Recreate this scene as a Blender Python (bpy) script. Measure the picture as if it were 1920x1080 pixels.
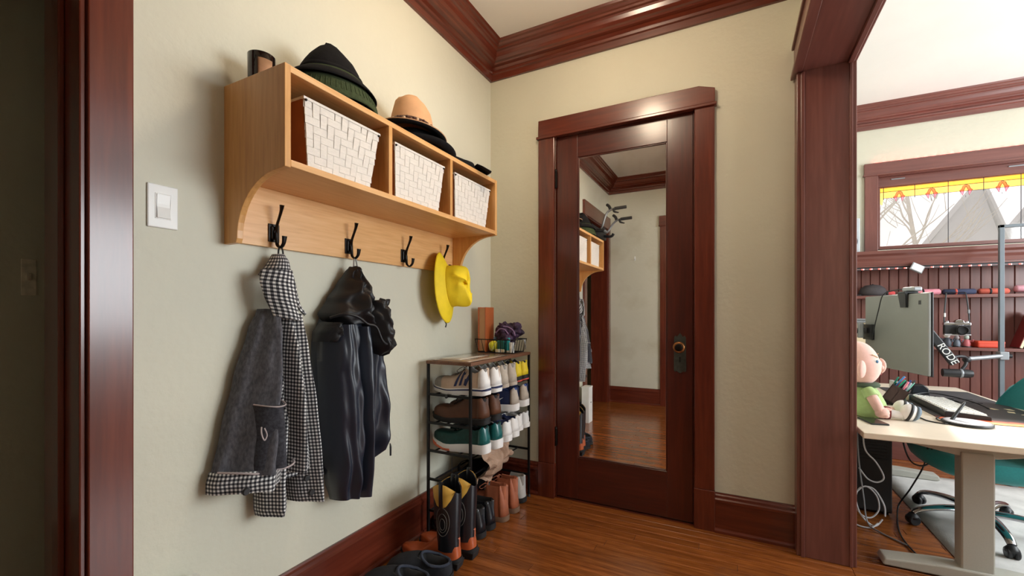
import bpy, bmesh, math, random
from mathutils import Vector, Matrix
random.seed(7)
for o in list(bpy.data.objects): bpy.data.objects.remove(o, do_unlink=True)
SC = bpy.context.scene
COL = SC.collection
# ------------------------------------------------------------------ camera
F_PX = 811.0
YAW = math.atan2(415, 811)
cam_d = bpy.data.cameras.new('camera'); cam = bpy.data.objects.new('camera', cam_d); COL.objects.link(cam)
cam_d.sensor_fit = 'HORIZONTAL'; cam_d.sensor_width = 36.0
cam_d.lens = 36.0 * F_PX / 1920.0
cam_d.shift_y = 48.0 / 1920.0
cam_d.clip_start = 0.02; cam_d.clip_end = 200
cam.location = (1.397, -2.427, 1.10)
cam.rotation_euler = (math.pi / 2, 0, YAW)
SC.camera = cam
# ------------------------------------------------------------------ view
SC.view_settings.view_transform = 'Standard'
SC.view_settings.look = 'None'
SC.view_settings.gamma = 1.0
SC.view_settings.use_curve_mapping = False
SC.view_settings.exposure = 0.28
# ------------------------------------------------------------------ world (bright hazy winter sky)
wd = bpy.data.worlds.new('sky'); SC.world = wd; wd.use_nodes = True
bg = wd.node_tree.nodes['Background']
bg.inputs['Color'].default_value = (1.0, 0.985, 0.955, 1)
bg.inputs['Strength'].default_value = 0.72
# hazy sun coming over the neighbouring roof through the stained glass window
sd = bpy.data.lights.new('sun', 'SUN'); so = bpy.data.objects.new('sun', sd); COL.objects.link(so)
sd.energy = 14.0; sd.angle = math.radians(9); sd.color = (1.0, 0.95, 0.88)
so.location = (3, 8, 6)
so.rotation_euler = Vector((-0.12, -0.84, -0.53)).to_track_quat('-Z', 'Y').to_euler()
def window_light(name, loc, direction, sx, sy, power, color):
    d = bpy.data.lights.new(name, 'AREA'); o = bpy.data.objects.new(name, d); COL.objects.link(o)
    d.shape = 'RECTANGLE'; d.size = sx; d.size_y = sy; d.energy = power; d.color = color
    o.location = loc
    o.rotation_euler = Vector(direction).to_track_quat('-Z', 'Z').to_euler()
    return o
# daylight entering through the two tall windows of the study's outer wall
window_light('window_daylight', (4.56, 1.20, 1.55), (-1, 0, 0), 1.3, 1.7, 42, (0.90, 0.96, 1.0))
window_light('window_daylight', (4.56, -0.35, 1.55), (-1, 0, 0), 1.3, 1.7, 80, (0.90, 0.96, 1.0))

# ================================================================== helpers
BASE = {}
def link(o, parent=None):
    COL.objects.link(o)
    if parent is not None: o.parent = parent
    return o
def thing(name, label, cat, base=(0, 0, 0), group=None, kind=None):
    o = bpy.data.objects.new(name, None); COL.objects.link(o)
    o.empty_display_size = 0.05
    o.location = base
    BASE[o.name] = Vector(base)
    tag(o, label, cat, group, kind)
    return o
def tag(o, label=None, cat=None, group=None, kind=None):
    if label: o['label'] = label
    if cat: o['category'] = cat
    if group: o['group'] = group
    if kind: o['kind'] = kind
    return o
def obj(name, verts, faces, mat, parent=None, smooth=False, uvs=None, label=None, auto=None):
    off = Vector((0, 0, 0))
    if parent is not None:
        r = parent
        while r.parent is not None: r = r.parent
        off = BASE.get(r.name, off)
    me = bpy.data.meshes.new(name)
    me.from_pydata([Vector(v) - off for v in verts], [], [list(f) for f in faces])
    me.update()
    bm = bmesh.new(); bm.from_mesh(me); bmesh.ops.recalc_face_normals(bm, faces=bm.faces[:]); bm.to_mesh(me); bm.free()
    if smooth:
        me.polygons.foreach_set('use_smooth', [True] * len(me.polygons))
        if auto is not None:
            try: me.set_sharp_from_angle(angle=math.radians(auto))
            except Exception: pass
    if uvs is not None:
        uvl = me.uv_layers.new(name='uv')
        for l in me.loops: uvl.data[l.index].uv = uvs[l.vertex_index]
    if mat is not None: me.materials.append(mat)
    o = bpy.data.objects.new(name, me); link(o, parent)
    if parent is None: BASE[o.name] = Vector((0, 0, 0))
    if label: o['label'] = label
    return o
def obj_at(name, verts, faces, mat, base, **k):          # top-level mesh with its origin at its base
    o = obj(name, [Vector(v) - Vector(base) for v in verts], faces, mat, None, **k)
    o.location = base; BASE[o.name] = Vector(base)
    return o
BF = [(0, 3, 2, 1), (4, 5, 6, 7), (0, 1, 5, 4), (1, 2, 6, 5), (2, 3, 7, 6), (3, 0, 4, 7)]
def boxv(x, y, z):
    return [(x[0], y[0], z[0]), (x[1], y[0], z[0]), (x[1], y[1], z[0]), (x[0], y[1], z[0]),
            (x[0], y[0], z[1]), (x[1], y[0], z[1]), (x[1], y[1], z[1]), (x[0], y[1], z[1])]
def bevel_mod(o, w, seg=2):
    m = o.modifiers.new('bevel', 'BEVEL'); m.width = w; m.segments = seg; m.limit_method = 'ANGLE'; m.angle_limit = math.radians(35)
    return o
def box(name, x, y, z, mat, parent=None, bev=0.0, seg=2, label=None, rot=None):
    v = boxv(x, y, z)
    if rot:                                   # rot = (axis, degrees) about the box centre
        c = Vector(((x[0] + x[1]) / 2, (y[0] + y[1]) / 2, (z[0] + z[1]) / 2))
        R = Matrix.Rotation(math.radians(rot[1]), 3, rot[0])
        v = [R @ (Vector(p) - c) + c for p in v]
    o = obj(name, v, BF, mat, parent, label=label)
    if bev: bevel_mod(o, bev, seg)
    return o
def boxes(name, L, mat, parent=None, bev=0.0):
    V = []; Fc = []
    for (x, y, z) in L:
        b = len(V); V += boxv(x, y, z); Fc += [tuple(i + b for i in f) for f in BF]
    o = obj(name, V, Fc, mat, parent)
    if bev: bevel_mod(o, bev)
    return o
def prism(name, poly, axis, a0, a1, mat, parent=None, bev=0.0, smooth=False, label=None):
    # poly in the two remaining axes (order xyz without 'axis')
    def mk(p, a):
        return {'x': (a, p[0], p[1]), 'y': (p[0], a, p[1]), 'z': (p[0], p[1], a)}[axis]
    n = len(poly)
    V = [mk(p, a0) for p in poly] + [mk(p, a1) for p in poly]
    Fc = [tuple(range(n)), tuple(range(2 * n - 1, n - 1, -1))] + [(i, (i + 1) % n, n + (i + 1) % n, n + i) for i in range(n)]
    o = obj(name, V, Fc, mat, parent, smooth=smooth, auto=40, label=label)
    if bev: bevel_mod(o, bev)
    return o
def sweep(name, path, profile, mat, parent=None, closed=False, flip=1, edges=None):
    # path: 2-D points; profile: (offset to the left of travel * flip, z)
    n = len(path); V = []; Fc = []; m = len(profile)
    for i in range(n):
        p = Vector(path[i])
        if closed or 0 < i < n - 1:
            d0 = (p - Vector(path[i - 1])).normalized(); d1 = (Vector(path[(i + 1) % n]) - p).normalized()
        elif i == 0: d0 = d1 = (Vector(path[1]) - p).normalized()
        else: d0 = d1 = (p - Vector(path[i - 1])).normalized()
        n0 = Vector((-d0.y, d0.x)); n1 = Vector((-d1.y, d1.x))
        nn = (n0 + n1); nn = nn / max(1e-6, nn.dot(n0)) if nn.length > 1e-6 else n0
        for (o_, z) in profile:
            q = p + nn * o_ * flip
            V.append((q.x, q.y, z))
    segs = n if closed else n - 1
    for i in range(segs):
        if edges is not None and i not in edges: continue
        a = i * m; b = ((i + 1) % n) * m
        for j in range(m): Fc.append((a + j, a + (j + 1) % m, b + (j + 1) % m, b + j))
    if not closed:
        Fc.append(tuple(range(m))); Fc.append(tuple(range((n - 1) * m, n * m))[::-1])
    return obj(name, V, Fc, mat, parent)
def smooth_path(pts, k=6):
    P = [Vector(p) for p in pts]
    if len(P) < 3: return P
    out = []
    for i in range(len(P) - 1):
        p0 = P[max(i - 1, 0)]; p1 = P[i]; p2 = P[i + 1]; p3 = P[min(i + 2, len(P) - 1)]
        for s in range(k):
            t = s / k
            out.append(0.5 * ((2 * p1) + (p2 - p0) * t + (2 * p0 - 5 * p1 + 4 * p2 - p3) * t * t + (3 * p1 - p0 - 3 * p2 + p3) * t ** 3))
    out.append(P[-1]); return out
def tubev(pts, r, n=8, k=6, sm=True, cap=True, flat=None):
    P = smooth_path(pts, k) if sm else [Vector(p) for p in pts]
    rr = r if isinstance(r, (list, tuple)) else [r, r]
    V = []; Fc = []; N = len(P); up = None
    for i, p in enumerate(P):
        d = (P[min(i + 1, N - 1)] - P[max(i - 1, 0)]).normalized()
        if up is None:
            up = Vector((0, 0, 1)) if abs(d.z) < 0.9 else Vector((0, 1, 0))
        s = d.cross(up)
        if s.length < 1e-5: s = d.orthogonal()
        s.normalize(); up = s.cross(d).normalized()
        t = i / max(1, N - 1) * (len(rr) - 1); j = min(int(t), len(rr) - 2); R = rr[j] * (1 - (t - j)) + rr[j + 1] * (t - j)
        fx, fy = flat if flat else (1, 1)
        for q in range(n):
            a = 2 * math.pi * q / n
            V.append(p + s * math.cos(a) * R * fx + up * math.sin(a) * R * fy)
    for i in range(N - 1):
        for q in range(n): Fc.append((i * n + q, i * n + (q + 1) % n, (i + 1) * n + (q + 1) % n, (i + 1) * n + q))
    if cap: Fc.append(tuple(range(n))[::-1]); Fc.append(tuple(range((N - 1) * n, N * n)))
    return V, Fc
def tube(name, pts, r, mat, parent=None, n=8, k=6, sm=True, flat=None, label=None):
    V, Fc = tubev(pts, r, n, k, sm, True, flat)
    return obj(name, V, Fc, mat, parent, smooth=True, auto=50, label=label)
def merge(parts):
    V = []; Fc = []
    for v, f in parts:
        b = len(V); V += list(v); Fc += [tuple(i + b for i in q) for q in f]
    return V, Fc
def lathev(prof, c=(0, 0, 0), n=32, axis='z', sx=1, sy=1):
    V = []; Fc = []; m = len(prof)
    for q in range(n):
        a = 2 * math.pi * q / n
        for (r, z) in prof:
            x, y = r * math.cos(a) * sx, r * math.sin(a) * sy
            if axis == 'z': V.append((c[0] + x, c[1] + y, c[2] + z))
            elif axis == 'y': V.append((c[0] + x, c[1] + z, c[2] + y))
            else: V.append((c[0] + z, c[1] + x, c[2] + y))
    for q in range(n):
        for j in range(m - 1):
            a = q * m + j; b = ((q + 1) % n) * m + j
            Fc.append((a, b, b + 1, a + 1))
    if prof[0][0] > 1e-5: Fc.append(tuple(q * m for q in range(n))[::-1])
    if prof[-1][0] > 1e-5: Fc.append(tuple(q * m + m - 1 for q in range(n)))
    return V, Fc
def lathe(name, prof, c, mat, parent=None, n=32, axis='z', sx=1, sy=1, label=None, auto=45, xf=None):
    V, Fc = lathev(prof, (0, 0, 0) if xf else c, n, axis, sx, sy)
    if xf: V = [xf @ Vector(v) + Vector(c) for v in V]
    o = obj(name, V, Fc, mat, parent, smooth=True, auto=auto, label=label)
    weld(o); return o
def weld(o, d=1e-5):
    bm = bmesh.new(); bm.from_mesh(o.data); bmesh.ops.remove_doubles(bm, verts=bm.verts[:], dist=d); bm.to_mesh(o.data); bm.free()
    return o
def loft(name, secs, mat, parent=None, closed=True, cap=True, smooth=True, auto=60, uv=None, label=None):
    n = len(secs[0]); V = [p for s in secs for p in s]; Fc = []
    rng = n if closed else n - 1
    for i in range(len(secs) - 1):
        for q in range(rng): Fc.append((i * n + q, i * n + (q + 1) % n, (i + 1) * n + (q + 1) % n, (i + 1) * n + q))
    if cap and closed: Fc.append(tuple(range(n))[::-1]); Fc.append(tuple(range((len(secs) - 1) * n, len(secs) * n)))
    return obj(name, V, Fc, mat, parent, smooth=smooth, auto=auto, uvs=uv, label=label)
def sheet(name, grid, mat, parent=None, thick=0.003, uv=None, label=None, sub=0, off=0):
    R = len(grid); Cn = len(grid[0]); V = [p for r in grid for p in r]
    Fc = [(i * Cn + j, i * Cn + j + 1, (i + 1) * Cn + j + 1, (i + 1) * Cn + j) for i in range(R - 1) for j in range(Cn - 1)]
    o = obj(name, V, Fc, mat, parent, smooth=True, uvs=uv, label=label)
    if sub:
        m = o.modifiers.new('sub', 'SUBSURF'); m.levels = sub; m.render_levels = sub
    if thick:
        m = o.modifiers.new('sol', 'SOLIDIFY'); m.thickness = thick; m.offset = off
    return o
def ipol(keys, t):
    # keys: list of (t, v...) ; smooth interpolation
    if t <= keys[0][0]: return keys[0][1] if len(keys[0]) == 2 else keys[0][1:]
    for a, b in zip(keys, keys[1:]):
        if t <= b[0]:
            s = (t - a[0]) / (b[0] - a[0]); s2 = s * s * (3 - 2 * s) * 0.5 + s * 0.5
            r = [a[i] * (1 - s2) + b[i] * s2 for i in range(1, len(a))]
            return r[0] if len(r) == 1 else r
    return keys[-1][1] if len(keys[-1]) == 2 else keys[-1][1:]
def copy_tree(o, parent=None):
    c = o.copy(); COL.objects.link(c); c.parent = parent
    for ch in list(o.children): copy_tree(ch, c)
    return c
def text_obj(name, s, size, mat, parent, M4, ext=0.0006, align='CENTER'):
    cu = bpy.data.curves.new(name, 'FONT'); cu.body = s; cu.size = size; cu.extrude = ext; cu.align_x = align; cu.align_y = 'CENTER'
    t = bpy.data.objects.new(name, cu); COL.objects.link(t)
    bpy.context.view_layer.update()
    me = bpy.data.meshes.new_from_object(t.evaluated_get(bpy.context.evaluated_depsgraph_get()))
    bpy.data.objects.remove(t, do_unlink=True)
    V = [M4 @ v.co for v in me.vertices]; Fc = [tuple(p.vertices) for p in me.polygons]
    return obj(name, V, Fc, mat, parent)

# ================================================================== materials
def srgb(r, g, b):
    def f(c):
        c /= 255.0
        return c / 12.92 if c <= 0.04045 else ((c + 0.055) / 1.055) ** 2.4
    return (f(r), f(g), f(b), 1)
def newmat(name):
    m = bpy.data.materials.new(name); m.use_nodes = True
    return m, m.node_tree, m.node_tree.nodes['Principled BSDF']
def mat(name, col, rough=0.6, metal=0.0, var=0.08, scale=12, bump=0.0, bscale=80, spec=0.5, coat=0.0, stretch=None, sheen=0.0):
    m, nt, b = newmat(name); N = nt.nodes; L = nt.links
    b.inputs['Roughness'].default_value = rough; b.inputs['Metallic'].default_value = metal
    b.inputs['Specular IOR Level'].default_value = spec
    b.inputs['Coat Weight'].default_value = coat
    b.inputs['Sheen Weight'].default_value = sheen
    tc = N.new('ShaderNodeTexCoord'); mp = N.new('ShaderNodeMapping')
    L.new(tc.outputs['Object'], mp.inputs['Vector'])
    if stretch: mp.inputs['Scale'].default_value = stretch
    nz = N.new('ShaderNodeTexNoise'); nz.inputs['Scale'].default_value = scale; nz.inputs['Detail'].default_value = 5
    L.new(mp.outputs[0], nz.inputs['Vector'])
    rp = N.new('ShaderNodeValToRGB')
    c = Vector(col[:3])
    rp.color_ramp.elements[0].position = 0.3; rp.color_ramp.elements[1].position = 0.7
    rp.color_ramp.elements[0].color = (*(c * (1 - var)), 1); rp.color_ramp.elements[1].color = (*(c * (1 + var)), 1)
    L.new(nz.outputs['Fac'], rp.inputs['Fac']); L.new(rp.outputs['Color'], b.inputs['Base Color'])
    if bump:
        nb = N.new('ShaderNodeTexNoise'); nb.inputs['Scale'].default_value = bscale; nb.inputs['Detail'].default_value = 4
        L.new(mp.outputs[0], nb.inputs['Vector'])
        bp = N.new('ShaderNodeBump'); bp.inputs['Strength'].default_value = bump; bp.inputs['Distance'].default_value = 0.004
        L.new(nb.outputs['Fac'], bp.inputs['Height']); L.new(bp.outputs['Normal'], b.inputs['Normal'])
    return m
def wood(name, c0, c1, rough=0.3, axis='x', scale=6.0, coat=0.2, rand=0.0, c2=None, bump=0.06, fine=1.0, contrast=(0.3, 0.72)):
    m, nt, b = newmat(name); N = nt.nodes; L = nt.links
    tc = N.new('ShaderNodeTexCoord'); mp = N.new('ShaderNodeMapping')
    L.new(tc.outputs['Object'], mp.inputs['Vector'])
    s = [scale * 3.0] * 3; s['xyz'.index(axis)] = scale * 0.22
    mp.inputs['Scale'].default_value = s
    oi = N.new('ShaderNodeObjectInfo')
    if rand:
        ad = N.new('ShaderNodeVectorMath'); ad.operation = 'MULTIPLY_ADD'
        ad.inputs[1].default_value = (1, 1, 1)
        cm = N.new('ShaderNodeCombineXYZ'); ml = N.new('ShaderNodeMath'); ml.operation = 'MULTIPLY'; ml.inputs[1].default_value = 37.0
        L.new(oi.outputs['Random'], ml.inputs[0])
        for i in range(3): L.new(ml.outputs[0], cm.inputs[i])
        L.new(mp.outputs[0], ad.inputs[0]); L.new(cm.outputs[0], ad.inputs[2])
        src = ad.outputs[0]
    else: src = mp.outputs[0]
    n1 = N.new('ShaderNodeTexNoise'); n1.inputs['Scale'].default_value = 1.6; n1.inputs['Detail'].default_value = 6; n1.inputs['Distortion'].default_value = 0.6
    L.new(src, n1.inputs['Vector'])
    n2 = N.new('ShaderNodeTexNoise'); n2.inputs['Scale'].default_value = 9 * fine; n2.inputs['Detail'].default_value = 8; n2.inputs['Distortion'].default_value = 0.3
    L.new(src, n2.inputs['Vector'])
    mx = N.new('ShaderNodeMath'); mx.operation = 'MULTIPLY_ADD'; mx.inputs[1].default_value = 0.45
    L.new(n2.outputs['Fac'], mx.inputs[0])
    m2 = N.new('ShaderNodeMath'); m2.operation = 'MULTIPLY'; m2.inputs[1].default_value = 0.58
    L.new(n1.outputs['Fac'], m2.inputs[0]); L.new(m2.outputs[0], mx.inputs[2])
    rp = N.new('ShaderNodeValToRGB'); e = rp.color_ramp.elements
    e[0].position, e[1].position = contrast; e[0].color = c0; e[1].color = c1
    if c2: k = e.new(0.5 * (contrast[0] + contrast[1])); k.color = c2
    L.new(mx.outputs[0], rp.inputs['Fac'])
    out = rp.outputs['Color']
    if rand:
        hv = N.new('ShaderNodeHueSaturation'); mr = N.new('ShaderNodeMapRange')
        mr.inputs['To Min'].default_value = 1 - rand; mr.inputs['To Max'].default_value = 1 + rand
        L.new(oi.outputs['Random'], mr.inputs['Value']); L.new(mr.outputs[0], hv.inputs['Value']); L.new(out, hv.inputs['Color']); out = hv.outputs['Color']
    L.new(out, b.inputs['Base Color'])
    b.inputs['Roughness'].default_value = rough; b.inputs['Coat Weight'].default_value = coat; b.inputs['Coat Roughness'].default_value = rough * 0.6
    if bump:
        bp = N.new('ShaderNodeBump'); bp.inputs['Strength'].default_value = bump; bp.inputs['Distance'].default_value = 0.002
        L.new(n2.outputs['Fac'], bp.inputs['Height']); L.new(bp.outputs['Normal'], b.inputs['Normal'])
    return m
def emit(name, col, s):
    m = bpy.data.materials.new(name); m.use_nodes = True; nt = m.node_tree; nt.nodes.clear()
    e = nt.nodes.new('ShaderNodeEmission'); o = nt.nodes.new('ShaderNodeOutputMaterial')
    e.inputs['Color'].default_value = col; e.inputs['Strength'].default_value = s
    nt.links.new(e.outputs[0], o.inputs['Surface']); return m
def pane_mat(name, col, tint=1.0, gloss=0.06, dirt=0.0):
    m = bpy.data.materials.new(name); m.use_nodes = True; nt = m.node_tree; nt.nodes.clear(); N = nt.nodes; L = nt.links
    t = N.new('ShaderNodeBsdfTransparent'); g = N.new('ShaderNodeBsdfGlossy'); mx = N.new('ShaderNodeMixShader'); o = N.new('ShaderNodeOutputMaterial')
    t.inputs['Color'].default_value = col; g.inputs['Roughness'].default_value = 0.06; mx.inputs['Fac'].default_value = gloss
    L.new(t.outputs[0], mx.inputs[1]); L.new(g.outputs[0], mx.inputs[2])
    last = mx
    if dirt:
        d = N.new('ShaderNodeBsdfTranslucent'); d.inputs['Color'].default_value = col; m2 = N.new('ShaderNodeMixShader'); m2.inputs['Fac'].default_value = dirt
        L.new(mx.outputs[0], m2.inputs[1]); L.new(d.outputs[0], m2.inputs[2]); last = m2
    L.new(last.outputs[0], o.inputs['Surface']); return m
def wall_paint(name, col, b_str=0.16):
    m, nt, b = newmat(name); N = nt.nodes; L = nt.links
    tc = N.new('ShaderNodeTexCoord')
    n1 = N.new('ShaderNodeTexNoise'); n1.inputs['Scale'].default_value = 1.7; n1.inputs['Detail'].default_value = 5
    L.new(tc.outputs['Object'], n1.inputs['Vector'])
    rp = N.new('ShaderNodeValToRGB'); c = Vector(col[:3])
    rp.color_ramp.elements[0].position = 0.35; rp.color_ramp.elements[1].position = 0.65
    rp.color_ramp.elements[0].color = (*(c * 0.97), 1); rp.color_ramp.elements[1].color = (*(c * 1.03), 1)
    L.new(n1.outputs['Fac'], rp.inputs['Fac']); L.new(rp.outputs['Color'], b.inputs['Base Color'])
    n2 = N.new('ShaderNodeTexNoise'); n2.inputs['Scale'].default_value = 42; n2.inputs['Detail'].default_value = 3
    n3 = N.new('ShaderNodeTexNoise'); n3.inputs['Scale'].default_value = 4; n3.inputs['Detail'].default_value = 4
    L.new(tc.outputs['Object'], n2.inputs['Vector']); L.new(tc.outputs['Object'], n3.inputs['Vector'])
    ad = N.new('ShaderNodeMath'); ad.operation = 'MULTIPLY_ADD'; ad.inputs[1].default_value = 2.5
    L.new(n3.outputs['Fac'], ad.inputs[0]); L.new(n2.outputs['Fac'], ad.inputs[2])
    bp = N.new('ShaderNodeBump'); bp.inputs['Strength'].default_value = b_str; bp.inputs['Distance'].default_value = 0.01
    L.new(ad.outputs[0], bp.inputs['Height']); L.new(bp.outputs['Normal'], b.inputs['Normal'])
    b.inputs['Roughness'].default_value = 0.55; b.inputs['Specular IOR Level'].default_value = 0.35
    return m

MT = {}
MT['wall'] = wall_paint('sage_plaster', srgb(210, 208, 190))
MT['ceil'] = wall_paint('white_ceiling', srgb(232, 230, 226), 0.05)
MT['mahog_x'] = wood('mahogany_x', srgb(74, 29, 19), srgb(122, 55, 37), 0.27, 'x', 4, 0.4, c2=srgb(98, 41, 26), fine=0.6, contrast=(0.25, 0.8))
MT['veil_mahog_x'] = wood('glare_veiled_mahogany_x', srgb(92, 51, 45), srgb(132, 83, 72), 0.36, 'x', 4, 0.3, c2=srgb(112, 65, 57), fine=0.6, contrast=(0.25, 0.8))  # paler, greyer mahogany: hazy glare around the study mixed into the colour
MT['mahog_y'] = wood('mahogany_y', srgb(74, 29, 19), srgb(122, 55, 37), 0.27, 'y', 4, 0.4, c2=srgb(98, 41, 26), fine=0.6, contrast=(0.25, 0.8))
MT['veil_mahog_y'] = wood('glare_veiled_mahogany_y', srgb(92, 51, 45), srgb(132, 83, 72), 0.36, 'y', 4, 0.3, c2=srgb(112, 65, 57), fine=0.6, contrast=(0.25, 0.8))
MT['mahog_z'] = wood('mahogany_z', srgb(74, 29, 19), srgb(122, 55, 37), 0.27, 'z', 4, 0.4, c2=srgb(98, 41, 26), fine=0.6, contrast=(0.25, 0.8))
MT['veil_mahog_z'] = wood('glare_veiled_mahogany_z', srgb(92, 51, 45), srgb(132, 83, 72), 0.36, 'z', 4, 0.3, c2=srgb(112, 65, 57), fine=0.6, contrast=(0.25, 0.8))
MT['dmahog_x'] = wood('door_mahogany_x', srgb(54, 19, 13), srgb(100, 40, 26), 0.30, 'x', 4, 0.4, c2=srgb(78, 28, 18), fine=0.6, contrast=(0.25, 0.8))
MT['dmahog_z'] = wood('door_mahogany_z', srgb(54, 19, 13), srgb(100, 40, 26), 0.30, 'z', 4, 0.4, c2=srgb(78, 28, 18), fine=0.6, contrast=(0.25, 0.8))
MT['maple_x'] = wood('maple_x', srgb(206, 148, 90), srgb(238, 190, 134), 0.38, 'x', 4, 0.1, c2=srgb(226, 173, 112), bump=0.02)
MT['maple_y'] = wood('maple_y', srgb(206, 148, 90), srgb(238, 190, 134), 0.38, 'y', 4, 0.1, c2=srgb(226, 173, 112), bump=0.02)
MT['maple_z'] = wood('maple_z', srgb(196, 138, 80), srgb(230, 178, 118), 0.38, 'z', 4, 0.1, c2=srgb(216, 160, 94), bump=0.02)
MT['floor'] = wood('oak_floor', srgb(92, 46, 18), srgb(168, 100, 46), 0.24, 'x', 7, 0.35, rand=0.16, c2=srgb(136, 76, 32), bump=0.05)
MT['gap'] = mat('floor_gap', srgb(58, 30, 14), 0.7)
MT['white'] = mat('white_plastic', srgb(238, 238, 234), 0.35, var=0.02)
MT['black'] = mat('black_metal', srgb(24, 23, 24), 0.45, metal=0.4, var=0.15)
MT['iron'] = mat('oil_rubbed_bronze', srgb(34, 30, 28), 0.35, metal=0.7, var=0.3, scale=40)
MT['plate'] = mat('verdigris_bronze', srgb(74, 78, 74), 0.45, metal=0.5, var=0.25, scale=60)
MT['brass'] = mat('worn_brass', srgb(168, 116, 70), 0.35, metal=0.9, var=0.25, scale=60)
MT['chrome'] = mat('chrome', srgb(200, 200, 205), 0.12, metal=1.0, var=0.03)
MT['steel'] = mat('brushed_grey_metal', srgb(150, 154, 158), 0.4, metal=0.5, var=0.05)
MT['dark'] = mat('black_plastic', srgb(28, 29, 32), 0.45, var=0.1)
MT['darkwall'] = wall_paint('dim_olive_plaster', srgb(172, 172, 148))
# ================================================================== room shell
ZC = 2.75
# ---- floor with individual oak strips
fl = boxes('floor', [((-1.9, 4.6), (-3.1, 2.12), (-0.10, -0.006))], MT['gap']); tag(fl, kind='structure')
def planks(x0, x1, y0, y1, w=0.0572):
    n = int(round((y1 - y0) / w)); w = (y1 - y0) / n
    for i in range(n):
        a = x0 - random.uniform(0, 0.7); y = y0 + i * w
        while a < x1 - 1e-4:
            b = a + random.uniform(0.65, 1.35)
            if x1 - b < 0.22: b = x1
            p, q = max(a, x0), min(b, x1)
            g = 0.0007
            X0, X1, Y0, Y1 = p + g, q - g, y + g, y + w - g
            c = 0.0012
            V = [(X0, Y0, -0.006), (X1, Y0, -0.006), (X1, Y1, -0.006), (X0, Y1, -0.006), (X0, Y0, -c), (X1, Y0, -c), (X1, Y1, -c), (X0, Y1, -c),
                 (X0 + c, Y0 + c, 0), (X1 - c, Y0 + c, 0), (X1 - c, Y1 - c, 0), (X0 + c, Y1 - c, 0)]
            Fc = [(0, 1, 5, 4), (1, 2, 6, 5), (2, 3, 7, 6), (3, 0, 4, 7), (4, 5, 9, 8), (5, 6, 10, 9), (6, 7, 11, 10), (7, 4, 8, 11), (8, 9, 10, 11)]
            obj('plank', V, Fc, MT['floor'], fl)
            a = b
planks(0.0, 1.853, -2.94, 0.0)
planks(1.853, 3.75, -0.75, 2.03)
f2 = boxes('floor', [((1.853, 4.6), (-3.1, -0.75), (-0.006, 0.0)), ((3.75, 4.6), (-0.75, 2.03), (-0.006, 0.0)), ((-1.9, 0.0), (-3.1, -1.0), (-0.006, 0.0))], MT['floor']); tag(f2, kind='structure')
# ---- ceilings
tag(boxes('ceiling', [((-0.19, 1.853), (-3.1, 0.12), (ZC, ZC + 0.1)), ((1.853, 4.7), (-3.1, 2.15), (ZC, ZC + 0.1)), ((-1.9, -0.19), (-3.1, -0.9), (ZC, ZC + 0.1))], MT['ceil']), kind='structure')
# ---- walls
OY0, OY1, OZ = -2.85, -1.968, 2.14         # opening in the left wall
tag(boxes('wall_left', [((-0.19, 0), (OY1, 0.12), (0, ZC)), ((-0.19, 0), (-3.1, OY0), (0, ZC)), ((-0.19, 0), (OY0, OY1), (OZ, ZC))], MT['wall']), kind='structure')
DX0, DX1, DZ = 0.450, 1.216, 2.16          # door opening in the far wall
tag(boxes('wall_far', [((0, DX0), (0, 0.12), (0, ZC)), ((DX1, 1.853), (0, 0.12), (0, ZC)), ((DX0, DX1), (0, 0.12), (DZ, ZC))], MT['wall']), kind='structure')
tag(boxes('wall_rear', [((-0.19, 0.72), (-3.1, -2.94), (0, ZC)), ((1.55, 4.7), (-3.1, -2.94), (0, ZC)), ((0.72, 1.55), (-3.1, -2.94), (2.16, ZC))], MT['wall']), kind='structure')
# wall over the wide opening into the study, and its stub behind the camera
tag(boxes('wall_right', [((1.676, 1.853), (-2.94, -0.0), (2.21, ZC)), ((1.676, 1.853), (-2.94, -2.7), (0, 2.21))], MT['wall']), kind='structure')
# closet side of the study, window wall, outer wall
tag(boxes('wall_closet', [((1.753, 1.853), (0.12, 2.15), (0, ZC)), ((-0.19, 0.0), (0.12, 1.0), (0, ZC)), ((0, 1.753), (0.9, 1.0), (0, ZC))], MT['wall']), kind='structure')
WX0, WX1, WZ0, WZ1 = 2.433, 4.05, 1.617, 2.215
tag(boxes('wall_window', [((1.853, WX0), (2.03, 2.15), (0, ZC)), ((WX1, 4.7), (2.03, 2.15), (0, ZC)), ((WX0, WX1), (2.03, 2.15), (0, WZ0)), ((WX0, WX1), (2.03, 2.15), (WZ1, ZC))], MT['wall']), kind='structure')
eo = [(-1.0, 0.3), (0.55, 1.85)]
tag(boxes('wall_outer', [((4.6, 4.7), (-3.1, -1.0), (0, ZC)), ((4.6, 4.7), (0.3, 0.55), (0, ZC)), ((4.6, 4.7), (1.85, 2.15), (0, ZC))] +
          [((4.6, 4.7), e, z) for e in eo for z in ((0, 0.7), (2.4, ZC))], MT['wall']), kind='structure')
# dim space beyond the left opening
tag(boxes('wall_beyond', [((-0.62, -0.5), (-2.1, -0.9), (0, ZC)), ((-1.9, -1.8), (-3.1, -0.9), (0, ZC)), ((-1.8, -0.62), (-1.0, -0.9), (0, ZC)), ((-1.9, -0.19), (-3.2, -3.1), (0, ZC)), ((-0.5, -0.19), (-1.0, -0.9), (0, ZC))], MT['darkwall']), kind='structure')
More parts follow.
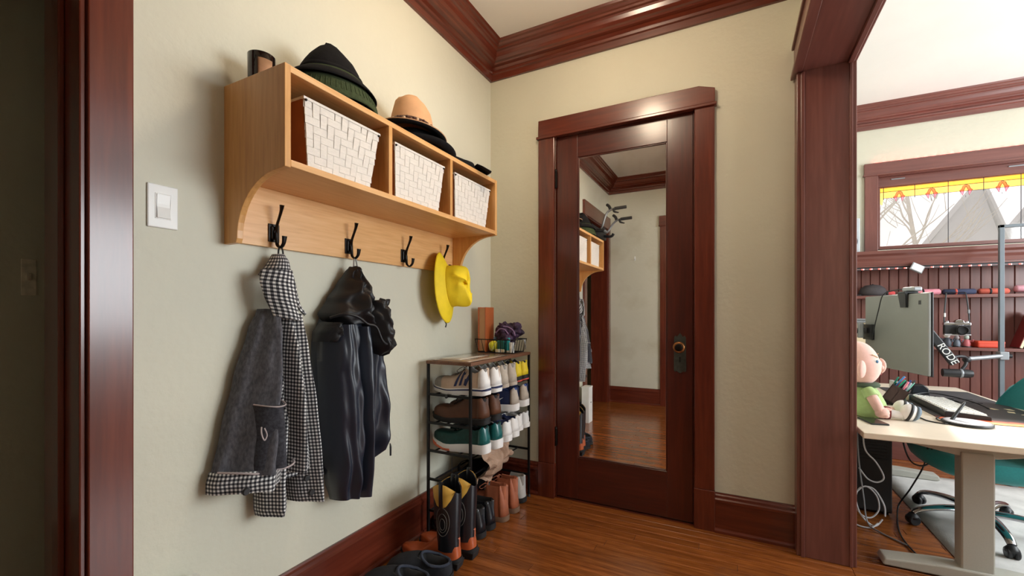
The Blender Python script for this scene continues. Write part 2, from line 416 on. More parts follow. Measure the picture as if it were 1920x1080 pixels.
# ---- crown mouldings
CP = [(0, ZC - 0.160), (0.016, ZC - 0.160), (0.020, ZC - 0.128), (0.030, ZC - 0.124), (0.033, ZC - 0.112), (0.026, ZC - 0.108), (0.034, ZC - 0.100),
      (0.040, ZC - 0.094), (0.062, ZC - 0.090), (0.067, ZC - 0.083), (0.080, ZC - 0.079), (0.091, ZC - 0.066), (0.099, ZC - 0.048), (0.104, ZC - 0.040), (0.118, ZC - 0.038), (0.120, ZC - 0.027),
      (0.130, ZC - 0.024), (0.137, ZC - 0.014), (0.150, ZC - 0.011), (0.156, ZC), (0, ZC)]
def crown(names, path, mats):
    for nm, ed, m in zip(names, ((0, 2), (1, 3)), mats):
        tag(sweep(nm, path, CP, MT[m], closed=True, edges=ed), kind='structure')
crown(('trim_1', 'trim_7'), [(0, -2.94), (1.676, -2.94), (1.676, 0), (0, 0)], ('mahog_x', 'mahog_y'))
crown(('trim_2', 'trim_8'), [(1.853, -2.94), (4.6, -2.94), (4.6, 2.03), (1.853, 2.03)], ('veil_mahog_x', 'veil_mahog_y'))
# ---- baseboards
BP = [(0, 0), (0.030, 0), (0.030, 0.012), (0.024, 0.020), (0.018, 0.022), (0.018, 0.150), (0.024, 0.154), (0.024, 0.166), (0.018, 0.172), (0.016, 0.184), (0.010, 0.190), (0.008, 0.196), (0, 0.196)]
def baseb(name, path):
    o = sweep(name, path, BP, MT['mahog_y' if name in ('baseboard_left',) else 'mahog_x']); tag(o, kind='structure')
baseb('baseboard_left', [(0.345, 0), (0, 0), (0, -1.880)])
baseb('baseboard_far', [(1.668, 0), (1.313, 0)])
baseb('baseboard_rear', [(0, -2.94), (0.62, -2.94)])
baseb('baseboard_study', [(3.95, 2.03), (1.853, 2.03), (1.853, 0.0)])
# ---- casings
def casing(name, pieces, bev=0.003):
    t = thing(name, None, None, (0, 0, 0), kind='structure'); del BASE[t.name]; BASE[t.name] = Vector((0, 0, 0))
    for nm, x, y, z, m in pieces: box(nm, x, y, z, MT[m], t, bev)
    return t
# door casing (far wall)
dc = casing('trim_3', [('casing_board', (0.345, 0.447), (-0.022, 0), (0.205, 2.155), 'mahog_z'), ('casing_board', (1.219, 1.313), (-0.022, 0), (0.205, 2.155), 'mahog_z'),
                       ('plinth_block', (0.343, 0.449), (-0.028, 0), (0, 0.205), 'mahog_z'), ('plinth_block', (1.217, 1.315), (-0.028, 0), (0, 0.205), 'mahog_z'),
                       ('casing_lip', (0.335, 1.323), (-0.034, 0), (2.150, 2.166), 'mahog_x')])
prism('header_board', [(0.345, 2.166), (1.315, 2.166), (1.315, 2.238), (1.240, 2.262), (0.347, 2.262)], 'y', -0.028, 0, MT['mahog_x'], dc, 0.003)
boxes('door_jamb', [((0.447, 0.452), (0, 0.12), (0, 2.16)), ((1.213, 1.219), (0, 0.12), (0, 2.16)), ((0.447, 1.219), (0, 0.12), (2.156, 2.164)), ((0.452, 0.466), (0.045, 0.06), (0, 2.156)), ((1.199, 1.213), (0.045, 0.06), (0, 2.156))], MT['mahog_z'], dc)
boxes('threshold', [((0.452, 1.213), (0.0, 0.12), (-0.002, 0.004))], MT['mahog_x'], dc)
# casing of the dim opening in the left wall
lc = casing('trim_4', [('casing_board', (0, 0.024), (OY1, OY1 + 0.089), (0, OZ), 'mahog_z'), ('casing_board', (0, 0.024), (OY0 - 0.088, OY0), (0, OZ), 'mahog_z'),
                       ('header_board', (0, 0.026), (-2.935, -1.875), (OZ, OZ + 0.15), 'mahog_y'),
                       ('jamb', (-0.20, 0.012), (OY1 - 0.012, OY1), (0, OZ), 'mahog_z'), ('jamb', (-0.20, 0.012), (OY0, OY0 + 0.012), (0, OZ), 'mahog_z'), ('jamb', (-0.20, 0.012), (OY0, OY1), (OZ - 0.012, OZ), 'mahog_y'),
                       ('casing_board', (-0.214, -0.19), (OY1, OY1 + 0.089), (0, OZ), 'mahog_z'), ('stop_bead', (-0.11, -0.07), (OY1 - 0.024, OY1 - 0.012), (0, OZ), 'mahog_z')])
# wide cased opening to the study
JY = -0.088
rc = casing('trim_5', [('jamb', (1.676, 1.853), (JY, 0.0), (0, 2.20), 'veil_mahog_z'), ('casing_board', (1.654, 1.676), (JY + 0.004, -0.001), (0, 2.195), 'veil_mahog_z'), ('casing_board', (1.853, 1.873), (JY + 0.004, 0.05), (0, 2.195), 'veil_mahog_z'),
                       ('edge_bead', (1.668, 1.684), (JY - 0.006, JY + 0.004), (0, 2.19), 'veil_mahog_z'), ('edge_bead', (1.845, 1.858), (JY - 0.005, JY + 0.004), (0, 2.20), 'veil_mahog_z'),
                       ('soffit_board', (1.674, 1.855), (-2.7, JY + 0.01), (2.196, 2.212), 'veil_mahog_y'), ('soffit_board', (1.84, 1.862), (-2.7, JY), (2.186, 2.2), 'veil_mahog_y'),
                       ('header_board', (1.650, 1.676), (-2.72, -0.012), (2.212, 2.335), 'veil_mahog_y'), ('casing_lip', (1.636, 1.676), (-2.72, -0.014), (2.195, 2.214), 'veil_mahog_y'), ('header_cap', (1.640, 1.676), (-2.72, -0.012), (2.335, 2.35), 'veil_mahog_y'),
                       ('header_board', (1.853, 1.877), (-2.72, 0.05), (2.20, 2.33), 'veil_mahog_y'),
                       ('jamb', (1.676, 1.853), (-2.72, -2.70), (0, 2.20), 'veil_mahog_z'), ('casing_board', (1.654, 1.676), (-2.79, -2.70), (0, 2.195), 'veil_mahog_z')])
# doorway behind the camera, seen in the mirror
hc = casing('trim_6', [('casing_board', (0.62, 0.72), (-2.94, -2.918), (0, 2.15), 'mahog_z'), ('casing_board', (1.55, 1.65), (-2.94, -2.918), (0, 2.15), 'mahog_z'), ('header_board', (0.61, 1.66), (-2.94, -2.914), (2.15, 2.262), 'mahog_x'), ('casing_lip', (0.605, 1.665), (-2.94, -2.906), (2.138, 2.152), 'mahog_x')])
d2 = thing('door_2', None, None, (0.72, -3.0, 0), kind='structure')
box('panel', (0.72, 1.55), (-3.04, -3.0), (0.005, 2.155), MT['mahog_z'], d2, 0.003)
# ---- hall ceiling lamp
LX, LY = 0.87, -0.93
cl = thing('ceiling_lamp', 'opal glass globe lamp hanging close under the hall ceiling', 'lamp', (LX, LY, ZC))
lathe('canopy', [(0.0, 0), (0.07, 0), (0.07, -0.012), (0.03, -0.03), (0.0, -0.03)], (LX, LY, ZC), MT['brass'], cl)
tube('stem', [(LX, LY, ZC - 0.03), (LX, LY, ZC - 0.115)], 0.009, MT['brass'], cl, 12, sm=False)
lathe('lamp_holder', [(0.0, -0.105), (0.04, -0.108), (0.045, -0.128), (0.0, -0.128)], (LX, LY, ZC), MT['brass'], cl)
lathe('lamp_globe', [(0.10 * math.sin(math.pi * i / 16), 0.10 * math.cos(math.pi * i / 16)) for i in range(17)], (LX, LY, ZC - 0.225), emit('lamp_glow', (1.0, 0.81, 0.59, 1), 42.0), cl)
# ---- mirror door
DF = 0.006
door = thing('door_1', None, None, (0.455, DF, 0), kind='structure')
def dpart(nm, x, z, m, y=(DF, DF + 0.038), bev=0.002): return box(nm, x, y, z, MT[m], door, bev)
dpart('stile', (0.455, 0.583), (0.012, 2.152), 'dmahog_z'); dpart('stile', (1.082, 1.210), (0.012, 2.152), 'dmahog_z')
dpart('top_rail', (0.583, 1.082), (2.018, 2.152), 'dmahog_x'); dpart('bottom_rail', (0.583, 1.082), (0.012, 0.256), 'dmahog_x')
for nm, x, z in (('bead', (0.583, 0.590), (0.256, 2.018)), ('bead', (1.075, 1.082), (0.256, 2.018)), ('bead', (0.59, 1.075), (0.256, 0.262)), ('bead', (0.59, 1.075), (2.012, 2.018))):
    dpart(nm, x, z, 'dmahog_z' if x[1] - x[0] < 0.1 else 'dmahog_x', (DF + 0.004, DF + 0.03), 0.002)
mm, nt, b = newmat('old_mirror'); b.inputs['Metallic'].default_value = 1; b.inputs['Roughness'].default_value = 0.012
N = nt.nodes; tc = N.new('ShaderNodeTexCoord'); nz = N.new('ShaderNodeTexNoise'); nz.inputs['Scale'].default_value = 5; nz.inputs['Detail'].default_value = 8
rp = N.new('ShaderNodeValToRGB'); rp.color_ramp.elements[0].position = 0.25; rp.color_ramp.elements[0].color = (0.74, 0.70, 0.62, 1); rp.color_ramp.elements[1].position = 0.5; rp.color_ramp.elements[1].color = (0.93, 0.92, 0.90, 1)
nt.links.new(tc.outputs['Object'], nz.inputs['Vector']); nt.links.new(nz.outputs['Fac'], rp.inputs['Fac']); nt.links.new(rp.outputs['Color'], b.inputs['Base Color'])
mo = box('mirror', (0.588, 1.077), (DF + 0.012, DF + 0.016), (0.26, 2.014), mm, door); mo['label'] = 'tall old silvered mirror panel'
# knob and plate
prism('lock_plate', [(1.116, 0.800), (1.122, 0.792), (1.130, 0.797), (1.147, 0.786), (1.164, 0.797), (1.172, 0.792), (1.178, 0.800), (1.176, 0.975), (1.170, 0.984), (1.162, 0.978), (1.147, 0.998), (1.132, 0.978), (1.124, 0.984), (1.118, 0.975)], 'y', DF - 0.006, DF, MT['plate'], door, 0.0015)
prism('keyhole', [(1.144, 0.845), (1.150, 0.845), (1.149, 0.862), (1.152, 0.867), (1.147, 0.873), (1.142, 0.867), (1.145, 0.862)], 'y', DF - 0.0066, DF - 0.005, MT['black'], door)
kn = lathe('knob', [(0.0, -0.062), (0.012, -0.062), (0.022, -0.058), (0.029, -0.050), (0.030, -0.044), (0.024, -0.036), (0.012, -0.030), (0.011, -0.012), (0.018, -0.006), (0.018, 0)], (1.147, DF - 0.004, 0.925), MT['iron'], door, 28, 'y')
lathe('rim', [(0.0225, -0.0590), (0.0275, -0.0545), (0.0300, -0.0470), (0.0305, -0.0430), (0.0285, -0.0420), (0.027, -0.050), (0.0215, -0.0575), (0.0225, -0.0590)], (1.147, DF - 0.004, 0.925), MT['brass'], kn, 28, 'y')
for z in (1.90, 0.36):
    h = obj('hinge', *merge([lathev([(0, 0), (0.007, 0), (0.007, 0.10), (0, 0.10)], (0.452, -0.004, z - 0.05), 10), (boxv((0.447, 0.46), (-0.003, 0.004), (z - 0.045, z + 0.045)), BF)]), MT['iron'], door)
    lathe('pin_cap', [(0, 0), (0.009, 0.0), (0.009, 0.006), (0.004, 0.014), (0, 0.015)], (0.452, -0.004, z + 0.05), MT['iron'], h, 10)
# dark peeling patch on the dim wall
# ---- light switch
sw = thing('light_switch', 'white rocker light switch plate on the left wall', 'switch', (0, -1.807, 1.393))
box('plate', (0, 0.006), (-1.843, -1.771), (1.334, 1.452), MT['white'], sw, 0.003)
box('rocker_frame', (0.005, 0.0075), (-1.826, -1.788), (1.358, 1.428), MT['white'], sw, 0.001)
prism('rocker', [(0.006, 1.360), (0.012, 1.361), (0.007, 1.394), (0.010, 1.426), (0.006, 1.426)], 'y', -1.823, -1.791, MT['white'], sw, 0.001)
# ================================================================== maple wall shelf
SY0, SY1, SD, ST, SB = -1.645, -0.433, 0.288, 1.800, 1.515
sh = thing('wall_shelf', 'maple wall shelf with three cubbies and a curved hook rail', 'shelf', (0, -1.04, 1.32))
def side_poly():
    pts = [(0.0, ST), (SD, ST), (SD, SB - 0.004)]
    pts += [(0.272, SB - 0.006)]
    for i in range(13):                       # concave quarter curve down to the rail
        a = math.pi / 2 * i / 12
        pts.append((0.066 + 0.196 * (1 - math.sin(a)), 1.328 + 0.180 * math.cos(a)))
    pts += [(0.060, 1.314), (0.0, 1.314)]
    return pts
SP = side_poly()
for y in (SY0, SY1 - 0.019):
    prism('side_panel', SP, 'y', y, y + 0.019, MT['maple_z'], sh, 0.0015)
box('top_board', (0.0, SD - 0.002), (SY0 + 0.019, SY1 - 0.019), (ST - 0.019, ST), MT['maple_y'], sh, 0.001)
box('bottom_board', (0.0, SD), (SY0 + 0.019, SY1 - 0.019), (SB, SB + 0.019), MT['maple_y'], sh, 0.001)
for y in (-1.2345, -0.8525):
    box('divider', (0.012, SD - 0.002), (y, y + 0.018), (SB + 0.019, ST - 0.019), MT['maple_z'], sh, 0.001)
box('cubby_back', (0.0, 0.012), (SY0 + 0.019, SY1 - 0.019), (SB + 0.019, ST - 0.019), MT['maple_y'], sh)
box('hook_rail', (0.0, 0.019), (SY0 + 0.019, SY1 - 0.019), (1.322, SB), MT['maple_y'], sh, 0.001)
# hooks
def hook(y, z=1.372):
    hk = obj('hook', *merge([
        tubev([(0.021, y, z + 0.012), (0.034, y, z + 0.005), (0.037, y, z - 0.020), (0.040, y, z - 0.042), (0.056, y, z - 0.052), (0.072, y, z - 0.040), (0.077, y, z - 0.016)], [0.0055, 0.006, 0.006, 0.006, 0.0055, 0.006, 0.0085], 8, 5, flat=(1.15, 0.7)),
        tubev([(0.034, y, z - 0.002), (0.038, y, z + 0.022), (0.050, y, z + 0.048), (0.060, y, z + 0.070), (0.064, y, z + 0.088)], [0.0055, 0.0055, 0.005, 0.006, 0.009], 8, 5, flat=(1.15, 0.7)),
        tubev([(0.018, y, z), (0.036, y, z)], 0.008, 8, 1, sm=False)]), MT['iron'], sh, smooth=True, auto=50)
    prism('base_plate', [(y - 0.019, z - 0.032), (y + 0.019, z - 0.032), (y + 0.019, z + 0.028), (y - 0.019, z + 0.028)], 'x', 0.019, 0.0235, MT['iron'], hk, 0.001)
    box('boss', (0.0235, 0.030), (y - 0.013, y + 0.013), (z - 0.024, z + 0.020), MT['iron'], hk, 0.004)
for y in (-1.497, -1.178, -0.852, -0.560): hook(y)
# ---- woven storage baskets
MT['strap'] = mat('white_woven_strap', srgb(238, 232, 224), 0.5, var=0.05, scale=60, bump=0.5, bscale=260, stretch=(1, 1, 4))
MT['rust'] = mat('russet_basket_side', srgb(150, 84, 44), 0.6, var=0.12, scale=20)
def basket(yt0, yt1, yb0, yb1, label):
    zb, zt = SB + 0.0195, 1.744; xf = 0.262
    t = thing('storage_basket', label, 'basket', (0.14, (yt0 + yt1) / 2, zb), 'woven baskets in the wall shelf')
    def yl(z): s = (z - zb) / (zt - zb); return yb0 + (yt0 - yb0) * s
    def yr(z): s = (z - zb) / (zt - zb); return yb1 + (yt1 - yb1) * s
    # shell: two side walls, back and floor
    def wallq(nm, P, Q, m):                  # P,Q: (x, yb, yt)
        V = []
        for (x, yb, yt) in (P, Q): V += [(x, yb, zb), (x, yt, zt)]
        n = Vector((Q[0] - P[0], Q[1] - P[1], 0)).cross(Vector((0, 0, 1))).normalized() * 0.004
        W = V + [Vector(v) + n for v in V]
        obj(nm, W, [(0, 2, 3, 1), (4, 5, 7, 6), (0, 1, 5, 4), (2, 6, 7, 3), (0, 4, 6, 2), (1, 3, 7, 5)], MT[m], t)
    wallq('side_wall', (0.03, yb0 + 0.004, yt0 + 0.004), (xf - 0.004, yb0 + 0.004, yt0 + 0.004), 'rust')
    wallq('side_wall', (xf - 0.004, yb1 - 0.004, yt1 - 0.004), (0.03, yb1 - 0.004, yt1 - 0.004), 'rust')
    box('back_wall', (0.026, 0.030), (yb0, yb1), (zb, zt), MT['rust'], t)
    box('base', (0.03, xf), (yb0 + 0.004, yb1 - 0.004), (zb, zb + 0.004), MT['rust'], t)
    box('front_liner', (xf - 0.006, xf - 0.002), (yb0 + 0.006, yb1 - 0.006), (zb, zt - 0.004), MT['strap'], t)
    nc, nr = 11, 9
    def up(i, j): return ((i + j) % 4) < 2
    # upright straps
    def strap(nm, line, wv, upf, horiz):
        # line: list of centre points (y,z); wv: half-width
        V = []; n = len(line)
        for k, (y, z) in enumerate(line):
            x = xf + (0.0022 if upf[k] else -0.0012)
            for s in (-1, 1):
                if horiz: V += [(x, y, z + s * wv), (x - 0.0016, y, z + s * wv)]
                else: V += [(x, y + s * wv, z), (x - 0.0016, y + s * wv, z)]
        Fc = []
        for k in range(n - 1):
            a, b_ = 4 * k, 4 * k + 4
            Fc += [(a, a + 2, b_ + 2, b_), (a + 1, b_ + 1, b_ + 3, a + 3), (a, b_, b_ + 1, a + 1), (a + 2, a + 3, b_ + 3, b_ + 2)]
        Fc += [(0, 1, 3, 2), (4 * n - 4, 4 * n - 2, 4 * n - 1, 4 * n - 3)]
        obj(nm, V, Fc, MT['strap'], t)
    dz = (zt - 0.006 - zb) / nr
    for i in range(nc):
        ln = []; uf = []
        for j in range(nr):
            for e in (0.12, 0.88):
                z = zb + (j + e) * dz; w = yr(z) - yl(z)
                ln.append((yl(z) + (i + 0.5) / nc * w, z)); uf.append(up(i, j))
        zt_ = zt - 0.004; ln.append((yl(zt_) + (i + 0.5) / nc * (yr(zt_) - yl(zt_)), zt_)); uf.append(uf[-1])
        strap('upright_strap', ln, 0.485 * (yr(zb) - yl(zb)) / nc + 0.0006, uf, False)
    for j in range(nr):
        ln = []; uf = []; z = zb + (j + 0.5) * dz; w = yr(z) - yl(z)
        for i in range(nc):
            for e in (0.12, 0.88): ln.append((yl(z) + (i + e) / nc * w, z)); uf.append(not up(i, j))
        ln[0] = (yl(z), z); ln[-1] = (yr(z), z)
        strap('cross_strap', ln, 0.487 * dz, uf, True)
    obj('rim', *merge([(boxv((xf - 0.007, xf + 0.0042), (yt0 - 0.002, yt1 + 0.002), (zt - 0.006, zt + 0.002)), BF), (boxv((0.03, xf - 0.006), (yt0 - 0.002, yt0 + 0.004), (zt - 0.005, zt + 0.002)), BF), (boxv((0.03, xf - 0.006), (yt1 - 0.004, yt1 + 0.002), (zt - 0.005, zt + 0.002)), BF)]), MT['strap'], t)
    for y in (yt0 + 0.006, yt1 - 0.006):
        lathe('rivet', [(0, 0.0045), (0.003, 0.004), (0.004, 0.002), (0.004, 0)], (xf + 0.003, y, zt - 0.008), MT['iron'], t, 10, 'x')
basket(-1.567, -1.259, -1.553, -1.306, 'white woven basket in the left cubby nearest the light switch')
basket(-1.180, -0.868, -1.176, -0.912, 'white woven basket in the middle cubby of the shelf')
basket(-0.788, -0.466, -0.784, -0.516, 'white woven basket in the cubby nearest the door')
# ================================================================== things on top of the shelf
from mathutils import noise as mnoise
def nz(p, s=1.0): return mnoise.noise(Vector(p) * s)
def crumple(o, amp, scale, seed=0.0, axis=None):
    for v in o.data.vertices:
        p = v.co * scale + Vector((seed, seed * 1.7, -seed))
        d = mnoise.noise_vector(p) * amp
        v.co += d if axis is None else Vector([d[i] * axis[i] for i in range(3)])
    o.data.update()
def subsurf(o, lv=1):
    m = o.modifiers.new('sub', 'SUBSURF'); m.levels = lv; m.render_levels = lv; return o
MT['candle'] = mat('smoked_glass', srgb(30, 18, 14), 0.12, var=0.1, coat=0.5)
MT['paperlabel'] = mat('kraft_label', srgb(170, 126, 92), 0.6, var=0.12, scale=50)
MT['felt_black'] = mat('black_felt', srgb(20, 19, 21), 0.92, var=0.25, scale=60, bump=0.25, bscale=240, spec=0.2)
MT['felt_tan'] = mat('tan_felt', srgb(216, 168, 126), 0.85, var=0.06, scale=20, bump=0.1, bscale=200, spec=0.2)
MT['cord'] = mat('green_corduroy', srgb(62, 72, 46), 0.9, var=0.2, scale=90, bump=0.3, bscale=200, spec=0.2)
MT['wax'] = mat('cream_wax', srgb(226, 210, 176), 0.5, var=0.03)
cj = thing('candle_jar', 'dark smoked glass candle jar at the left end of the shelf top', 'candle', (0.10, -1.590, ST))
lathe('jar', [(0, 0), (0.034, 0), (0.037, 0.004), (0.0385, 0.092), (0.0375, 0.093), (0.0350, 0.090), (0.0340, 0.055), (0, 0.055)], (0.10, -1.590, ST), MT['candle'], cj, 40)
lathe('wax', [(0, 0.056), (0.0335, 0.056), (0.0335, 0.050), (0, 0.050)], (0.10, -1.590, ST), MT['wax'], cj, 30)
tube('wick', [(0.10, -1.59, ST + 0.056), (0.101, -1.59, ST + 0.066)], 0.001, MT['black'], cj, 6, sm=False)
g = []
for i in range(9):                            # curved paper label on the camera side
    a = math.radians(-48 + 62 * i / 8)
    g.append([(0.10 + 0.0388 * math.cos(a), -1.59 + 0.0388 * math.sin(a), ST + 0.012 + h) for h in (0, 0.03, 0.06)])
sheet('label_sticker', g, MT['paperlabel'], cj, 0.0006)
def revolve_hat(name, prof, c, m, parent, rx, ry, fn=None, n=48, thick=0.003):
    V = []; Fc = []; k = len(prof)
    for q in range(n):
        a = 2 * math.pi * q / n
        for j, (r, z) in enumerate(prof):
            p = Vector((r * rx * math.cos(a), r * ry * math.sin(a), z))
            if fn: p = fn(p, a, j / (k - 1))
            V.append(Vector(c) + p)
    for q in range(n):
        for j in range(k - 1): Fc.append((q * k + j, ((q + 1) % n) * k + j, ((q + 1) % n) * k + j + 1, q * k + j + 1))
    o = obj(name, V, Fc, m, parent, smooth=True); weld(o, 1e-4)
    if thick:
        s = o.modifiers.new('sol', 'SOLIDIFY'); s.thickness = thick; s.offset = 0
    return o
# green corduroy bucket hat
HC = (0.148, -1.365, ST + 0.001)
gh = thing('bucket_hat', 'dark green corduroy hat with a ribbed sloping brim under the black hat', 'hat', HC)
def corr(p, a, t):
    p = p.copy(); p.z += 0.004 * math.sin(3 * a + 0.5) * (1 - t); return p
revolve_hat('brim', [(1.0, 0.006), (0.99, 0.014), (0.95, 0.034), (0.90, 0.056), (0.80, 0.076)], HC, MT['cord'], gh, 0.138, 0.172, corr)
revolve_hat('crown', [(0.76, 0.076), (0.72, 0.095), (0.66, 0.115), (0.4, 0.124), (0.0, 0.126)], HC, MT['cord'], gh, 0.138, 0.172)
for k in range(60):                           # raised cord ribs along the brim's upper edge
    a = 2 * math.pi * k / 60; ca, sa = math.cos(a), math.sin(a)
    if ca < -0.35: continue
    pts = [(HC[0] + 0.138 * r * ca, HC[1] + 0.172 * r * sa, HC[2] + z + 0.004 * math.sin(3 * a + 0.5) * q + 0.0015) for r, z, q in ((0.965, 0.028, 0.8), (0.935, 0.042, 0.65), (0.90, 0.055, 0.5))]
    tube('cord_rib', pts, 0.0022, MT['cord'], gh, 5, 3)
# black felt hat stacked on it
bh = thing('felt_hat', 'black felt hat with a pinched crown stacked on the green hat', 'hat', (HC[0], HC[1], ST + 0.085))
def pinch(p, a, t):
    p = p.copy()
    if t > 0.35:
        k = (t - 0.35) / 0.65
        p.y += -0.028 * k * k; p.x *= 1 - 0.25 * k
        p.z += 0.016 * k * math.cos(a) ** 2 - 0.030 * k * max(0, math.sin(a))
    else:
        p.z += -0.016 * math.sin(a) * (0.35 - t) / 0.35 - 0.010 * (0.35 - t) / 0.35
    return p
revolve_hat('brim', [(0.99, -0.008), (0.94, 0.002), (0.86, 0.014), (0.78, 0.024), (0.69, 0.032)], (HC[0], HC[1], ST + 0.078), MT['felt_black'], bh, 0.132, 0.165, None)
revolve_hat('crown', [(0.70, 0.026), (0.66, 0.048), (0.585, 0.072), (0.49, 0.096), (0.37, 0.116), (0.26, 0.130), (0.13, 0.138), (0.0, 0.138)], (HC[0], HC[1], ST + 0.078), MT['felt_black'], bh, 0.132, 0.165, pinch)
revolve_hat('hat_band', [(0.715, 0.032), (0.675, 0.050), (0.665, 0.050), (0.70, 0.032), (0.715, 0.032)], (HC[0], HC[1], ST + 0.078), MT['felt_black'], bh, 0.132, 0.165, None, thick=0)
# black wide hat and tan felt hat
KC = (0.150, -0.905, ST + 0.001)
kh = thing('wide_hat', 'black wide-brimmed hat lying under the tan felt hat', 'hat', KC)
def saddle(p, a, t):
    p = p.copy(); p.z += 0.020 * (1 - t) * math.cos(2 * a) * 0.5 + 0.010 * (1 - t); return p
revolve_hat('brim', [(1.0, 0.020), (0.95, 0.012), (0.82, 0.014), (0.66, 0.020), (0.56, 0.036)], KC, MT['felt_black'], kh, 0.145, 0.205, saddle)
revolve_hat('crown', [(0.56, 0.036), (0.54, 0.060), (0.50, 0.085), (0.3, 0.098), (0, 0.10)], KC, MT['felt_black'], kh, 0.145, 0.205)
th = thing('felt_hat', 'tan felt hat with a braided bead band, dark under its brim', 'hat', (KC[0], KC[1] - 0.03, ST + 0.07))
TC = (0.150, -0.945, ST + 0.066)
def tilt(p, a, t):
    p = p.copy(); p.z += -0.16 * p.y * 0.35; return p
revolve_hat('brim', [(1.0, 0.010), (0.92, 0.006), (0.80, 0.010), (0.66, 0.018), (0.60, 0.026)], TC, MT['felt_tan'], th, 0.140, 0.165, tilt, thick=0.002)
revolve_hat('under_brim', [(0.995, 0.006), (0.92, 0.002), (0.80, 0.006), (0.66, 0.014), (0.60, 0.022)], TC, MT['felt_black'], th, 0.140, 0.165, tilt, thick=0.002)
def tcrown(p, a, t):
    p = p.copy(); p.z += -0.056 * p.y
    k = max(0, (t - 0.45) / 0.55)
    p.z -= 0.030 * k * math.exp(-((p.x) / 0.022) ** 2) * 0.6
    p.y -= 0.012 * k
    p.z += -0.80 * k * max(0, p.y + 0.02) - 0.10 * k * max(0, -p.y - 0.02)
    p.y -= 0.012 * k
    return p
revolve_hat('crown', [(0.61, 0.022), (0.60, 0.045), (0.57, 0.078), (0.52, 0.110), (0.45, 0.138), (0.34, 0.157), (0.2, 0.162), (0.0, 0.160)], TC, MT['felt_tan'], th, 0.140, 0.165, tcrown)
MT['bead_a'] = mat('brown_bead', srgb(70, 40, 30), 0.5, var=0.3); MT['bead_b'] = mat('pale_bead', srgb(214, 190, 160), 0.4, var=0.1)
bd = revolve_hat('bead_band', [(0.625, 0.030), (0.635, 0.040), (0.62, 0.050), (0.60, 0.046), (0.60, 0.032), (0.625, 0.030)], TC, MT['bead_a'], th, 0.140, 0.165, lambda p, a, t: Vector((p.x, p.y, p.z - 0.056 * p.y)), thick=0)
for k in range(44):
    a = 2 * math.pi * k / 44
    if math.cos(a) < -0.4: continue
    y = 0.165 * 0.640 * math.sin(a)
    V, Fc = lathev([(0, -0.006), (0.005, -0.004), (0.0065, 0), (0.005, 0.004), (0, 0.006)], (TC[0] + 0.140 * 0.640 * math.cos(a), TC[1] + y, TC[2] + 0.041 - 0.056 * y + 0.003 * math.sin(a * 17)), 8)
    obj('bead', V, Fc, MT['bead_b' if k % 4 == 0 else 'bead_a'], bd, smooth=True)
# black flat cap with its peak over the shelf edge
cp = thing('flat_cap', 'flat black cap with a small gold badge, peak over the shelf edge', 'cap', (0.22, -0.66, ST))
def capf(p, a, t):
    p = p.copy(); p.z += 0.003 * math.sin(5 * a); p.x += 0.0; return p
revolve_hat('crown', [(1.0, 0.001), (1.04, 0.012), (1.0, 0.024), (0.8, 0.032), (0.4, 0.037), (0, 0.037)], (0.195, -0.685, ST), MT['felt_black'], cp, 0.085, 0.115, capf)
g = []
for i in range(9):
    s = i / 8
    row = []
    for j in range(9):
        u = j / 8 * 2 - 1
        r = 0.085 * math.sqrt(max(0.0, 1 - 0.55 * u * u))
        ang = math.radians(35)
        fx, fy = math.sin(ang), math.cos(ang)          # direction the peak points (towards the door, outwards)
        q = 0.045 + s * r * 1.15
        row.append((0.222 + fx * q - fy * u * 0.062, -0.650 + fy * q + fx * u * 0.062, ST + 0.020 - 0.012 * s * s - 0.010 * s * u * u))
    g.append(row)
sheet('peak', g, MT['felt_black'], cp, 0.004)
bxp = Vector((0.272, -0.600, ST + 0.031))
MT['gold'] = mat('gold_badge', srgb(214, 160, 70), 0.3, metal=0.9, var=0.15)
for k, dx in enumerate((0.0, 0.009)):
    lathe('badge', [(0, 0.004), (0.004, 0.003), (0.0055, 0)], bxp + Vector((0.006 * k, dx, -0.001 * k)), MT['gold'], cp, 10)

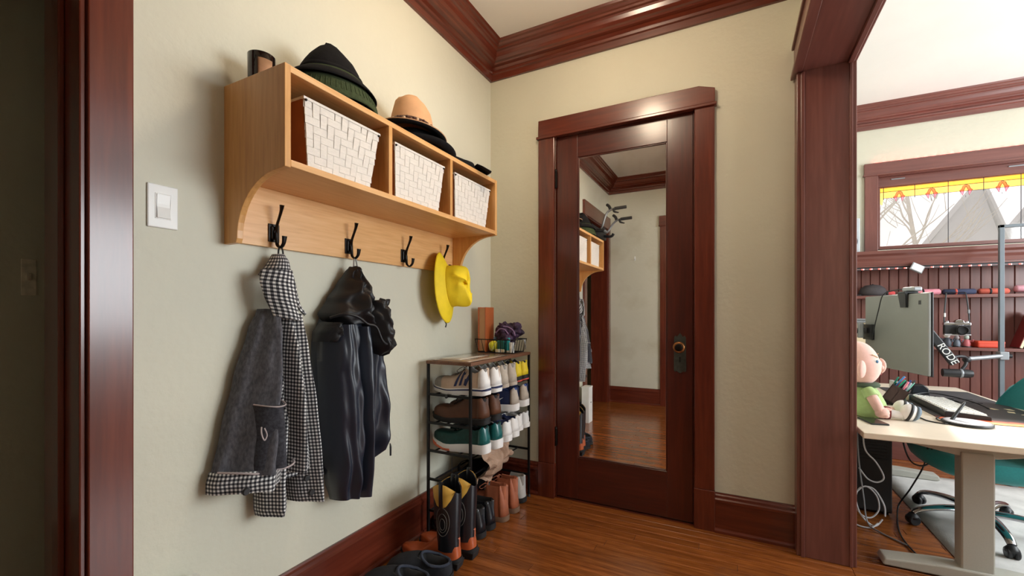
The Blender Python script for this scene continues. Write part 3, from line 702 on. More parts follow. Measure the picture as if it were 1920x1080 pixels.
# ================================================================== hanging clothes
def check_mat(name, period=0.0115, c=((0.86, 0.86, 0.84, 1), (0.16, 0.16, 0.17, 1), (0.012, 0.012, 0.016, 1))):
    m, nt, b = newmat(name); N = nt.nodes; L = nt.links
    uv = N.new('ShaderNodeUVMap'); uv.uv_map = 'uv'
    sp = N.new('ShaderNodeSeparateXYZ'); L.new(uv.outputs[0], sp.inputs[0])
    st = []
    for i in range(2):
        ml = N.new('ShaderNodeMath'); ml.operation = 'MULTIPLY'; ml.inputs[1].default_value = 1 / period; L.new(sp.outputs[i], ml.inputs[0])
        fr = N.new('ShaderNodeMath'); fr.operation = 'FRACT'; L.new(ml.outputs[0], fr.inputs[0])
        gt = N.new('ShaderNodeMath'); gt.operation = 'GREATER_THAN'; gt.inputs[1].default_value = 0.5; L.new(fr.outputs[0], gt.inputs[0]); st.append(gt)
    ad = N.new('ShaderNodeMath'); ad.operation = 'ADD'; L.new(st[0].outputs[0], ad.inputs[0]); L.new(st[1].outputs[0], ad.inputs[1])
    hf = N.new('ShaderNodeMath'); hf.operation = 'MULTIPLY'; hf.inputs[1].default_value = 0.5; L.new(ad.outputs[0], hf.inputs[0])
    rp = N.new('ShaderNodeValToRGB'); rp.color_ramp.interpolation = 'CONSTANT'; e = rp.color_ramp.elements
    e[0].position = 0; e[0].color = c[2]; e[1].position = 0.75; e[1].color = c[0]; k = e.new(0.25); k.color = c[1]
    L.new(hf.outputs[0], rp.inputs['Fac']); L.new(rp.outputs['Color'], b.inputs['Base Color'])
    b.inputs['Roughness'].default_value = 0.9; b.inputs['Specular IOR Level'].default_value = 0.2; b.inputs['Sheen Weight'].default_value = 0.2
    return m
MT['check'] = check_mat('black_white_check_wool')
MT['lining'] = mat('grey_marl_lining', srgb(92, 92, 98), 0.9, var=0.35, scale=130, bump=0.15, bscale=300, spec=0.2, stretch=(1, 1, 0.5))
MT['lining_dark'] = mat('dark_marl_pocket', srgb(62, 62, 68), 0.9, var=0.4, scale=130, spec=0.2)
MT['trimtape'] = mat('pale_trim_tape', srgb(176, 164, 164), 0.8, var=0.05)
MT['nylon'] = mat('black_nylon', srgb(30, 36, 50), 0.40, var=0.12, scale=5, bump=0.08, bscale=25, spec=0.7)
MT['nylon2'] = mat('black_nylon_matte', srgb(22, 22, 25), 0.5, var=0.15, scale=8, bump=0.10, bscale=40)
def drape(name, rows, m, parent, ncol=40, nrow=40, folds=(), thick_back=True, label=None, crump=0.0, uvrot=0.0, seed=0.0):
    """rows: (z, y0, y1, xb, xf); folds: (amp, count, phase, drift) -> closed cloth volume"""
    secs = []; uv = []
    zt, zb = rows[0][0], rows[-1][0]; total = abs(zt - zb)
    keys = [((zt - r[0]) / total,) + tuple(r[1:]) for r in rows]
    cr, sr = math.cos(uvrot), math.sin(uvrot)
    for i in range(nrow + 1):
        t = i / nrow; z = zt - t * total
        y0, y1, xb, xf = ipol(keys, t)
        sec = []; arc = 0.0; prev = None
        for j in range(ncol + 1):
            u = j / ncol
            bul = math.sin(math.pi * u) ** 0.55
            x = xb + (xf - xb) * bul
            for (amp, cnt, ph, dr) in folds: x += amp * math.sin(2 * math.pi * (cnt * (u + dr * (t - 0.5)) + ph)) * bul * (0.35 + 0.65 * t)
            x += crump * nz((u * 6 + seed, t * 7, seed)) * bul
            p = Vector((max(x, 0.006), y0 + (y1 - y0) * u, z + 0.3 * crump * nz((u * 4, t * 9 + 5, seed)) * bul))
            if prev is not None: arc += (p - prev).length
            prev = p; sec.append(p); a_, b_ = arc, -t * total; uv.append((a_ * cr - b_ * sr, a_ * sr + b_ * cr))
        for j in range(1, 6):                   # back
            u = 1 - j / 6
            sec.append(Vector((max(0.004, xb - 0.006), y0 + (y1 - y0) * u, z))); arc += 0.02; a_, b_ = arc, -t * total; uv.append((a_ * cr - b_ * sr, a_ * sr + b_ * cr))
        secs.append(sec)
    return loft(name, secs, m, parent, uv=uv, label=label, auto=80)
# ---- checked wool coat, turned half inside out on its loop
ct = thing('wool_coat', 'black and white checked wool coat hanging open, showing grey lining', 'coat', (0.08, -1.50, 0.45))
tube('hanging_loop', [(0.058, -1.506, 1.285), (0.056, -1.5035, 1.312), (0.0565, -1.497, 1.3225), (0.056, -1.4895, 1.312), (0.058, -1.488, 1.285)], 0.0028, MT['nylon2'], ct, 6)
drape('back_body', [(1.10, -1.545, -1.455, 0.012, 0.09), (0.95, -1.575, -1.425, 0.012, 0.10), (0.75, -1.625, -1.39, 0.012, 0.10), (0.56, -1.655, -1.365, 0.012, 0.10)], MT['check'], ct, 30, 24, [(0.008, 3, 0.1, 0.1)])
ln = drape('lining_panel', [(1.115, -1.560, -1.515, 0.03, 0.095), (1.05, -1.590, -1.500, 0.03, 0.115), (0.90, -1.636, -1.497, 0.03, 0.135), (0.75, -1.672, -1.498, 0.03, 0.142), (0.62, -1.700, -1.492, 0.03, 0.145)], MT['lining'], ct, 44, 30, [(0.034, 1.5, 0.55, 0.05), (0.008, 4, 0.2, 0.1)], crump=0.008)
drape('hem_band', [(0.634, -1.704, -1.488, 0.028, 0.150), (0.602, -1.712, -1.484, 0.028, 0.152), (0.572, -1.712, -1.480, 0.028, 0.150)], MT['check'], ct, 44, 6, [(0.022, 1.5, 0.55, 0.05), (0.006, 4, 0.2, 0.1)])
tube('trim_tape', [(0.062, -1.698, 0.637), (0.118, -1.665, 0.634), (0.146, -1.63, 0.626), (0.146, -1.59, 0.624), (0.162, -1.55, 0.622), (0.150, -1.515, 0.626), (0.10, -1.492, 0.632)], 0.003, MT['trimtape'], ct, 6, 5)
pk = drape('inner_pocket', [(0.822, -1.622, -1.536, 0.09, 0.170), (0.75, -1.630, -1.534, 0.09, 0.180), (0.636, -1.644, -1.530, 0.09, 0.188)], MT['lining_dark'], ct, 24, 12, [(0.010, 1.5, 0.3, 0.0)])
tube('pocket_piping', [(0.112, -1.623, 0.826), (0.160, -1.606, 0.822), (0.174, -1.580, 0.818), (0.164, -1.554, 0.820), (0.112, -1.536, 0.826)], 0.0022, MT['trimtape'], pk, 6, 5)
tube('care_loop', [(0.158, -1.628, 0.765), (0.168, -1.634, 0.748), (0.172, -1.628, 0.728), (0.172, -1.620, 0.742), (0.166, -1.624, 0.762)], 0.002, MT['trimtape'], pk, 6, 5)
# front edge folded back, in check, and the second front
drape('front_facing', [(1.10, -1.530, -1.478, 0.05, 0.115), (0.98, -1.528, -1.470, 0.05, 0.150), (0.80, -1.520, -1.455, 0.05, 0.170), (0.64, -1.512, -1.440, 0.05, 0.170), (0.585, -1.512, -1.436, 0.05, 0.165)], MT['check'], ct, 24, 26, [(0.014, 1.5, 0.7, 0.2)], uvrot=0.06)
drape('front_panel', [(1.10, -1.508, -1.450, 0.03, 0.130), (0.98, -1.500, -1.438, 0.03, 0.150), (0.80, -1.486, -1.420, 0.03, 0.165), (0.62, -1.478, -1.398, 0.03, 0.165), (0.50, -1.472, -1.386, 0.03, 0.160), (0.468, -1.468, -1.384, 0.03, 0.155)], MT['check'], ct, 28, 34, [(0.018, 1.5, 0.25, 0.15)], uvrot=-0.05)
drape('sleeve', [(1.02, -1.500, -1.460, 0.02, 0.07), (0.75, -1.560, -1.470, 0.02, 0.11), (0.56, -1.574, -1.492, 0.03, 0.125), (0.465, -1.572, -1.490, 0.03, 0.125), (0.455, -1.570, -1.492, 0.035, 0.12)], MT['check'], ct, 26, 26, [(0.010, 2, 0.2, 0.2)])
# turned-up collar
V = []
def collar(name, rows, m=MT['check']):
    secs = []; uv = []
    for (z, y0, y1, xm, lean) in rows:
        sec = []
        for j in range(17):
            u = j / 16; a = math.pi * u
            sec.append((0.03 + xm * math.sin(a) + lean, y0 + (y1 - y0) * (0.5 - 0.5 * math.cos(a)), z + 0.02 * math.sin(a) * (1 if z < 1.2 else 0)))
            uv.append((u * 0.16, z * 1.0))
        secs.append(sec)
    o = loft(name, secs, m, ct, closed=False, cap=False, uv=uv)
    s = o.modifiers.new('sol', 'SOLIDIFY'); s.thickness = 0.005; s.offset = 0
    return o
collar('collar_stand', [(1.296, -1.511, -1.482, 0.030, 0.006), (1.275, -1.522, -1.472, 0.050, 0.004), (1.245, -1.540, -1.466, 0.066, 0.0), (1.225, -1.556, -1.462, 0.074, 0.0)])
# two lapel wings: curved sheets
def wing(name, outline, xs, uvrot=0):
    # outline rows: (z, y0, y1, x0, x1)
    g = []; uv = []; cr, sr = math.cos(uvrot), math.sin(uvrot); n = 14; m = 16
    keys = [((outline[0][0] - r[0]) / (outline[0][0] - outline[-1][0]),) + tuple(r) for r in outline]
    for i in range(n + 1):
        t = i / n; z, y0, y1, x0, x1 = ipol(keys, t)
        row = []
        for j in range(m + 1):
            u = j / m
            row.append((x0 + (x1 - x0) * u + xs * math.sin(math.pi * u), y0 + (y1 - y0) * u, z - 0.012 * u * t))
            a_, b_ = (y1 - y0) * u, z; uv.append((a_ * cr - b_ * sr, a_ * sr + b_ * cr))
        g.append(row)
    return sheet(name, g, MT['check'], ct, 0.005, uv)
wing('collar_wing', [(1.240, -1.574, -1.500, 0.070, 0.118), (1.20, -1.580, -1.498, 0.075, 0.130), (1.15, -1.570, -1.496, 0.085, 0.135), (1.11, -1.555, -1.490, 0.095, 0.135), (1.088, -1.548, -1.478, 0.10, 0.135)], 0.018, 0.12)
wing('collar_wing', [(1.205, -1.486, -1.464, 0.105, 0.06), (1.17, -1.492, -1.462, 0.12, 0.07), (1.13, -1.486, -1.446, 0.125, 0.07), (1.105, -1.470, -1.424, 0.12, 0.08)], 0.014, -0.5)
for p in ((0.150, -1.668, 0.588), (0.168, -1.466, 0.515), (0.150, -1.470, 0.560)):
    lathe('button', [(0, 0.006), (0.009, 0.006), (0.011, 0.003), (0.011, 0), (0, 0)], (p[0] - 0.002, p[1], p[2]), MT['dark'], ct, 14, 'x')
# ---- black rain jacket hung by its hood
rj = thing('rain_jacket', 'black hooded rain jacket hanging from the second hook', 'jacket', (0.09, -1.18, 0.40))
tube('hanging_loop', [(0.058, -1.186, 1.275), (0.056, -1.184, 1.305), (0.0565, -1.178, 1.3225), (0.056, -1.171, 1.305), (0.060, -1.168, 1.270)], 0.0032, mat('grey_cord', srgb(150, 148, 142), 0.6), rj, 6)
drape('back_body', [(1.09, -1.31, -1.10, 0.012, 0.11), (1.0, -1.345, -1.06, 0.012, 0.12), (0.80, -1.352, -1.04, 0.012, 0.12), (0.62, -1.356, -1.05, 0.012, 0.11), (0.505, -1.356, -1.10, 0.012, 0.09)], MT['nylon'], rj, 44, 36, [(0.012, 2.5, 0.3, 0.08)], crump=0.01)
drape('sleeve', [(1.06, -1.345, -1.245, 0.05, 0.165), (0.95, -1.352, -1.225, 0.05, 0.175), (0.80, -1.345, -1.205, 0.05, 0.175), (0.62, -1.335, -1.190, 0.05, 0.170), (0.48, -1.318, -1.196, 0.05, 0.160), (0.405, -1.296, -1.205, 0.05, 0.140)], MT['nylon'], rj, 44, 44, [(0.012, 1.6, 0.1, 0.10), (0.003, 4, 0.5, -0.15)], crump=0.012, seed=3.1)
drape('front_panel', [(1.05, -1.235, -1.165, 0.05, 0.15), (0.90, -1.236, -1.150, 0.05, 0.165), (0.70, -1.232, -1.165, 0.05, 0.175), (0.50, -1.226, -1.160, 0.05, 0.165), (0.392, -1.222, -1.152, 0.05, 0.145)], MT['nylon'], rj, 24, 36, [(0.008, 1.2, 0.6, 0.12)], crump=0.006, seed=6.2)
drape('side_panel', [(1.02, -1.195, -1.085, 0.03, 0.14), (0.88, -1.190, -1.055, 0.03, 0.15), (0.72, -1.185, -1.040, 0.03, 0.15), (0.60, -1.180, -1.028, 0.03, 0.145), (0.545, -1.175, -1.038, 0.03, 0.12), (0.515, -1.172, -1.10, 0.03, 0.09)], MT['nylon'], rj, 34, 34, [(0.016, 1.6, 0.05, 0.35)], crump=0.014, seed=9.4)
# hood: peaked cone open towards the viewer's left, with a drooping lobe on the right
hood = drape('hood', [(1.286, -1.196, -1.176, 0.045, 0.075), (1.262, -1.214, -1.164, 0.035, 0.095), (1.21, -1.246, -1.136, 0.025, 0.135), (1.15, -1.292, -1.108, 0.025, 0.160), (1.095, -1.330, -1.088, 0.025, 0.175), (1.062, -1.306, -1.082, 0.03, 0.165)], MT['nylon2'], rj, 40, 26, [(0.012, 3, 0.15, -0.3)], crump=0.03, seed=2.0)
drape('hood_lobe', [(1.150, -1.190, -1.100, 0.06, 0.180), (1.09, -1.205, -1.085, 0.06, 0.205), (1.03, -1.200, -1.072, 0.07, 0.215), (0.975, -1.190, -1.064, 0.08, 0.210), (0.945, -1.170, -1.080, 0.09, 0.185), (0.932, -1.148, -1.105, 0.10, 0.150)], MT['nylon2'], rj, 30, 24, [(0.012, 2, 0.4, 0.3)], crump=0.03, seed=8.0)
drape('collar', [(1.068, -1.350, -1.305, 0.06, 0.150), (1.03, -1.372, -1.300, 0.05, 0.160), (1.0, -1.372, -1.32, 0.05, 0.14)], MT['nylon2'], rj, 18, 8, [(0.008, 1.2, 0.3, 0.2)], crump=0.02)
tube('hood_edge', [(0.12, -1.352, 1.085), (0.165, -1.325, 1.098), (0.185, -1.285, 1.088), (0.192, -1.245, 1.062), (0.205, -1.215, 1.050), (0.215, -1.195, 1.000), (0.216, -1.172, 0.982)], 0.005, MT['nylon2'], rj, 8, 6)
tube('hood_tab', [(0.13, -1.125, 1.150), (0.15, -1.112, 1.142), (0.155, -1.098, 1.150), (0.15, -1.082, 1.158)], [0.012, 0.014, 0.009, 0.001], MT['nylon2'], rj, 8, 5, flat=(0.5, 1.2))
tube('zip_pull', [(0.105, -1.034, 0.552), (0.107, -1.033, 0.535), (0.107, -1.033, 0.500)], [0.002, 0.0045, 0.004], MT['dark'], rj, 6, 4)
# ---- yellow sun hat on the last hook
MT['yellow'] = mat('bright_yellow_cotton', srgb(252, 220, 34), 0.7, var=0.05, scale=30, bump=0.12, bscale=200)
yh = thing('sun_hat', 'bright yellow floppy hat hanging on the hook nearest the door', 'hat', (0.06, -0.58, 1.24))
def ring_hat(name, prof, m, fn, n=56, thick=0.003):
    V = []; Fc = []; k = len(prof)
    for q in range(n):
        a = 2 * math.pi * q / n
        for j, (r, h) in enumerate(prof): V.append(fn(r, h, a, j / (k - 1)))
    for q in range(n):
        for j in range(k - 1): Fc.append((q * k + j, ((q + 1) % n) * k + j, ((q + 1) % n) * k + j + 1, q * k + j + 1))
    o = obj(name, V, Fc, m, yh, smooth=True); weld(o, 1e-4)
    s = o.modifiers.new('sol', 'SOLIDIFY'); s.thickness = thick; s.offset = 0
    return o
ax = Vector((0.93, 0.30, 0.10)).normalized(); e1 = Vector((0.02, -0.08, 1)).normalized(); e1 = (e1 - ax * e1.dot(ax)).normalized(); e2 = ax.cross(e1).normalized()
YC = Vector((0.085, -0.585, 1.245))
def yb(r, h, a, t):
    c, s = math.cos(a), math.sin(a)
    low = max(0, -c)
    rr = r * (1 + 0.10 * low - 0.02 * s)
    p = YC + e1 * (rr * c * 0.175) + e2 * (rr * s * 0.125) + ax * (h + 0.012 * math.sin(2 * a + 0.6) * max(0, r - 0.55))
    p.x = max(p.x, 0.012); return p
ring_hat('brim', [(1.0, -0.030), (0.97, -0.026), (0.85, -0.016), (0.72, -0.006), (0.60, 0.004), (0.57, 0.010)], MT['yellow'], yb)
def yc(r, h, a, t):
    p = yb(r, h, a, t)
    if t > 0.15:
        k = min(1, (t - 0.15) / 0.4)
        d = mnoise.noise_vector(p * 19.0 + Vector((3, 1, 7)))
        p = p + d * 0.040 * k
        p -= e1 * 0.018 * k * (0.5 + 0.5 * math.sin(3 * a))
    return p
cr_ = ring_hat('crown', [(0.585, 0.006), (0.57, 0.022), (0.55, 0.045), (0.53, 0.068), (0.49, 0.088), (0.40, 0.102), (0.28, 0.108), (0.14, 0.110), (0.0, 0.110)], MT['yellow'], yc, 64)
subsurf(cr_, 1)
tube('chin_strap', [(0.068, -0.600, 1.075), (0.074, -0.598, 1.060), (0.078, -0.594, 1.046), (0.072, -0.592, 1.030)], [0.003, 0.0045, 0.003, 0.004], MT['dark'], yh, 8, 5)
tube('hanging_loop', [(0.075, -0.562, 1.352), (0.066, -0.560, 1.336), (0.075, -0.558, 1.352)], 0.003, MT['yellow'], yh, 6, 4)
# ================================================================== shoe rack
MT['rackwood'] = wood('brown_rack_board', srgb(96, 62, 44), srgb(140, 98, 72), 0.45, 'y', 5, 0.05, c2=srgb(118, 80, 58))
RX0, RX1, RY0, RY1, RZ = 0.054, 0.300, -0.711, -0.061, 0.853
rk = thing('shoe_rack', 'narrow black metal shoe rack with a brown wooden top', 'shoe rack', (0.177, -0.386, 0))
for x in (RX0, RX1):
    for y in (RY0, RY1):
        p = box('post', (x - 0.006, x + 0.006), (y - 0.006, y + 0.006), (0.012, RZ), MT['black'], rk, 0.001)
        lathe('foot_cap', [(0, 0), (0.010, 0), (0.010, 0.010), (0.007, 0.014), (0, 0.014)], (x, y, 0), MT['dark'], p, 12)
box('top_board', (RX0 - 0.008, RX1 + 0.008), (RY0 - 0.008, RY1 + 0.008), (RZ, RZ + 0.016), MT['rackwood'], rk, 0.002)
LV = (0.702, 0.562, 0.424, 0.284, 0.130)
for z in LV:
    for y in (RY0, RY1):
        box('side_bar', (RX0, RX1), (y - 0.004, y + 0.004), (z - 0.005, z + 0.007), MT['black'], rk, 0.001)
    for x in ((0.088, 0.155, 0.225, 0.288) if z > 0.4 else ((0.088, 0.228) if z > 0.2 else (0.066,))):
        tube('rail', [(x, RY0, z + 0.001), (x, RY1, z + 0.001)], 0.0042, MT['black'], rk, 8, sm=False)
lathe('tension_knob', [(0, 0), (0.007, 0), (0.008, -0.008), (0.004, -0.012), (0, -0.012)], (0.17, RY0 - 0.004, 0.700), MT['dark'], rk, 12, 'y')
pp = thing('paper_folder', 'flat glossy sheet lying on the shoe rack top', 'folder', (0.17, -0.49, RZ + 0.016))
MT['folder'] = mat('pale_glossy_folder', srgb(168, 146, 126), 0.18, var=0.06, coat=0.4)
g = [[(x, y, RZ + 0.0185 + 0.004 * nz((x * 9, y * 9, 0))) for x in (0.066, 0.12, 0.18, 0.24, 0.296)] for y in (-0.705, -0.60, -0.50, -0.40, -0.30)]
sheet('sheet', g, MT['folder'], pp, 0.0012)
g = [[(x, y, RZ + 0.0205 + 0.004 * nz((x * 9, y * 9, 0))) for x in (0.07, 0.12, 0.17, 0.21)] for y in (-0.66, -0.56, -0.46, -0.37)]
sheet('inner_sheet', g, mat('clear_sleeve', srgb(204, 196, 184), 0.15, var=0.05, coat=0.6), pp, 0.0008)

# ================================================================== shoes
def shoe(name, label, group, L=0.29, W=0.10, H=0.095, toeH=0.052, sole_h=0.028, m_up='u', m_sole='s', m_line='l', heel_block=0.0, tongue=1.12, dip=0.80, op=(0.05, 0.36),
         laces=None, toe_cap=None, heel_tab=None, sole2=None, spring=0.014, mid=None, toe_pt=0.0, foxing=None, hk=None, collar_w=0.62):
    """low shoe or ankle boot, heel at +x, toe at -x, centred on the origin"""
    t = thing(name, label, 'boot' if name.endswith('boot') else ('slipper' if name == 'slipper' else 'shoe'), (0, 0, 0), group)
    wk = [(0, 0.03), (0.006, 0.12), (0.016, 0.19), (0.03, 0.245), (0.05, 0.285), (0.10, 0.335), (0.2, 0.365), (0.32, 0.355), (0.45, 0.385), (0.62, 0.47), (0.74, 0.485), (0.86, 0.425 - 0.1 * toe_pt), (0.94, 0.32 - 0.12 * toe_pt), (0.985, 0.19 - 0.1 * toe_pt), (1.0, 0.09 - 0.04 * toe_pt)]
    zk = [(0, 0.006), (0.08, 0.0), (0.7, 0.0), (0.88, 0.5 * spring), (1.0, spring)]
    S = [0, 0.006, 0.016, 0.03, 0.05, 0.09, 0.14, 0.2, 0.26, 0.31, 0.36, 0.40, 0.44, 0.5, 0.56, 0.62, 0.68, 0.74, 0.8, 0.86, 0.91, 0.95, 0.98, 1.0]
    def sh_(s): return sole_h * (1.18 if s < 0.3 else 1.18 - 0.30 * min(1, (s - 0.3) / 0.35))
    def xs(s): return L / 2 - s * L
    # sole
    def band(nm, f0, f1, grow, m, par, smin=0.0):
        secs = []
        for s in S:
            if s < smin: continue
            w = ipol(wk, s) * W * grow; z0 = ipol(zk, s); h = sh_(s)
            a, b_ = z0 + f0 * h, z0 + f1 * h
            secs.append([(xs(s), -w * 0.95, a), (xs(s), -w * 1.03, a * 0.6 + b_ * 0.4), (xs(s), -w, b_), (xs(s), w, b_), (xs(s), w * 1.03, a * 0.6 + b_ * 0.4), (xs(s), w * 0.95, a)])
        # stretch ends a little beyond the upper
        secs = [[(p[0] * grow, p[1], p[2]) for p in q] for q in secs]
        return loft(nm, secs, MT[m], par, auto=35)
    so_ = band('sole', 0.0, 1.0, 1.04, m_sole, t)
    if sole2: band('outsole', 0.02, 0.62 if sole2 == 'shoe_coral' else 0.30, 1.05, sole2, so_, 0.6 if sole2 == 'shoe_coral' else 0.0)
    if mid: band('midsole_stripe', 0.55, 0.86, 1.052, mid, so_)
    if foxing: band('welt', 0.8, 1.05, 1.06, foxing, so_)
    if heel_block:
        secs = []
        for s in (0, 0.006, 0.016, 0.03, 0.05, 0.09, 0.14, 0.2, 0.26):
            w = ipol(wk, s) * W * 1.03; z0 = ipol(zk, s)
            secs.append([(xs(s) * 1.03, -w * 0.94, -heel_block), (xs(s) * 1.04, -w, z0 + 0.001), (xs(s) * 1.04, w, z0 + 0.001), (xs(s) * 1.03, w * 0.94, -heel_block)])
        loft('heel_block', secs, MT[m_sole], t, auto=35)
    # upper
    hkk = hk or [(0, H * 0.98), (0.03, H * 1.06), (0.07, H * 1.0), (0.14, H * 0.88), (0.21, H * dip), (0.29, H * 0.90), (0.36, H * tongue), (0.42, H * 0.98), (0.5, H * 0.82), (0.58, H * 0.70), (0.68, toeH * 1.15), (0.8, toeH), (0.9, toeH * 0.86), (0.96, toeH * 0.62), (1.0, toeH * 0.25)]
    cols_up = 6
    V = []; nC = 2 * cols_up + 1 + 6
    inner0 = cols_up; 
    def section(s):
        w = ipol(wk, s) * W * 0.985; z0 = ipol(zk, s) + sh_(s) * 0.95; top = ipol(zk, s) + sh_(s) + ipol(hkk, s)
        isop = op[0] <= s <= op[1]
        cw = (collar_w if s < op[1] + 0.02 else 0.5) * W * 0.5
        cw = min(cw, w * (0.86 if s < 0.5 else 0.62))
        left = []
        for k in range(cols_up + 1):
            f = k / cols_up
            if isop: yy = w * (1 + 0.05 * math.sin(math.pi * f)) * (1 - f ** 1.6) + cw * f ** 1.6; zz = z0 + (top - z0) * f
            else:
                ang = f * math.pi / 2
                yy = w * math.cos(ang * 0.62) ** 0.8 * (1 + 0.06 * math.sin(math.pi * f)) if f < 1 else w * 0.62
                yy = w * (1 - 0.42 * f ** 2.4); zz = z0 + (top - z0) * (math.sin(ang) ** 0.85) * 0.93
            left.append((yy, zz))
        if isop: inn = [(cw - 0.006, top - 0.002), (cw * 0.92 - 0.006, z0 + (top - z0) * 0.4), (cw * 0.5, z0 + 0.004)]
        else:
            y_, z_ = left[-1]; inn = [(y_ * 0.78, z_ + (top - z_) * 0.55), (y_ * 0.5, z_ + (top - z_) * 0.85), (y_ * 0.2, z_ + (top - z_) * 1.0)]
        x = xs(s)
        hl = 0.0 if s > 0.14 else 0.22 * (1 - s / 0.14)
        row = [(x - hl * max(0, b_ - z0 - 0.02) ** 1.0, -a, b_) for a, b_ in left] + [(x, -a, b_) for a, b_ in inn] + [(x, 0, inn[2][1])] + [(x, a, b_) for a, b_ in reversed(inn)] + [(x - hl * max(0, b_ - z0 - 0.02) ** 1.0, a, b_) for a, b_ in reversed(left)]
        return row, isop
    rows = []; ops = []
    for s in S:
        r_, o_ = section(s); rows.append(r_); ops.append(o_)
    n = len(rows[0]); Vv = [p for r_ in rows for p in r_]
    fu = []; fl_ = []
    for i in range(len(rows) - 1):
        for j in range(n - 1):
            f = (i * n + j, i * n + j + 1, (i + 1) * n + j + 1, (i + 1) * n + j)
            innerc = cols_up <= j < n - 1 - cols_up
            (fl_ if innerc and ops[i] or (innerc and ops[i + 1] and not ops[i]) else fu).append(f)
    fu.append(tuple(range(n))); fu.append(tuple(range((len(rows) - 1) * n, len(rows) * n))[::-1])
    def sub_obj(nm, fs, m):
        used = sorted({i for f in fs for i in f}); mp_ = {a: k for k, a in enumerate(used)}
        return obj(nm, [Vv[i] for i in used], [tuple(mp_[i] for i in f) for f in fs], MT[m], t, smooth=True, auto=70)
    up_ = sub_obj('upper', fu, m_up)
    if fl_: sub_obj('lining', fl_, m_line)
    def topz(s): return ipol(zk, s) + sh_(s) + ipol(hkk, s)
    def side(s, f):
        w = ipol(wk, s) * W * 0.985; z0 = ipol(zk, s) + sh_(s) * 0.95
        r_, isop = section(s); k = f * cols_up; a = int(min(k, cols_up - 1)); q = k - a
        p0, p1 = Vector(r_[a]), Vector(r_[a + 1]); return p0 * (1 - q) + p1 * q
    if laces:
        for k in range(5):
            s = 0.40 + 0.05 * k; z = topz(s) + 0.0015; hw = ipol(wk, s) * W * 0.42
            tube('lace', [(xs(s), -hw, z - 0.006), (xs(s) - 0.004, 0, z + 0.002), (xs(s) - 0.008, hw, z - 0.006)], 0.0023, MT[laces], up_, 5, 4)
        z = topz(0.41); x = xs(0.41)
        for sgn in (-1, 1):
            tube('lace_loop', [(x, 0, z + 0.004), (x - 0.01, sgn * 0.018, z + 0.012), (x - 0.035, sgn * 0.032, z - 0.006), (x - 0.020, sgn * 0.034, z - 0.012), (x, 0, z + 0.003)], 0.002, MT[laces], up_, 5, 5)
    if toe_cap:
        secs = [[Vector((p[0] * 1.006, p[1] * 1.03, p[2] + 0.0015)) for p in section(s)[0]] for s in (0.80, 0.86, 0.91, 0.95, 0.98, 1.0)]
        loft('toe_cap', secs, MT[toe_cap], up_, closed=False, cap=False)
    if heel_tab:
        secs = []
        for s in (0.14, 0.09, 0.05, 0.03, 0.016, 0.006, 0.0):
            r_ = section(s)[0]; secs.append([Vector((p[0] + 0.0018, p[1] * 1.04, p[2])) for p in r_[0:cols_up + 1]])
        for s in (0.0, 0.006, 0.016, 0.03, 0.05, 0.09, 0.14):
            r_ = section(s)[0]; secs.append([Vector((p[0] + 0.0018, p[1] * 1.04, p[2])) for p in r_[::-1][0:cols_up + 1]])
        o = loft('heel_counter', secs, MT[heel_tab], up_, closed=False, cap=False)
        sm_ = o.modifiers.new('sol', 'SOLIDIFY'); sm_.thickness = 0.0015; sm_.offset = 0
    return t, side, section, xs, topz
def stripes(t, side, m, s_list, lean=0.07, wd=0.022, f=(0.12, 0.80)):
    for sgn in (0, 1):
        for s in s_list:
            pts = []
            for a in range(5):
                ff = f[0] + (f[1] - f[0]) * a / 4
                for ds in (0, wd):
                    p = side(s + ds - lean * a / 4 + lean * 0.5, ff) + Vector((0, -0.0014, 0.0004))
                    if sgn: p.y = -p.y
                    pts.append(p)
            obj('stripe', pts, [(2 * a, 2 * a + 1, 2 * a + 3, 2 * a + 2) for a in range(4)], MT[m], t, smooth=True)
def pair(first, p1, p2, lab2, r1=0, r2=0):
    for r_, p in ((r1, p1),):
        first.location = p; first.rotation_euler = (0, 0, math.radians(r_))
    c = copy_tree(first); c.location = p2; c.rotation_euler = (0, 0, math.radians(r2)); c.scale = (1, -1, 1); c['label'] = lab2
    return c
def cm(k, *a, **kw): MT[k] = mat(k, *a, **kw)
cm('shoe_tan', srgb(206, 182, 160), 0.75, var=0.06, scale=40, bump=0.15); cm('shoe_white', srgb(240, 238, 236), 0.5, var=0.03); cm('shoe_navy', srgb(38, 46, 88), 0.6, var=0.1)
cm('shoe_grey', srgb(150, 146, 140), 0.8, var=0.1, scale=60); cm('shoe_brown', srgb(92, 56, 36), 0.6, var=0.3, scale=14, bump=0.2); cm('shoe_dark', srgb(30, 29, 30), 0.7, var=0.15); cm('shoe_greylace', srgb(120, 110, 100), 0.8)
cm('shoe_teal', srgb(10, 96, 96), 0.35, var=0.15, scale=20, coat=0.3); cm('shoe_tealdark', srgb(10, 62, 58), 0.6, var=0.25, scale=60, bump=0.15); cm('shoe_coral', srgb(240, 128, 92), 0.6); cm('shoe_yellow', srgb(236, 208, 40), 0.6, var=0.1); cm('shoe_red', srgb(206, 84, 70), 0.6)
cm('shoe_beige', srgb(188, 176, 162), 0.8, var=0.08, scale=60); cm('shoe_blue', srgb(66, 92, 160), 0.7, var=0.1); cm('shoe_navy2', srgb(26, 38, 78), 0.7, var=0.12, scale=60)
cm('boot_black', srgb(26, 28, 34), 0.3, var=0.2, coat=0.2); cm('boot_tan', srgb(176, 104, 74), 0.5, var=0.15, scale=18, bump=0.12); cm('boot_rust', srgb(182, 88, 48), 0.35, var=0.12, coat=0.2); cm('boot_grey', srgb(196, 194, 190), 0.9, var=0.06, scale=50)
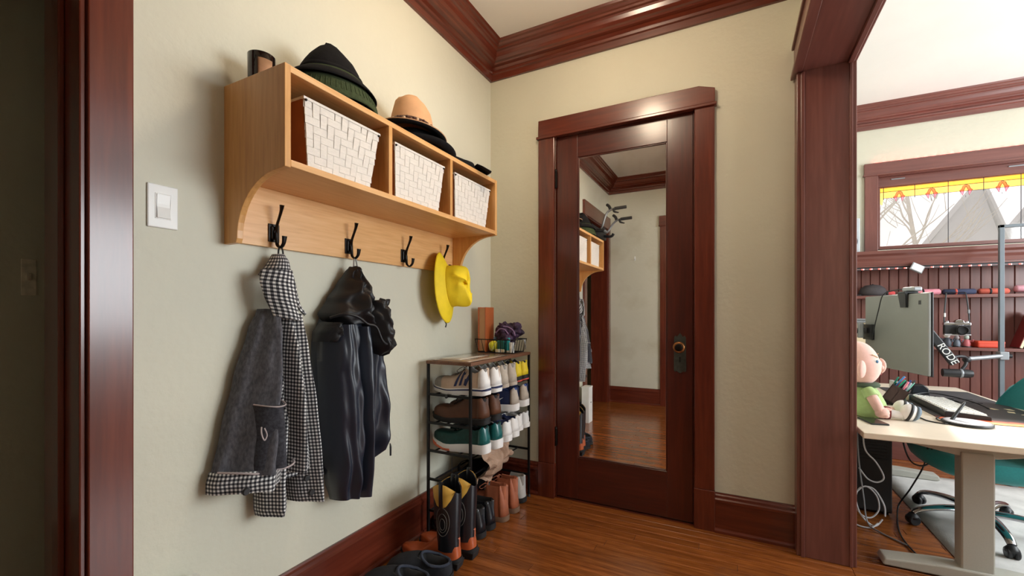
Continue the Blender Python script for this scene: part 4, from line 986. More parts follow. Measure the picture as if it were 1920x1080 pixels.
cm('boot_stitch', srgb(94, 92, 88), 0.6); cm('boot_gold', srgb(206, 160, 66), 0.6, var=0.12); cm('rubber_tan', srgb(120, 92, 72), 0.7); cm('slipper_felt', srgb(34, 36, 42), 0.95, var=0.2, scale=80, bump=0.2, bscale=300); cm('slipper_trim', srgb(52, 58, 72), 0.95, var=0.15, scale=90)
def zrow(i): return LV[i] + 0.0055
# row 1 -- tan trainers with navy stripes
t, side, *_ = shoe('running_shoe', 'tan trainer with navy side stripes at the near end of the top tier', 'shoes on the rack', 0.30, 0.104, 0.088, 0.05, 0.030, 'shoe_tan', 'shoe_white', 'shoe_grey', laces='shoe_greylace', mid='shoe_navy', heel_tab='shoe_white', toe_cap='shoe_grey')
stripes(t, side, 'shoe_navy', (0.30, 0.385, 0.47), 0.10, 0.045, (0.10, 0.85))
pair(t, (0.205, -0.640, zrow(0)), (0.212, -0.530, zrow(0)), 'tan and navy trainer standing behind its striped partner, top tier', 3, -2)
t, *_ = shoe('canvas_shoe', 'beige grey-collared shoe in the middle of the top tier, left one', 'shoes on the rack', 0.285, 0.096, 0.100, 0.046, 0.016, 'shoe_beige', 'shoe_beige', 'shoe_grey', heel_tab='shoe_beige')
pair(t, (0.196, -0.415, zrow(0)), (0.200, -0.315, zrow(0)), 'beige grey-collared shoe in the middle of the top tier, right one', 2, -3)
t, *_ = shoe('trail_shoe', 'yellow and black trail shoe on the top tier, left of the pair by the door', 'shoes on the rack', 0.27, 0.098, 0.080, 0.048, 0.026, 'shoe_yellow', 'shoe_dark', 'shoe_dark', laces='shoe_dark', toe_cap='shoe_dark', sole2='shoe_red', heel_tab='shoe_yellow')
pair(t, (0.178, -0.205, zrow(0)), (0.180, -0.115, zrow(0)), 'yellow and black trail shoe at the far end of the top tier', 4, 0)
# row 2
t, *_ = shoe('ankle_boot', 'scuffed brown leather lace-up boot at the near end of the second tier', 'shoes on the rack', 0.305, 0.104, 0.100, 0.056, 0.026, 'shoe_brown', 'shoe_dark', 'shoe_dark', laces='shoe_dark', tongue=1.02, dip=0.95, op=(0.05, 0.38), foxing='shoe_dark', heel_tab='shoe_brown',
            hk=[(0, 0.092), (0.03, 0.098), (0.1, 0.096), (0.21, 0.094), (0.29, 0.096), (0.38, 0.098), (0.43, 0.086), (0.5, 0.074), (0.58, 0.062), (0.68, 0.056), (0.8, 0.054), (0.9, 0.046), (0.96, 0.034), (1.0, 0.014)])
pair(t, (0.200, -0.640, zrow(1)), (0.208, -0.530, zrow(1)), 'scuffed brown leather boot standing behind its partner on the second tier', 2, -3)
t, side, *_ = shoe('running_shoe', 'navy and grey trainer with a blue collar, left of its pair, second tier', 'shoes on the rack', 0.29, 0.104, 0.086, 0.050, 0.032, 'shoe_navy2', 'shoe_white', 'shoe_blue', laces='shoe_white', heel_tab='shoe_beige')
for sg in (1,):
    pts = [side(0.50, 0.45), side(0.42, 0.30), side(0.34, 0.34), side(0.26, 0.52), side(0.34, 0.26), side(0.43, 0.22)]
    pts = [p + Vector((0, -0.0022, 0)) for p in pts]
    obj('swoosh', pts, [(0, 1, 5), (1, 2, 4, 5), (2, 3, 4)], MT['shoe_white'], t)
pair(t, (0.205, -0.330, zrow(1)), (0.200, -0.185, zrow(1)), 'navy and grey trainer at the far end of the second tier', 14, 8)
# row 3
t, *_ = shoe('running_shoe', 'teal running shoe with a coral toe sole at the near end of the third tier', 'shoes on the rack', 0.305, 0.104, 0.080, 0.050, 0.038, 'shoe_tealdark', 'shoe_white', 'shoe_dark', laces='shoe_dark', heel_tab='shoe_teal', sole2='shoe_coral', spring=0.026)
pair(t, (0.202, -0.640, zrow(2)), (0.215, -0.530, zrow(2)), 'teal running shoe standing behind its partner on the third tier', 3, -2)
t, *_ = shoe('tennis_shoe', 'white shoe with a navy collar on the third tier, left one', 'shoes on the rack', 0.29, 0.098, 0.072, 0.046, 0.026, 'shoe_white', 'shoe_white', 'shoe_navy2', laces='shoe_white', heel_tab='shoe_white')
obj('collar_pad', *lathev([(0.028, 0), (0.036, 0.004), (0.036, 0.016), (0.028, 0.020), (0.028, 0)], (0.098, 0, 0.084), 20, 'z', 1.1, 0.9), MT['shoe_navy2'], t, smooth=True)
pair(t, (0.212, -0.415, zrow(2)), (0.210, -0.315, zrow(2)), 'white shoe with a navy collar on the third tier, right one', 2, -3)
t, side, section, xs, topz = shoe('strap_shoe', 'white double-strap shoe on the third tier, left of the pair by the door', 'shoes on the rack', 0.27, 0.096, 0.064, 0.044, 0.022, 'shoe_white', 'shoe_white', 'shoe_grey', tongue=1.0)
for k, s in enumerate((0.30, 0.45)):
    secs = []
    for ds in (0.0, 0.09):
        r_ = section(0.42 + ds + k * 0.12)[0]; secs.append([Vector((p[0], p[1] * 1.06, p[2] + 0.004)) for p in r_[3:-3]])
    st = sheet('strap', secs, MT['shoe_white'], t, 0.003)
    q = secs[0][4]; lathe('stud', [(0, 0.003), (0.004, 0.002), (0.005, 0)], (q.x - 0.012, q.y, q.z + 0.001), MT['iron'], st, 8)
pair(t, (0.185, -0.205, zrow(2)), (0.188, -0.115, zrow(2)), 'white double-strap shoe at the far end of the third tier', 4, 0)
# row 4 -- crumpled brown paper hanging over the rail
cpb = thing('crumpled_paper', 'crumpled brown wrapping paper draped over a low shoe rack rail', 'paper', (0.225, -0.36, 0.29))
MT['kraft'] = mat('crumpled_kraft', srgb(190, 156, 132), 0.6, var=0.12, scale=30, bump=0.2)
g = []
for i in range(26):
    row = []
    for j in range(18):
        u, v = j / 17, i / 25
        y = -0.475 + 0.30 * u - 0.03 * v
        z = 0.405 - 0.215 * v + 0.02 * math.sin(u * 9) * v
        x = 0.150 + 0.085 * math.sin(math.pi * min(1, v * 1.1)) + 0.02 * v
        q = mnoise.noise_vector(Vector((u * 5, v * 6, 2.0)))
        x += 0.026 * q.x + 0.02 * abs(math.sin(u * 8 + v * 4)) ; y += 0.022 * q.y; z += 0.018 * q.z
        row.append((x, y, max(z, 0.16)))
    g.append(row)
o = sheet('sheet', g, MT['kraft'], cpb, 0.0012); o.data.polygons.foreach_set('use_smooth', [False] * len(o.data.polygons))
bg_ = thing('tote_bag', 'black fabric bag hanging behind the boots under the shoe rack', 'bag', (0.075, -0.34, 0.09))
gb = []
for i in range(13):
    v = i / 12; row = []
    for j in range(21):
        u = j / 20
        row.append((0.104 - 0.012 * v + 0.010 * nz((u * 5, v * 3, 4.0)) + 0.008 * math.sin(u * 11), -0.575 + 0.48 * u, 0.276 - 0.175 * v + 0.012 * nz((u * 4, 0, 9.0))))
    gb.append(row)
sheet('panel', gb, MT['felt_black'], bg_, 0.010)
for yy in (-0.46, -0.20): tube('strap', [(0.104, yy - 0.05, 0.262), (0.096, yy - 0.045, 0.292), (0.088, yy, 0.297), (0.096, yy + 0.045, 0.292), (0.104, yy + 0.05, 0.262)], 0.006, MT['felt_black'], bg_, 6, 5, flat=(1.5, 0.4))
tube('dangling_lace', [(0.19, -0.70, 0.425), (0.20, -0.718, 0.38), (0.205, -0.72, 0.33), (0.225, -0.72, 0.27)], 0.0016, MT['shoe_dark'], None, 5, 5)
tag(bpy.data.objects['dangling_lace'], 'thin black lace dangling past the lower rack bars', 'lace')
# floor boots
def tall_boot(label, loc, rz):
    t, side, section, xs, topz = shoe('cowboy_boot', label, 'boots on the floor', 0.300, 0.098, 0.09, 0.048, 0.012, 'boot_rust', 'shoe_dark', 'boot_rust', op=(2, 3), heel_block=0.0, toe_pt=0.9, spring=0.020,
        hk=[(0, 0.080), (0.05, 0.092), (0.2, 0.100), (0.36, 0.096), (0.44, 0.078), (0.52, 0.064), (0.62, 0.054), (0.74, 0.048), (0.86, 0.042), (0.95, 0.03), (1.0, 0.012)])
    for ch in list(t.children):               # lift the foot onto a stacked heel
        for v in ch.data.vertices:
            s = 0.5 - v.co.x / 0.30
            v.co.z += 0.030 * max(0.0, 1 - max(0, s - 0.22) / 0.40) if s > 0.22 else 0.030
    hb = loft('heel_block', [[(0.075, -0.028, 0.0), (0.148, -0.026, 0.0), (0.148, 0.026, 0.0), (0.075, 0.028, 0.0)], [(0.066, -0.034, 0.034), (0.156, -0.032, 0.034), (0.156, 0.032, 0.034), (0.066, 0.034, 0.034)]], MT['shoe_dark'], t, smooth=False); bevel_mod(hb, 0.004)
    secs = []; n = 28
    prof = [(0.078, 0.054, 0.041, 0.090), (0.11, 0.053, 0.041, 0.092), (0.16, 0.054, 0.043, 0.092), (0.22, 0.060, 0.048, 0.090), (0.28, 0.064, 0.050, 0.088), (0.325, 0.066, 0.051, 0.086)]
    for (z, rx, ry, cx) in prof:
        secs.append([(cx + rx * math.cos(2 * math.pi * q / n), ry * math.sin(2 * math.pi * q / n), z + (0.022 * math.cos(2 * (2 * math.pi * q / n)) * -1 if z > 0.3 else 0) + (0.022 if z > 0.3 else 0)) for q in range(n)])
    inner = [[(c + (p[0] - c) * 0.93, p[1] * 0.93, p[2] - d) for p in secs[-1]] for c, d in ((0.086, 0.001), (0.086, 0.14))]
    shf = loft('shaft', secs + inner, MT['boot_black'], t, cap=False, auto=60)
    # yellow scalloped collar back, pull straps, stitching
    for sgn in (-1, 1):
        g = []
        for i in range(7):
            a = sgn * math.radians(90) + math.radians(-58 + 116 * i / 6)
            zt = 0.347 + (-0.022 * math.cos(2 * a) + 0.002); zb = 0.347 - 0.075 * math.cos((i - 3) / 3 * math.pi / 2) - 0.004
            g.append([(0.086 + 0.0672 * math.cos(a), 0.0522 * math.sin(a), z) for z in (zt, (zt + zb) / 2, zb)])
        sheet('scallop_inlay', g, MT['boot_gold'], shf, 0.0012)
        a = sgn * math.pi / 2
        tube('pull_strap', [(0.086, sgn * 0.054, 0.270), (0.086, sgn * 0.0560, 0.330), (0.086, sgn * 0.0545, 0.378), (0.086, sgn * 0.046, 0.372), (0.086, sgn * 0.045, 0.330)], 0.0065, MT['boot_black'], shf, 8, 4, flat=(1.5, 0.3))
        for k, (rad, zc) in enumerate(((0.030, 0.21), (0.020, 0.205), (0.012, 0.20))):
            pts = []
            for i in range(17):
                b_ = 2 * math.pi * i / 16 + math.pi / 2
                dx, dz = rad * math.sin(b_), rad * 2.0 * math.cos(b_)
                aa = sgn * math.pi / 2 + dx / 0.055 * sgn
                rr = 1.03
                pts.append((0.0895 + 0.058 * rr * math.cos(aa), 0.0475 * rr * math.sin(aa), zc + dz))
            tube('stitch_line', pts, 0.0016, MT['boot_stitch'], shf, 5, 2)
    t.location = loc; t.rotation_euler = (0, 0, math.radians(rz))
    return t
tall_boot('black-shafted cowboy boot with a rust foot, the nearer of the pair', (0.198, -0.880, 0), 5)
tall_boot('black-shafted cowboy boot with a rust foot, the one against the rack', (0.214, -0.776, 0), 3)
def ankle(name, label1, label2, mu, ms, ml, p1, p2, H, r1=0, r2=0, laces=None, L=0.285, op=(0.04, 0.40), ht=None, fox=None, heel=0.0):
    t, *_ = shoe(name, label1, 'boots on the floor', L, 0.100, H, 0.052, 0.024, mu, ms, ml, laces=laces, op=op, foxing=fox, heel_tab=ht, collar_w=0.80,
        hk=[(0, H * 0.97), (0.03, H), (0.1, H * 1.0), (0.21, H * 0.97), (0.3, H * 0.98), (0.40, H), (0.44, H * 0.66), (0.5, H * 0.5), (0.58, 0.062), (0.68, 0.056), (0.8, 0.052), (0.9, 0.045), (0.96, 0.033), (1.0, 0.014)])
    return t, (pair(t, p1, p2, label2, r1, r2) if label2 else None)
ankle('ankle_boot', 'black leather ankle boot just behind the cowboy boots', 'black leather ankle boot beside the tan lace-up boots', 'boot_black', 'shoe_dark', 'shoe_dark', (0.168, -0.612, 0), (0.168, -0.512, 0), 0.118, 6, 3, ht='boot_black')
ankle('lace_boot', 'tan leather ankle boot next to the black boots', 'tan leather ankle boot next to the pale grey boot', 'boot_tan', 'rubber_tan', 'boot_tan', (0.190, -0.405, 0), (0.194, -0.285, 0), 0.160, 5, 2, ht='boot_tan', laces='boot_tan')
t, _ = ankle('chelsea_boot', 'pale grey ankle boot on the floor under the far end of the rack', None, 'boot_grey', 'shoe_dark', 'shoe_grey', None, None, 0.125, L=0.27)
t.location = (0.182, -0.148, 0); t.rotation_euler = (0, 0, math.radians(2))
# slippers
def slipper(label, loc, rz):
    t, *_ = shoe('slipper', label, 'slippers on the floor', 0.285, 0.112, 0.062, 0.062, 0.016, 'slipper_felt', 'shoe_dark', 'shoe_dark', op=(0.04, 0.46), collar_w=0.92, spring=0.004,
        hk=[(0, 0.044), (0.05, 0.048), (0.15, 0.046), (0.3, 0.052), (0.40, 0.064), (0.46, 0.074), (0.52, 0.078), (0.62, 0.074), (0.74, 0.066), (0.86, 0.054), (0.94, 0.040), (1.0, 0.016)])
    pts = []
    for i in range(25):
        a = 2 * math.pi * i / 24
        s = 0.245 - 0.21 * math.cos(a); x = 0.1425 - s * 0.285
        yk = 0.046 * math.sin(a) * (1.0 if s > 0.2 else 0.9)
        zz = 0.018 + ipol([(0, 0.046), (0.15, 0.046), (0.3, 0.054), (0.40, 0.066), (0.46, 0.076)], s)
        pts.append((x, yk, zz))
    tube('collar_trim', pts, 0.006, MT['slipper_trim'], t, 8, 2)
    t.location = loc; t.rotation_euler = (0, 0, math.radians(rz)); return t
slipper('black felt slipper nearest the camera on the floor', (0.205, -1.112, 0), 20)
slipper('black felt slipper against the cowboy boots', (0.220, -0.985, 0), 19)
# ================================================================== wire basket on the rack
bz = RZ + 0.0165
wb = thing('wire_basket', 'small black wire basket on top of the shoe rack', 'basket', (0.16, -0.16, bz))
bx0, bx1, by0, by1, bh_ = 0.045, 0.285, -0.245, -0.080, 0.080
def brect(z, e): return [(bx0 - e, by0 - e, z), (bx1 + e, by0 - e, z), (bx1 + e, by1 + e, z), (bx0 - e, by1 + e, z), (bx0 - e, by0 - e, z)]
tube('rim_wire', brect(bz + bh_, 0.006), 0.0032, MT['black'], wb, 6, sm=False)
tube('base_wire', brect(bz + 0.004, -0.008), 0.0026, MT['black'], wb, 6, sm=False)
for k in range(7):
    f = k / 6
    for a, b_ in (((bx0 + 0.008 + f * (bx1 - bx0 - 0.016), by0 + 0.008), (bx0 - 0.006 + f * (bx1 - bx0 + 0.012), by0 - 0.006)), ((bx0 + 0.008 + f * (bx1 - bx0 - 0.016), by1 - 0.008), (bx0 - 0.006 + f * (bx1 - bx0 + 0.012), by1 + 0.006))):
        tube('upright_wire', [(a[0], a[1], bz + 0.004), (b_[0], b_[1], bz + bh_)], 0.0018, MT['black'], wb, 5, sm=False)
    if k < 5:
        y = by0 + (k + 0.5) / 5 * (by1 - by0)
        for x, e in ((bx0 + 0.008, bx0 - 0.006), (bx1 - 0.008, bx1 + 0.006)):
            tube('upright_wire', [(x, y, bz + 0.004), (e, y, bz + bh_)], 0.0018, MT['black'], wb, 5, sm=False)
for k in range(9): tube('floor_wire', [(bx0 + 0.008, by0 + 0.012 + k * 0.0175, bz + 0.003), (bx1 - 0.008, by0 + 0.012 + k * 0.0175, bz + 0.003)], 0.0016, MT['black'], wb, 5, sm=False)
tube('handle', [(bx1 + 0.006, -0.13, bz + bh_), (bx1 + 0.018, -0.125, bz + 0.07), (bx1 + 0.020, -0.115, bz + 0.03), (bx1 + 0.014, -0.105, bz + 0.02), (bx1 + 0.010, -0.100, bz + 0.05), (bx1 + 0.006, -0.10, bz + bh_)], 0.0016, MT['steel'], wb, 6, 5)
bi = bz + 0.006
MT['leather'] = mat('brown_leather', srgb(178, 92, 46), 0.45, var=0.12, scale=10, bump=0.08, bscale=150); MT['pages'] = mat('paper_pages', srgb(196, 150, 112), 0.8, var=0.12, scale=120, stretch=(8, 1, 0.2))
nb = thing('leather_notebook', 'tall brown leather notebook standing in the wire basket', 'notebook', (0.085, -0.205, bi))
def leanb(nm, x, y, z, m):
    o = box(nm, x, y, z, MT[m], nb, 0.002)
    return o
leanb('cover', (0.048, 0.054), (-0.236, -0.140), (bi, bi + 0.262), 'leather'); leanb('cover', (0.096, 0.102), (-0.236, -0.140), (bi, bi + 0.262), 'leather')
leanb('spine', (0.048, 0.102), (-0.144, -0.138), (bi, bi + 0.262), 'leather'); leanb('page_block', (0.054, 0.096), (-0.231, -0.144), (bi + 0.004, bi + 0.256), 'pages')
nb.rotation_euler = (0, math.radians(0), math.radians(0))
MT['tennis'] = mat('tennis_felt', srgb(222, 218, 60), 0.95, var=0.06, scale=80, bump=0.2, bscale=400)
tb = thing('tennis_ball', 'yellow tennis ball in the wire basket', 'ball', (0.140, -0.206, bi))
V, Fc = lathev([(0.0325 * math.sin(math.pi * i / 16), -0.0325 * math.cos(math.pi * i / 16)) for i in range(17)], (0.140, -0.206, bi + 0.0325), 28)
weld(obj('felt', V, Fc, MT['tennis'], tb, smooth=True))
pts = []
for i in range(41):
    a = 2 * math.pi * i / 40; A_, B_ = 0.44, 0.0
    th_ = math.pi / 2 - (math.pi / 2 - A_) * math.cos(2 * a) * 0.75; ph = a + 0.3 * math.sin(2 * a) 
    pts.append((0.140 + 0.0326 * math.sin(th_) * math.cos(ph), -0.206 + 0.0326 * math.sin(th_) * math.sin(ph), bi + 0.0325 + 0.0326 * math.cos(th_)))
tube('seam', pts, 0.0012, MT['white'], tb, 5, 1)
bo = thing('spray_bottle', 'slim pale blue bottle behind the tennis ball', 'bottle', (0.124, -0.152, bi))
lathe('body', [(0, 0), (0.013, 0), (0.014, 0.004), (0.014, 0.078), (0.006, 0.088), (0.006, 0.094), (0, 0.094)], (0.124, -0.152, bi), mat('pale_blue_plastic', srgb(110, 160, 204), 0.3), bo, 20)
lathe('cap', [(0, 0.092), (0.0075, 0.092), (0.0075, 0.112), (0.004, 0.114), (0, 0.114)], (0.124, -0.152, bi), MT['white'], bo, 16)
bt = thing('carton', 'small dark green carton behind the front wires of the basket', 'box', (0.185, -0.21, bi))
box('body', (0.175, 0.215), (-0.228, -0.190), (bi, bi + 0.066), mat('dark_green_card', srgb(18, 84, 74), 0.5), bt, 0.001); box('lid_flap', (0.174, 0.216), (-0.2285, -0.1895), (bi + 0.060, bi + 0.0675), mat('green_card', srgb(24, 104, 92), 0.5), bt, 0.001)
bt = thing('tube_bottle', 'bright teal tube standing in the wire basket', 'tube', (0.232, -0.205, bi))
loft('body', [[(0.232 + rx * math.cos(2 * math.pi * q / 18), -0.205 + ry * math.sin(2 * math.pi * q / 18), bi + z) for q in range(18)] for z, rx, ry in ((0.012, 0.013, 0.013), (0.04, 0.013, 0.012), (0.08, 0.015, 0.004), (0.084, 0.015, 0.002))], mat('teal_tube', srgb(30, 160, 176), 0.4), bt)
lathe('cap', [(0, 0), (0.012, 0), (0.012, 0.014), (0, 0.014)], (0.232, -0.205, bi), MT['white'], bt, 16)
bt = thing('tin', 'short white tin at the right end of the wire basket', 'tin', (0.262, -0.205, bi))
lathe('body', [(0, 0), (0.014, 0), (0.014, 0.05), (0, 0.05)], (0.262, -0.212, bi), MT['white'], bt, 20); lathe('lid', [(0, 0.05), (0.0148, 0.05), (0.0148, 0.058), (0, 0.058)], (0.262, -0.212, bi), MT['white'], bt, 20)
bt = thing('soap_bar', 'cream soap bar lying on the basket floor', 'soap', (0.19, -0.238, bi)); box('bar', (0.165, 0.225), (-0.236, -0.229), (bi, bi + 0.018), MT['wax'], bt, 0.003); box('wrapper_band', (0.185, 0.205), (-0.2368, -0.2282), (bi, bi + 0.0188), MT['white'], bt, 0.001)
# purple scarf heaped on top
MT['purple'] = mat('purple_patterned_fabric', srgb(60, 38, 66), 0.7, var=0.7, scale=14, stretch=(1, 2.2, 1))
sf = thing('scarf', 'crumpled dark purple patterned scarf heaped in the wire basket', 'scarf', (0.20, -0.150, bi + 0.03))
def knot(nm, c, R, seed, pink=False):
    V, Fc = lathev([(math.sin(math.pi * i / 20), -math.cos(math.pi * i / 20)) for i in range(21)], (0, 0, 0), 36)
    W = []
    for v in V:
        d = Vector(v); q = mnoise.noise(d * 2.1 + Vector((seed, 0, 0))); q2 = abs(mnoise.noise(d * 3.4 + Vector((0, seed, 3))))
        W.append(Vector(c) + Vector((d.x * R[0], d.y * R[1], d.z * R[2])) * (1 + 0.5 * q - 0.55 * q2))
    return weld(obj(nm, W, Fc, MT['purple'], sf, smooth=True))
knot('heap', (0.195, -0.150, bi + 0.100), (0.075, 0.055, 0.060), 1.3); knot('fold', (0.245, -0.135, bi + 0.125), (0.045, 0.045, 0.045), 5.1); knot('fold', (0.180, -0.150, bi + 0.140), (0.045, 0.04, 0.032), 8.4); knot('fold', (0.215, -0.195, bi + 0.075), (0.030, 0.022, 0.040), 3.7)
MT['lilac'] = mat('lilac_piping', srgb(140, 110, 146), 0.7)
for k, pts in enumerate(([(0.15, -0.20, bi + 0.11), (0.18, -0.205, bi + 0.135), (0.21, -0.20, bi + 0.130), (0.23, -0.195, bi + 0.105)], [(0.20, -0.20, bi + 0.15), (0.23, -0.19, bi + 0.145), (0.255, -0.18, bi + 0.125), (0.265, -0.175, bi + 0.095)])):
    tube('edge_piping', pts, 0.004, MT['lilac'], sf, 6, 5)
# ================================================================== study: window, built-in, desk
def ell(name, c, R, m, parent, rot=None, n=24, k=14, fn=None, label=None):
    V, Fc = lathev([(math.sin(math.pi * i / k), -math.cos(math.pi * i / k)) for i in range(k + 1)], (0, 0, 0), n)
    Rm = rot or Matrix.Identity(3); W = []
    for v in V:
        d = Vector((v[0] * R[0], v[1] * R[1], v[2] * R[2]))
        if fn: d = fn(d)
        W.append(Rm @ d + Vector(c))
    return weld(obj(name, W, Fc, m, parent, smooth=True, label=label))
def rz(a): return Matrix.Rotation(math.radians(a), 3, 'Z')
# ---- stained glass window
wn = thing('window_1', None, None, (2.9, 2.03, WZ0), kind='structure')
YW = 2.03
box('casing_board', (2.348, 2.433), (YW - 0.022, YW), (1.60, 2.222), MT['veil_mahog_z'], wn, 0.003)
box('casing_board', (WX1, WX1 + 0.085), (YW - 0.022, YW), (1.60, 2.222), MT['veil_mahog_z'], wn, 0.003)
box('header_board', (2.344, WX1 + 0.09), (YW - 0.026, YW), (2.222, 2.312), MT['veil_mahog_x'], wn, 0.003)
box('casing_lip', (2.338, WX1 + 0.096), (YW - 0.032, YW), (2.210, 2.224), MT['veil_mahog_x'], wn, 0.002)
boxes('reveal', [((WX0, WX1), (YW, YW + 0.12), (2.205, 2.216)), ((WX0 - 0.001, WX0 + 0.008), (YW, YW + 0.12), (WZ0, 2.21)), ((WX1 - 0.008, WX1), (YW, YW + 0.12), (WZ0, 2.21)), ((WX0, WX1), (YW, YW + 0.12), (WZ0 - 0.005, WZ0 + 0.006))], MT['veil_mahog_x'], wn)
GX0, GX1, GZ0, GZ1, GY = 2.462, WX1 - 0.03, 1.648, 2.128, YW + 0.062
box('sash_rail', (WX0 + 0.008, WX1 - 0.008), (YW + 0.045, YW + 0.08), (GZ1, 2.205), MT['veil_mahog_x'], wn, 0.003)
box('sash_rail', (WX0 + 0.008, WX1 - 0.008), (YW + 0.045, YW + 0.08), (WZ0 + 0.006, GZ0), MT['veil_mahog_x'], wn, 0.003)
box('sash_stile', (WX0 + 0.008, GX0), (YW + 0.045, YW + 0.08), (GZ0, GZ1), MT['veil_mahog_z'], wn, 0.003)
box('sash_stile', (GX1, WX1 - 0.008), (YW + 0.045, YW + 0.08), (GZ0, GZ1), MT['veil_mahog_z'], wn, 0.003)
for x in (2.53, 3.2): box('sash_latch', (x, x + 0.085), (YW + 0.038, YW + 0.046), (2.178, 2.186), MT['steel'], wn, 0.001)
MT['g_clear'] = pane_mat('rippled_clear_glass', (0.97, 0.97, 0.97, 1), dirt=0.04); MT['g_amber'] = pane_mat('amber_glass', (0.90, 0.58, 0.18, 1), dirt=0.35); MT['g_amber2'] = pane_mat('pale_amber_glass', (0.92, 0.66, 0.30, 1), dirt=0.35)
MT['g_pink'] = pane_mat('pink_glass', (0.98, 0.50, 0.50, 1), dirt=0.35); MT['g_rose'] = pane_mat('rose_glass', (0.90, 0.42, 0.50, 1), dirt=0.35); MT['lead'] = mat('lead_came', srgb(58, 58, 64), 0.5, metal=0.4)
PITCH = 0.1975; T0 = 2.582
ZA, ZB, ZCc = GZ1, 2.088, 2.038            # amber band: top, middle line, bottom
seg = [GX0, 2.487] + [T0 + PITCH * (k + 0.5) for k in range(0, 8)]
seg = [s for s in seg if s < GX1 - 0.05] + [GX1]
def pane(nm, poly, m, y=GY): return prism(nm, poly, 'y', y, y + 0.003, MT[m], wn)
def came(pts, r=0.0022): tube('lead_came', pts, r, MT['lead'], wn, 6, sm=False)
for k in range(len(seg) - 1):
    a, b_ = seg[k] + 0.001, seg[k + 1] - 0.001
    pane('amber_pane', [(a, ZB), (b_, ZB), (b_, ZA), (a, ZA)], 'g_amber')
    if k == 0: pane('amber_pane', [(a, 1.995), (b_ - 0.006, 1.985), (b_, ZCc), (b_, ZB), (a, ZB)], 'g_amber2')
    else:
        c = (a + b_) / 2 if k < len(seg) - 2 else (a + b_) / 2
        pane('amber_pane', [(a, ZCc), (b_, ZCc), (b_, ZB), (a, ZB)], 'g_amber2')
        # tulip motif hanging from the band
        y2 = GY - 0.004
        for sg in (-1, 1):
            pane('petal_pane', [(c, 2.084), (c + sg * 0.016, 2.076), (c + sg * 0.024, 2.052), (c + sg * 0.012, 2.046), (c, 2.072)][::sg], 'g_pink', y2)
            pane('petal_pane', [(c + sg * 0.012, 2.046), (c + sg * 0.024, 2.052), (c + sg * 0.036, 2.044), (c + sg * 0.018, 2.004)][::sg], 'g_rose', y2)
            came([(c, y2 - 0.001, 2.086), (c + sg * 0.017, y2 - 0.001, 2.077), (c + sg * 0.025, y2 - 0.001, 2.052), (c + sg * 0.036, y2 - 0.001, 2.044), (c + sg * 0.018, y2 - 0.001, 2.003), (c + sg * 0.011, y2 - 0.001, 2.046), (c, y2 - 0.001, 2.072)], 0.0016)
        came([(c, GY, 2.003), (c, GY, 1.99)], 0.0012)
    if k: came([(seg[k], GY, ZA), (seg[k], GY, ZCc - 0.012)])
    if k >= 3 and k % 2 == 1: came([(seg[k], GY, ZCc), (seg[k], GY, GZ0)], 0.0024)
pane('clear_pane', [(GX0, GZ0), (GX1, GZ0), (GX1, ZCc - 0.001), (GX0, ZCc - 0.001)], 'g_clear')
came([(GX0, GY, ZB), (GX1, GY, ZB)]); came([(2.487, GY, ZCc), (GX1, GY, ZCc)], 0.0014); came([(GX0, GY, ZA), (GX1, GY, ZA)]); came([(GX0, GY, GZ0), (GX1, GY, GZ0)])
# ---- the two tall side windows of the outer wall
for k, (a, b_) in enumerate(eo):
    w2 = thing('window_%d' % (k + 2), None, None, (4.6, (a + b_) / 2, 0.7), kind='structure')
    boxes('frame', [((4.575, 4.69), (a - 0.09, a), (0.62, 2.49)), ((4.575, 4.69), (b_, b_ + 0.09), (0.62, 2.49)), ((4.575, 4.69), (a, b_), (2.4, 2.49)), ((4.56, 4.69), (a, b_), (0.62, 0.7)), ((4.62, 4.66), (a, b_), (1.52, 1.56))], MT['veil_mahog_z'], w2, 0.003)
    box('pane', (4.640, 4.644), (a, b_), (0.7, 2.4), MT['g_clear'], w2)
# ---- built-in bookcase under the window
bk = thing('bookcase', 'long built-in mahogany bookcase with beadboard back under the window', 'bookcase', (2.9, 1.9, 0))
BX0, BX1, BYF = 1.89, 3.80, 1.80
sweep('ledge', [(BX0, 2.008), (BX0, BYF), (BX1, BYF), (BX1, 2.008)], [(0, 1.470), (0.004, 1.470), (0.010, 1.500), (0.022, 1.520), (0.024, 1.536), (0.040, 1.552), (0.040, 1.576), (0, 1.576)], MT['veil_mahog_x'], bk, flip=-1)
box('top_board', (BX0, BX1), (BYF, 2.006), (1.548, 1.576), MT['veil_mahog_x'], bk)
box('face_board', (BX0, BX1), (BYF + 0.002, BYF + 0.022), (1.455, 1.55), MT['veil_mahog_x'], bk)
for z in (1.238, 0.858, 0.46): box('shelf_board', (BX0 + 0.02, BX1 - 0.02), (BYF + 0.004, 1.985), (z - 0.022, z), MT['veil_mahog_x'], bk, 0.002)
for x in (BX0, BX1 - 0.02): box('side_panel', (x, x + 0.02), (BYF, 2.0), (0, 1.548), MT['veil_mahog_z'], bk)
box('base_panel', (BX0 + 0.02, BX1 - 0.02), (BYF + 0.02, BYF + 0.04), (0.0, 0.438), MT['veil_mahog_x'], bk); box('plinth', (BX0, BX1), (BYF - 0.004, BYF + 0.02), (0, 0.16), MT['veil_mahog_x'], bk, 0.003)
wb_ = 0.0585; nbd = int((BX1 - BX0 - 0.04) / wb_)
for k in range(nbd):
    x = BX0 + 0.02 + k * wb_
    prism('bead_board', [(x + 0.0008, 1.990), (x + 0.0045, 1.985), (x + wb_ - 0.0045, 1.985), (x + wb_ - 0.0008, 1.990), (x + wb_ - 0.0008, 2.0), (x + 0.0008, 2.0)], 'z', 0.44, 1.548, MT['veil_mahog_z'], bk)
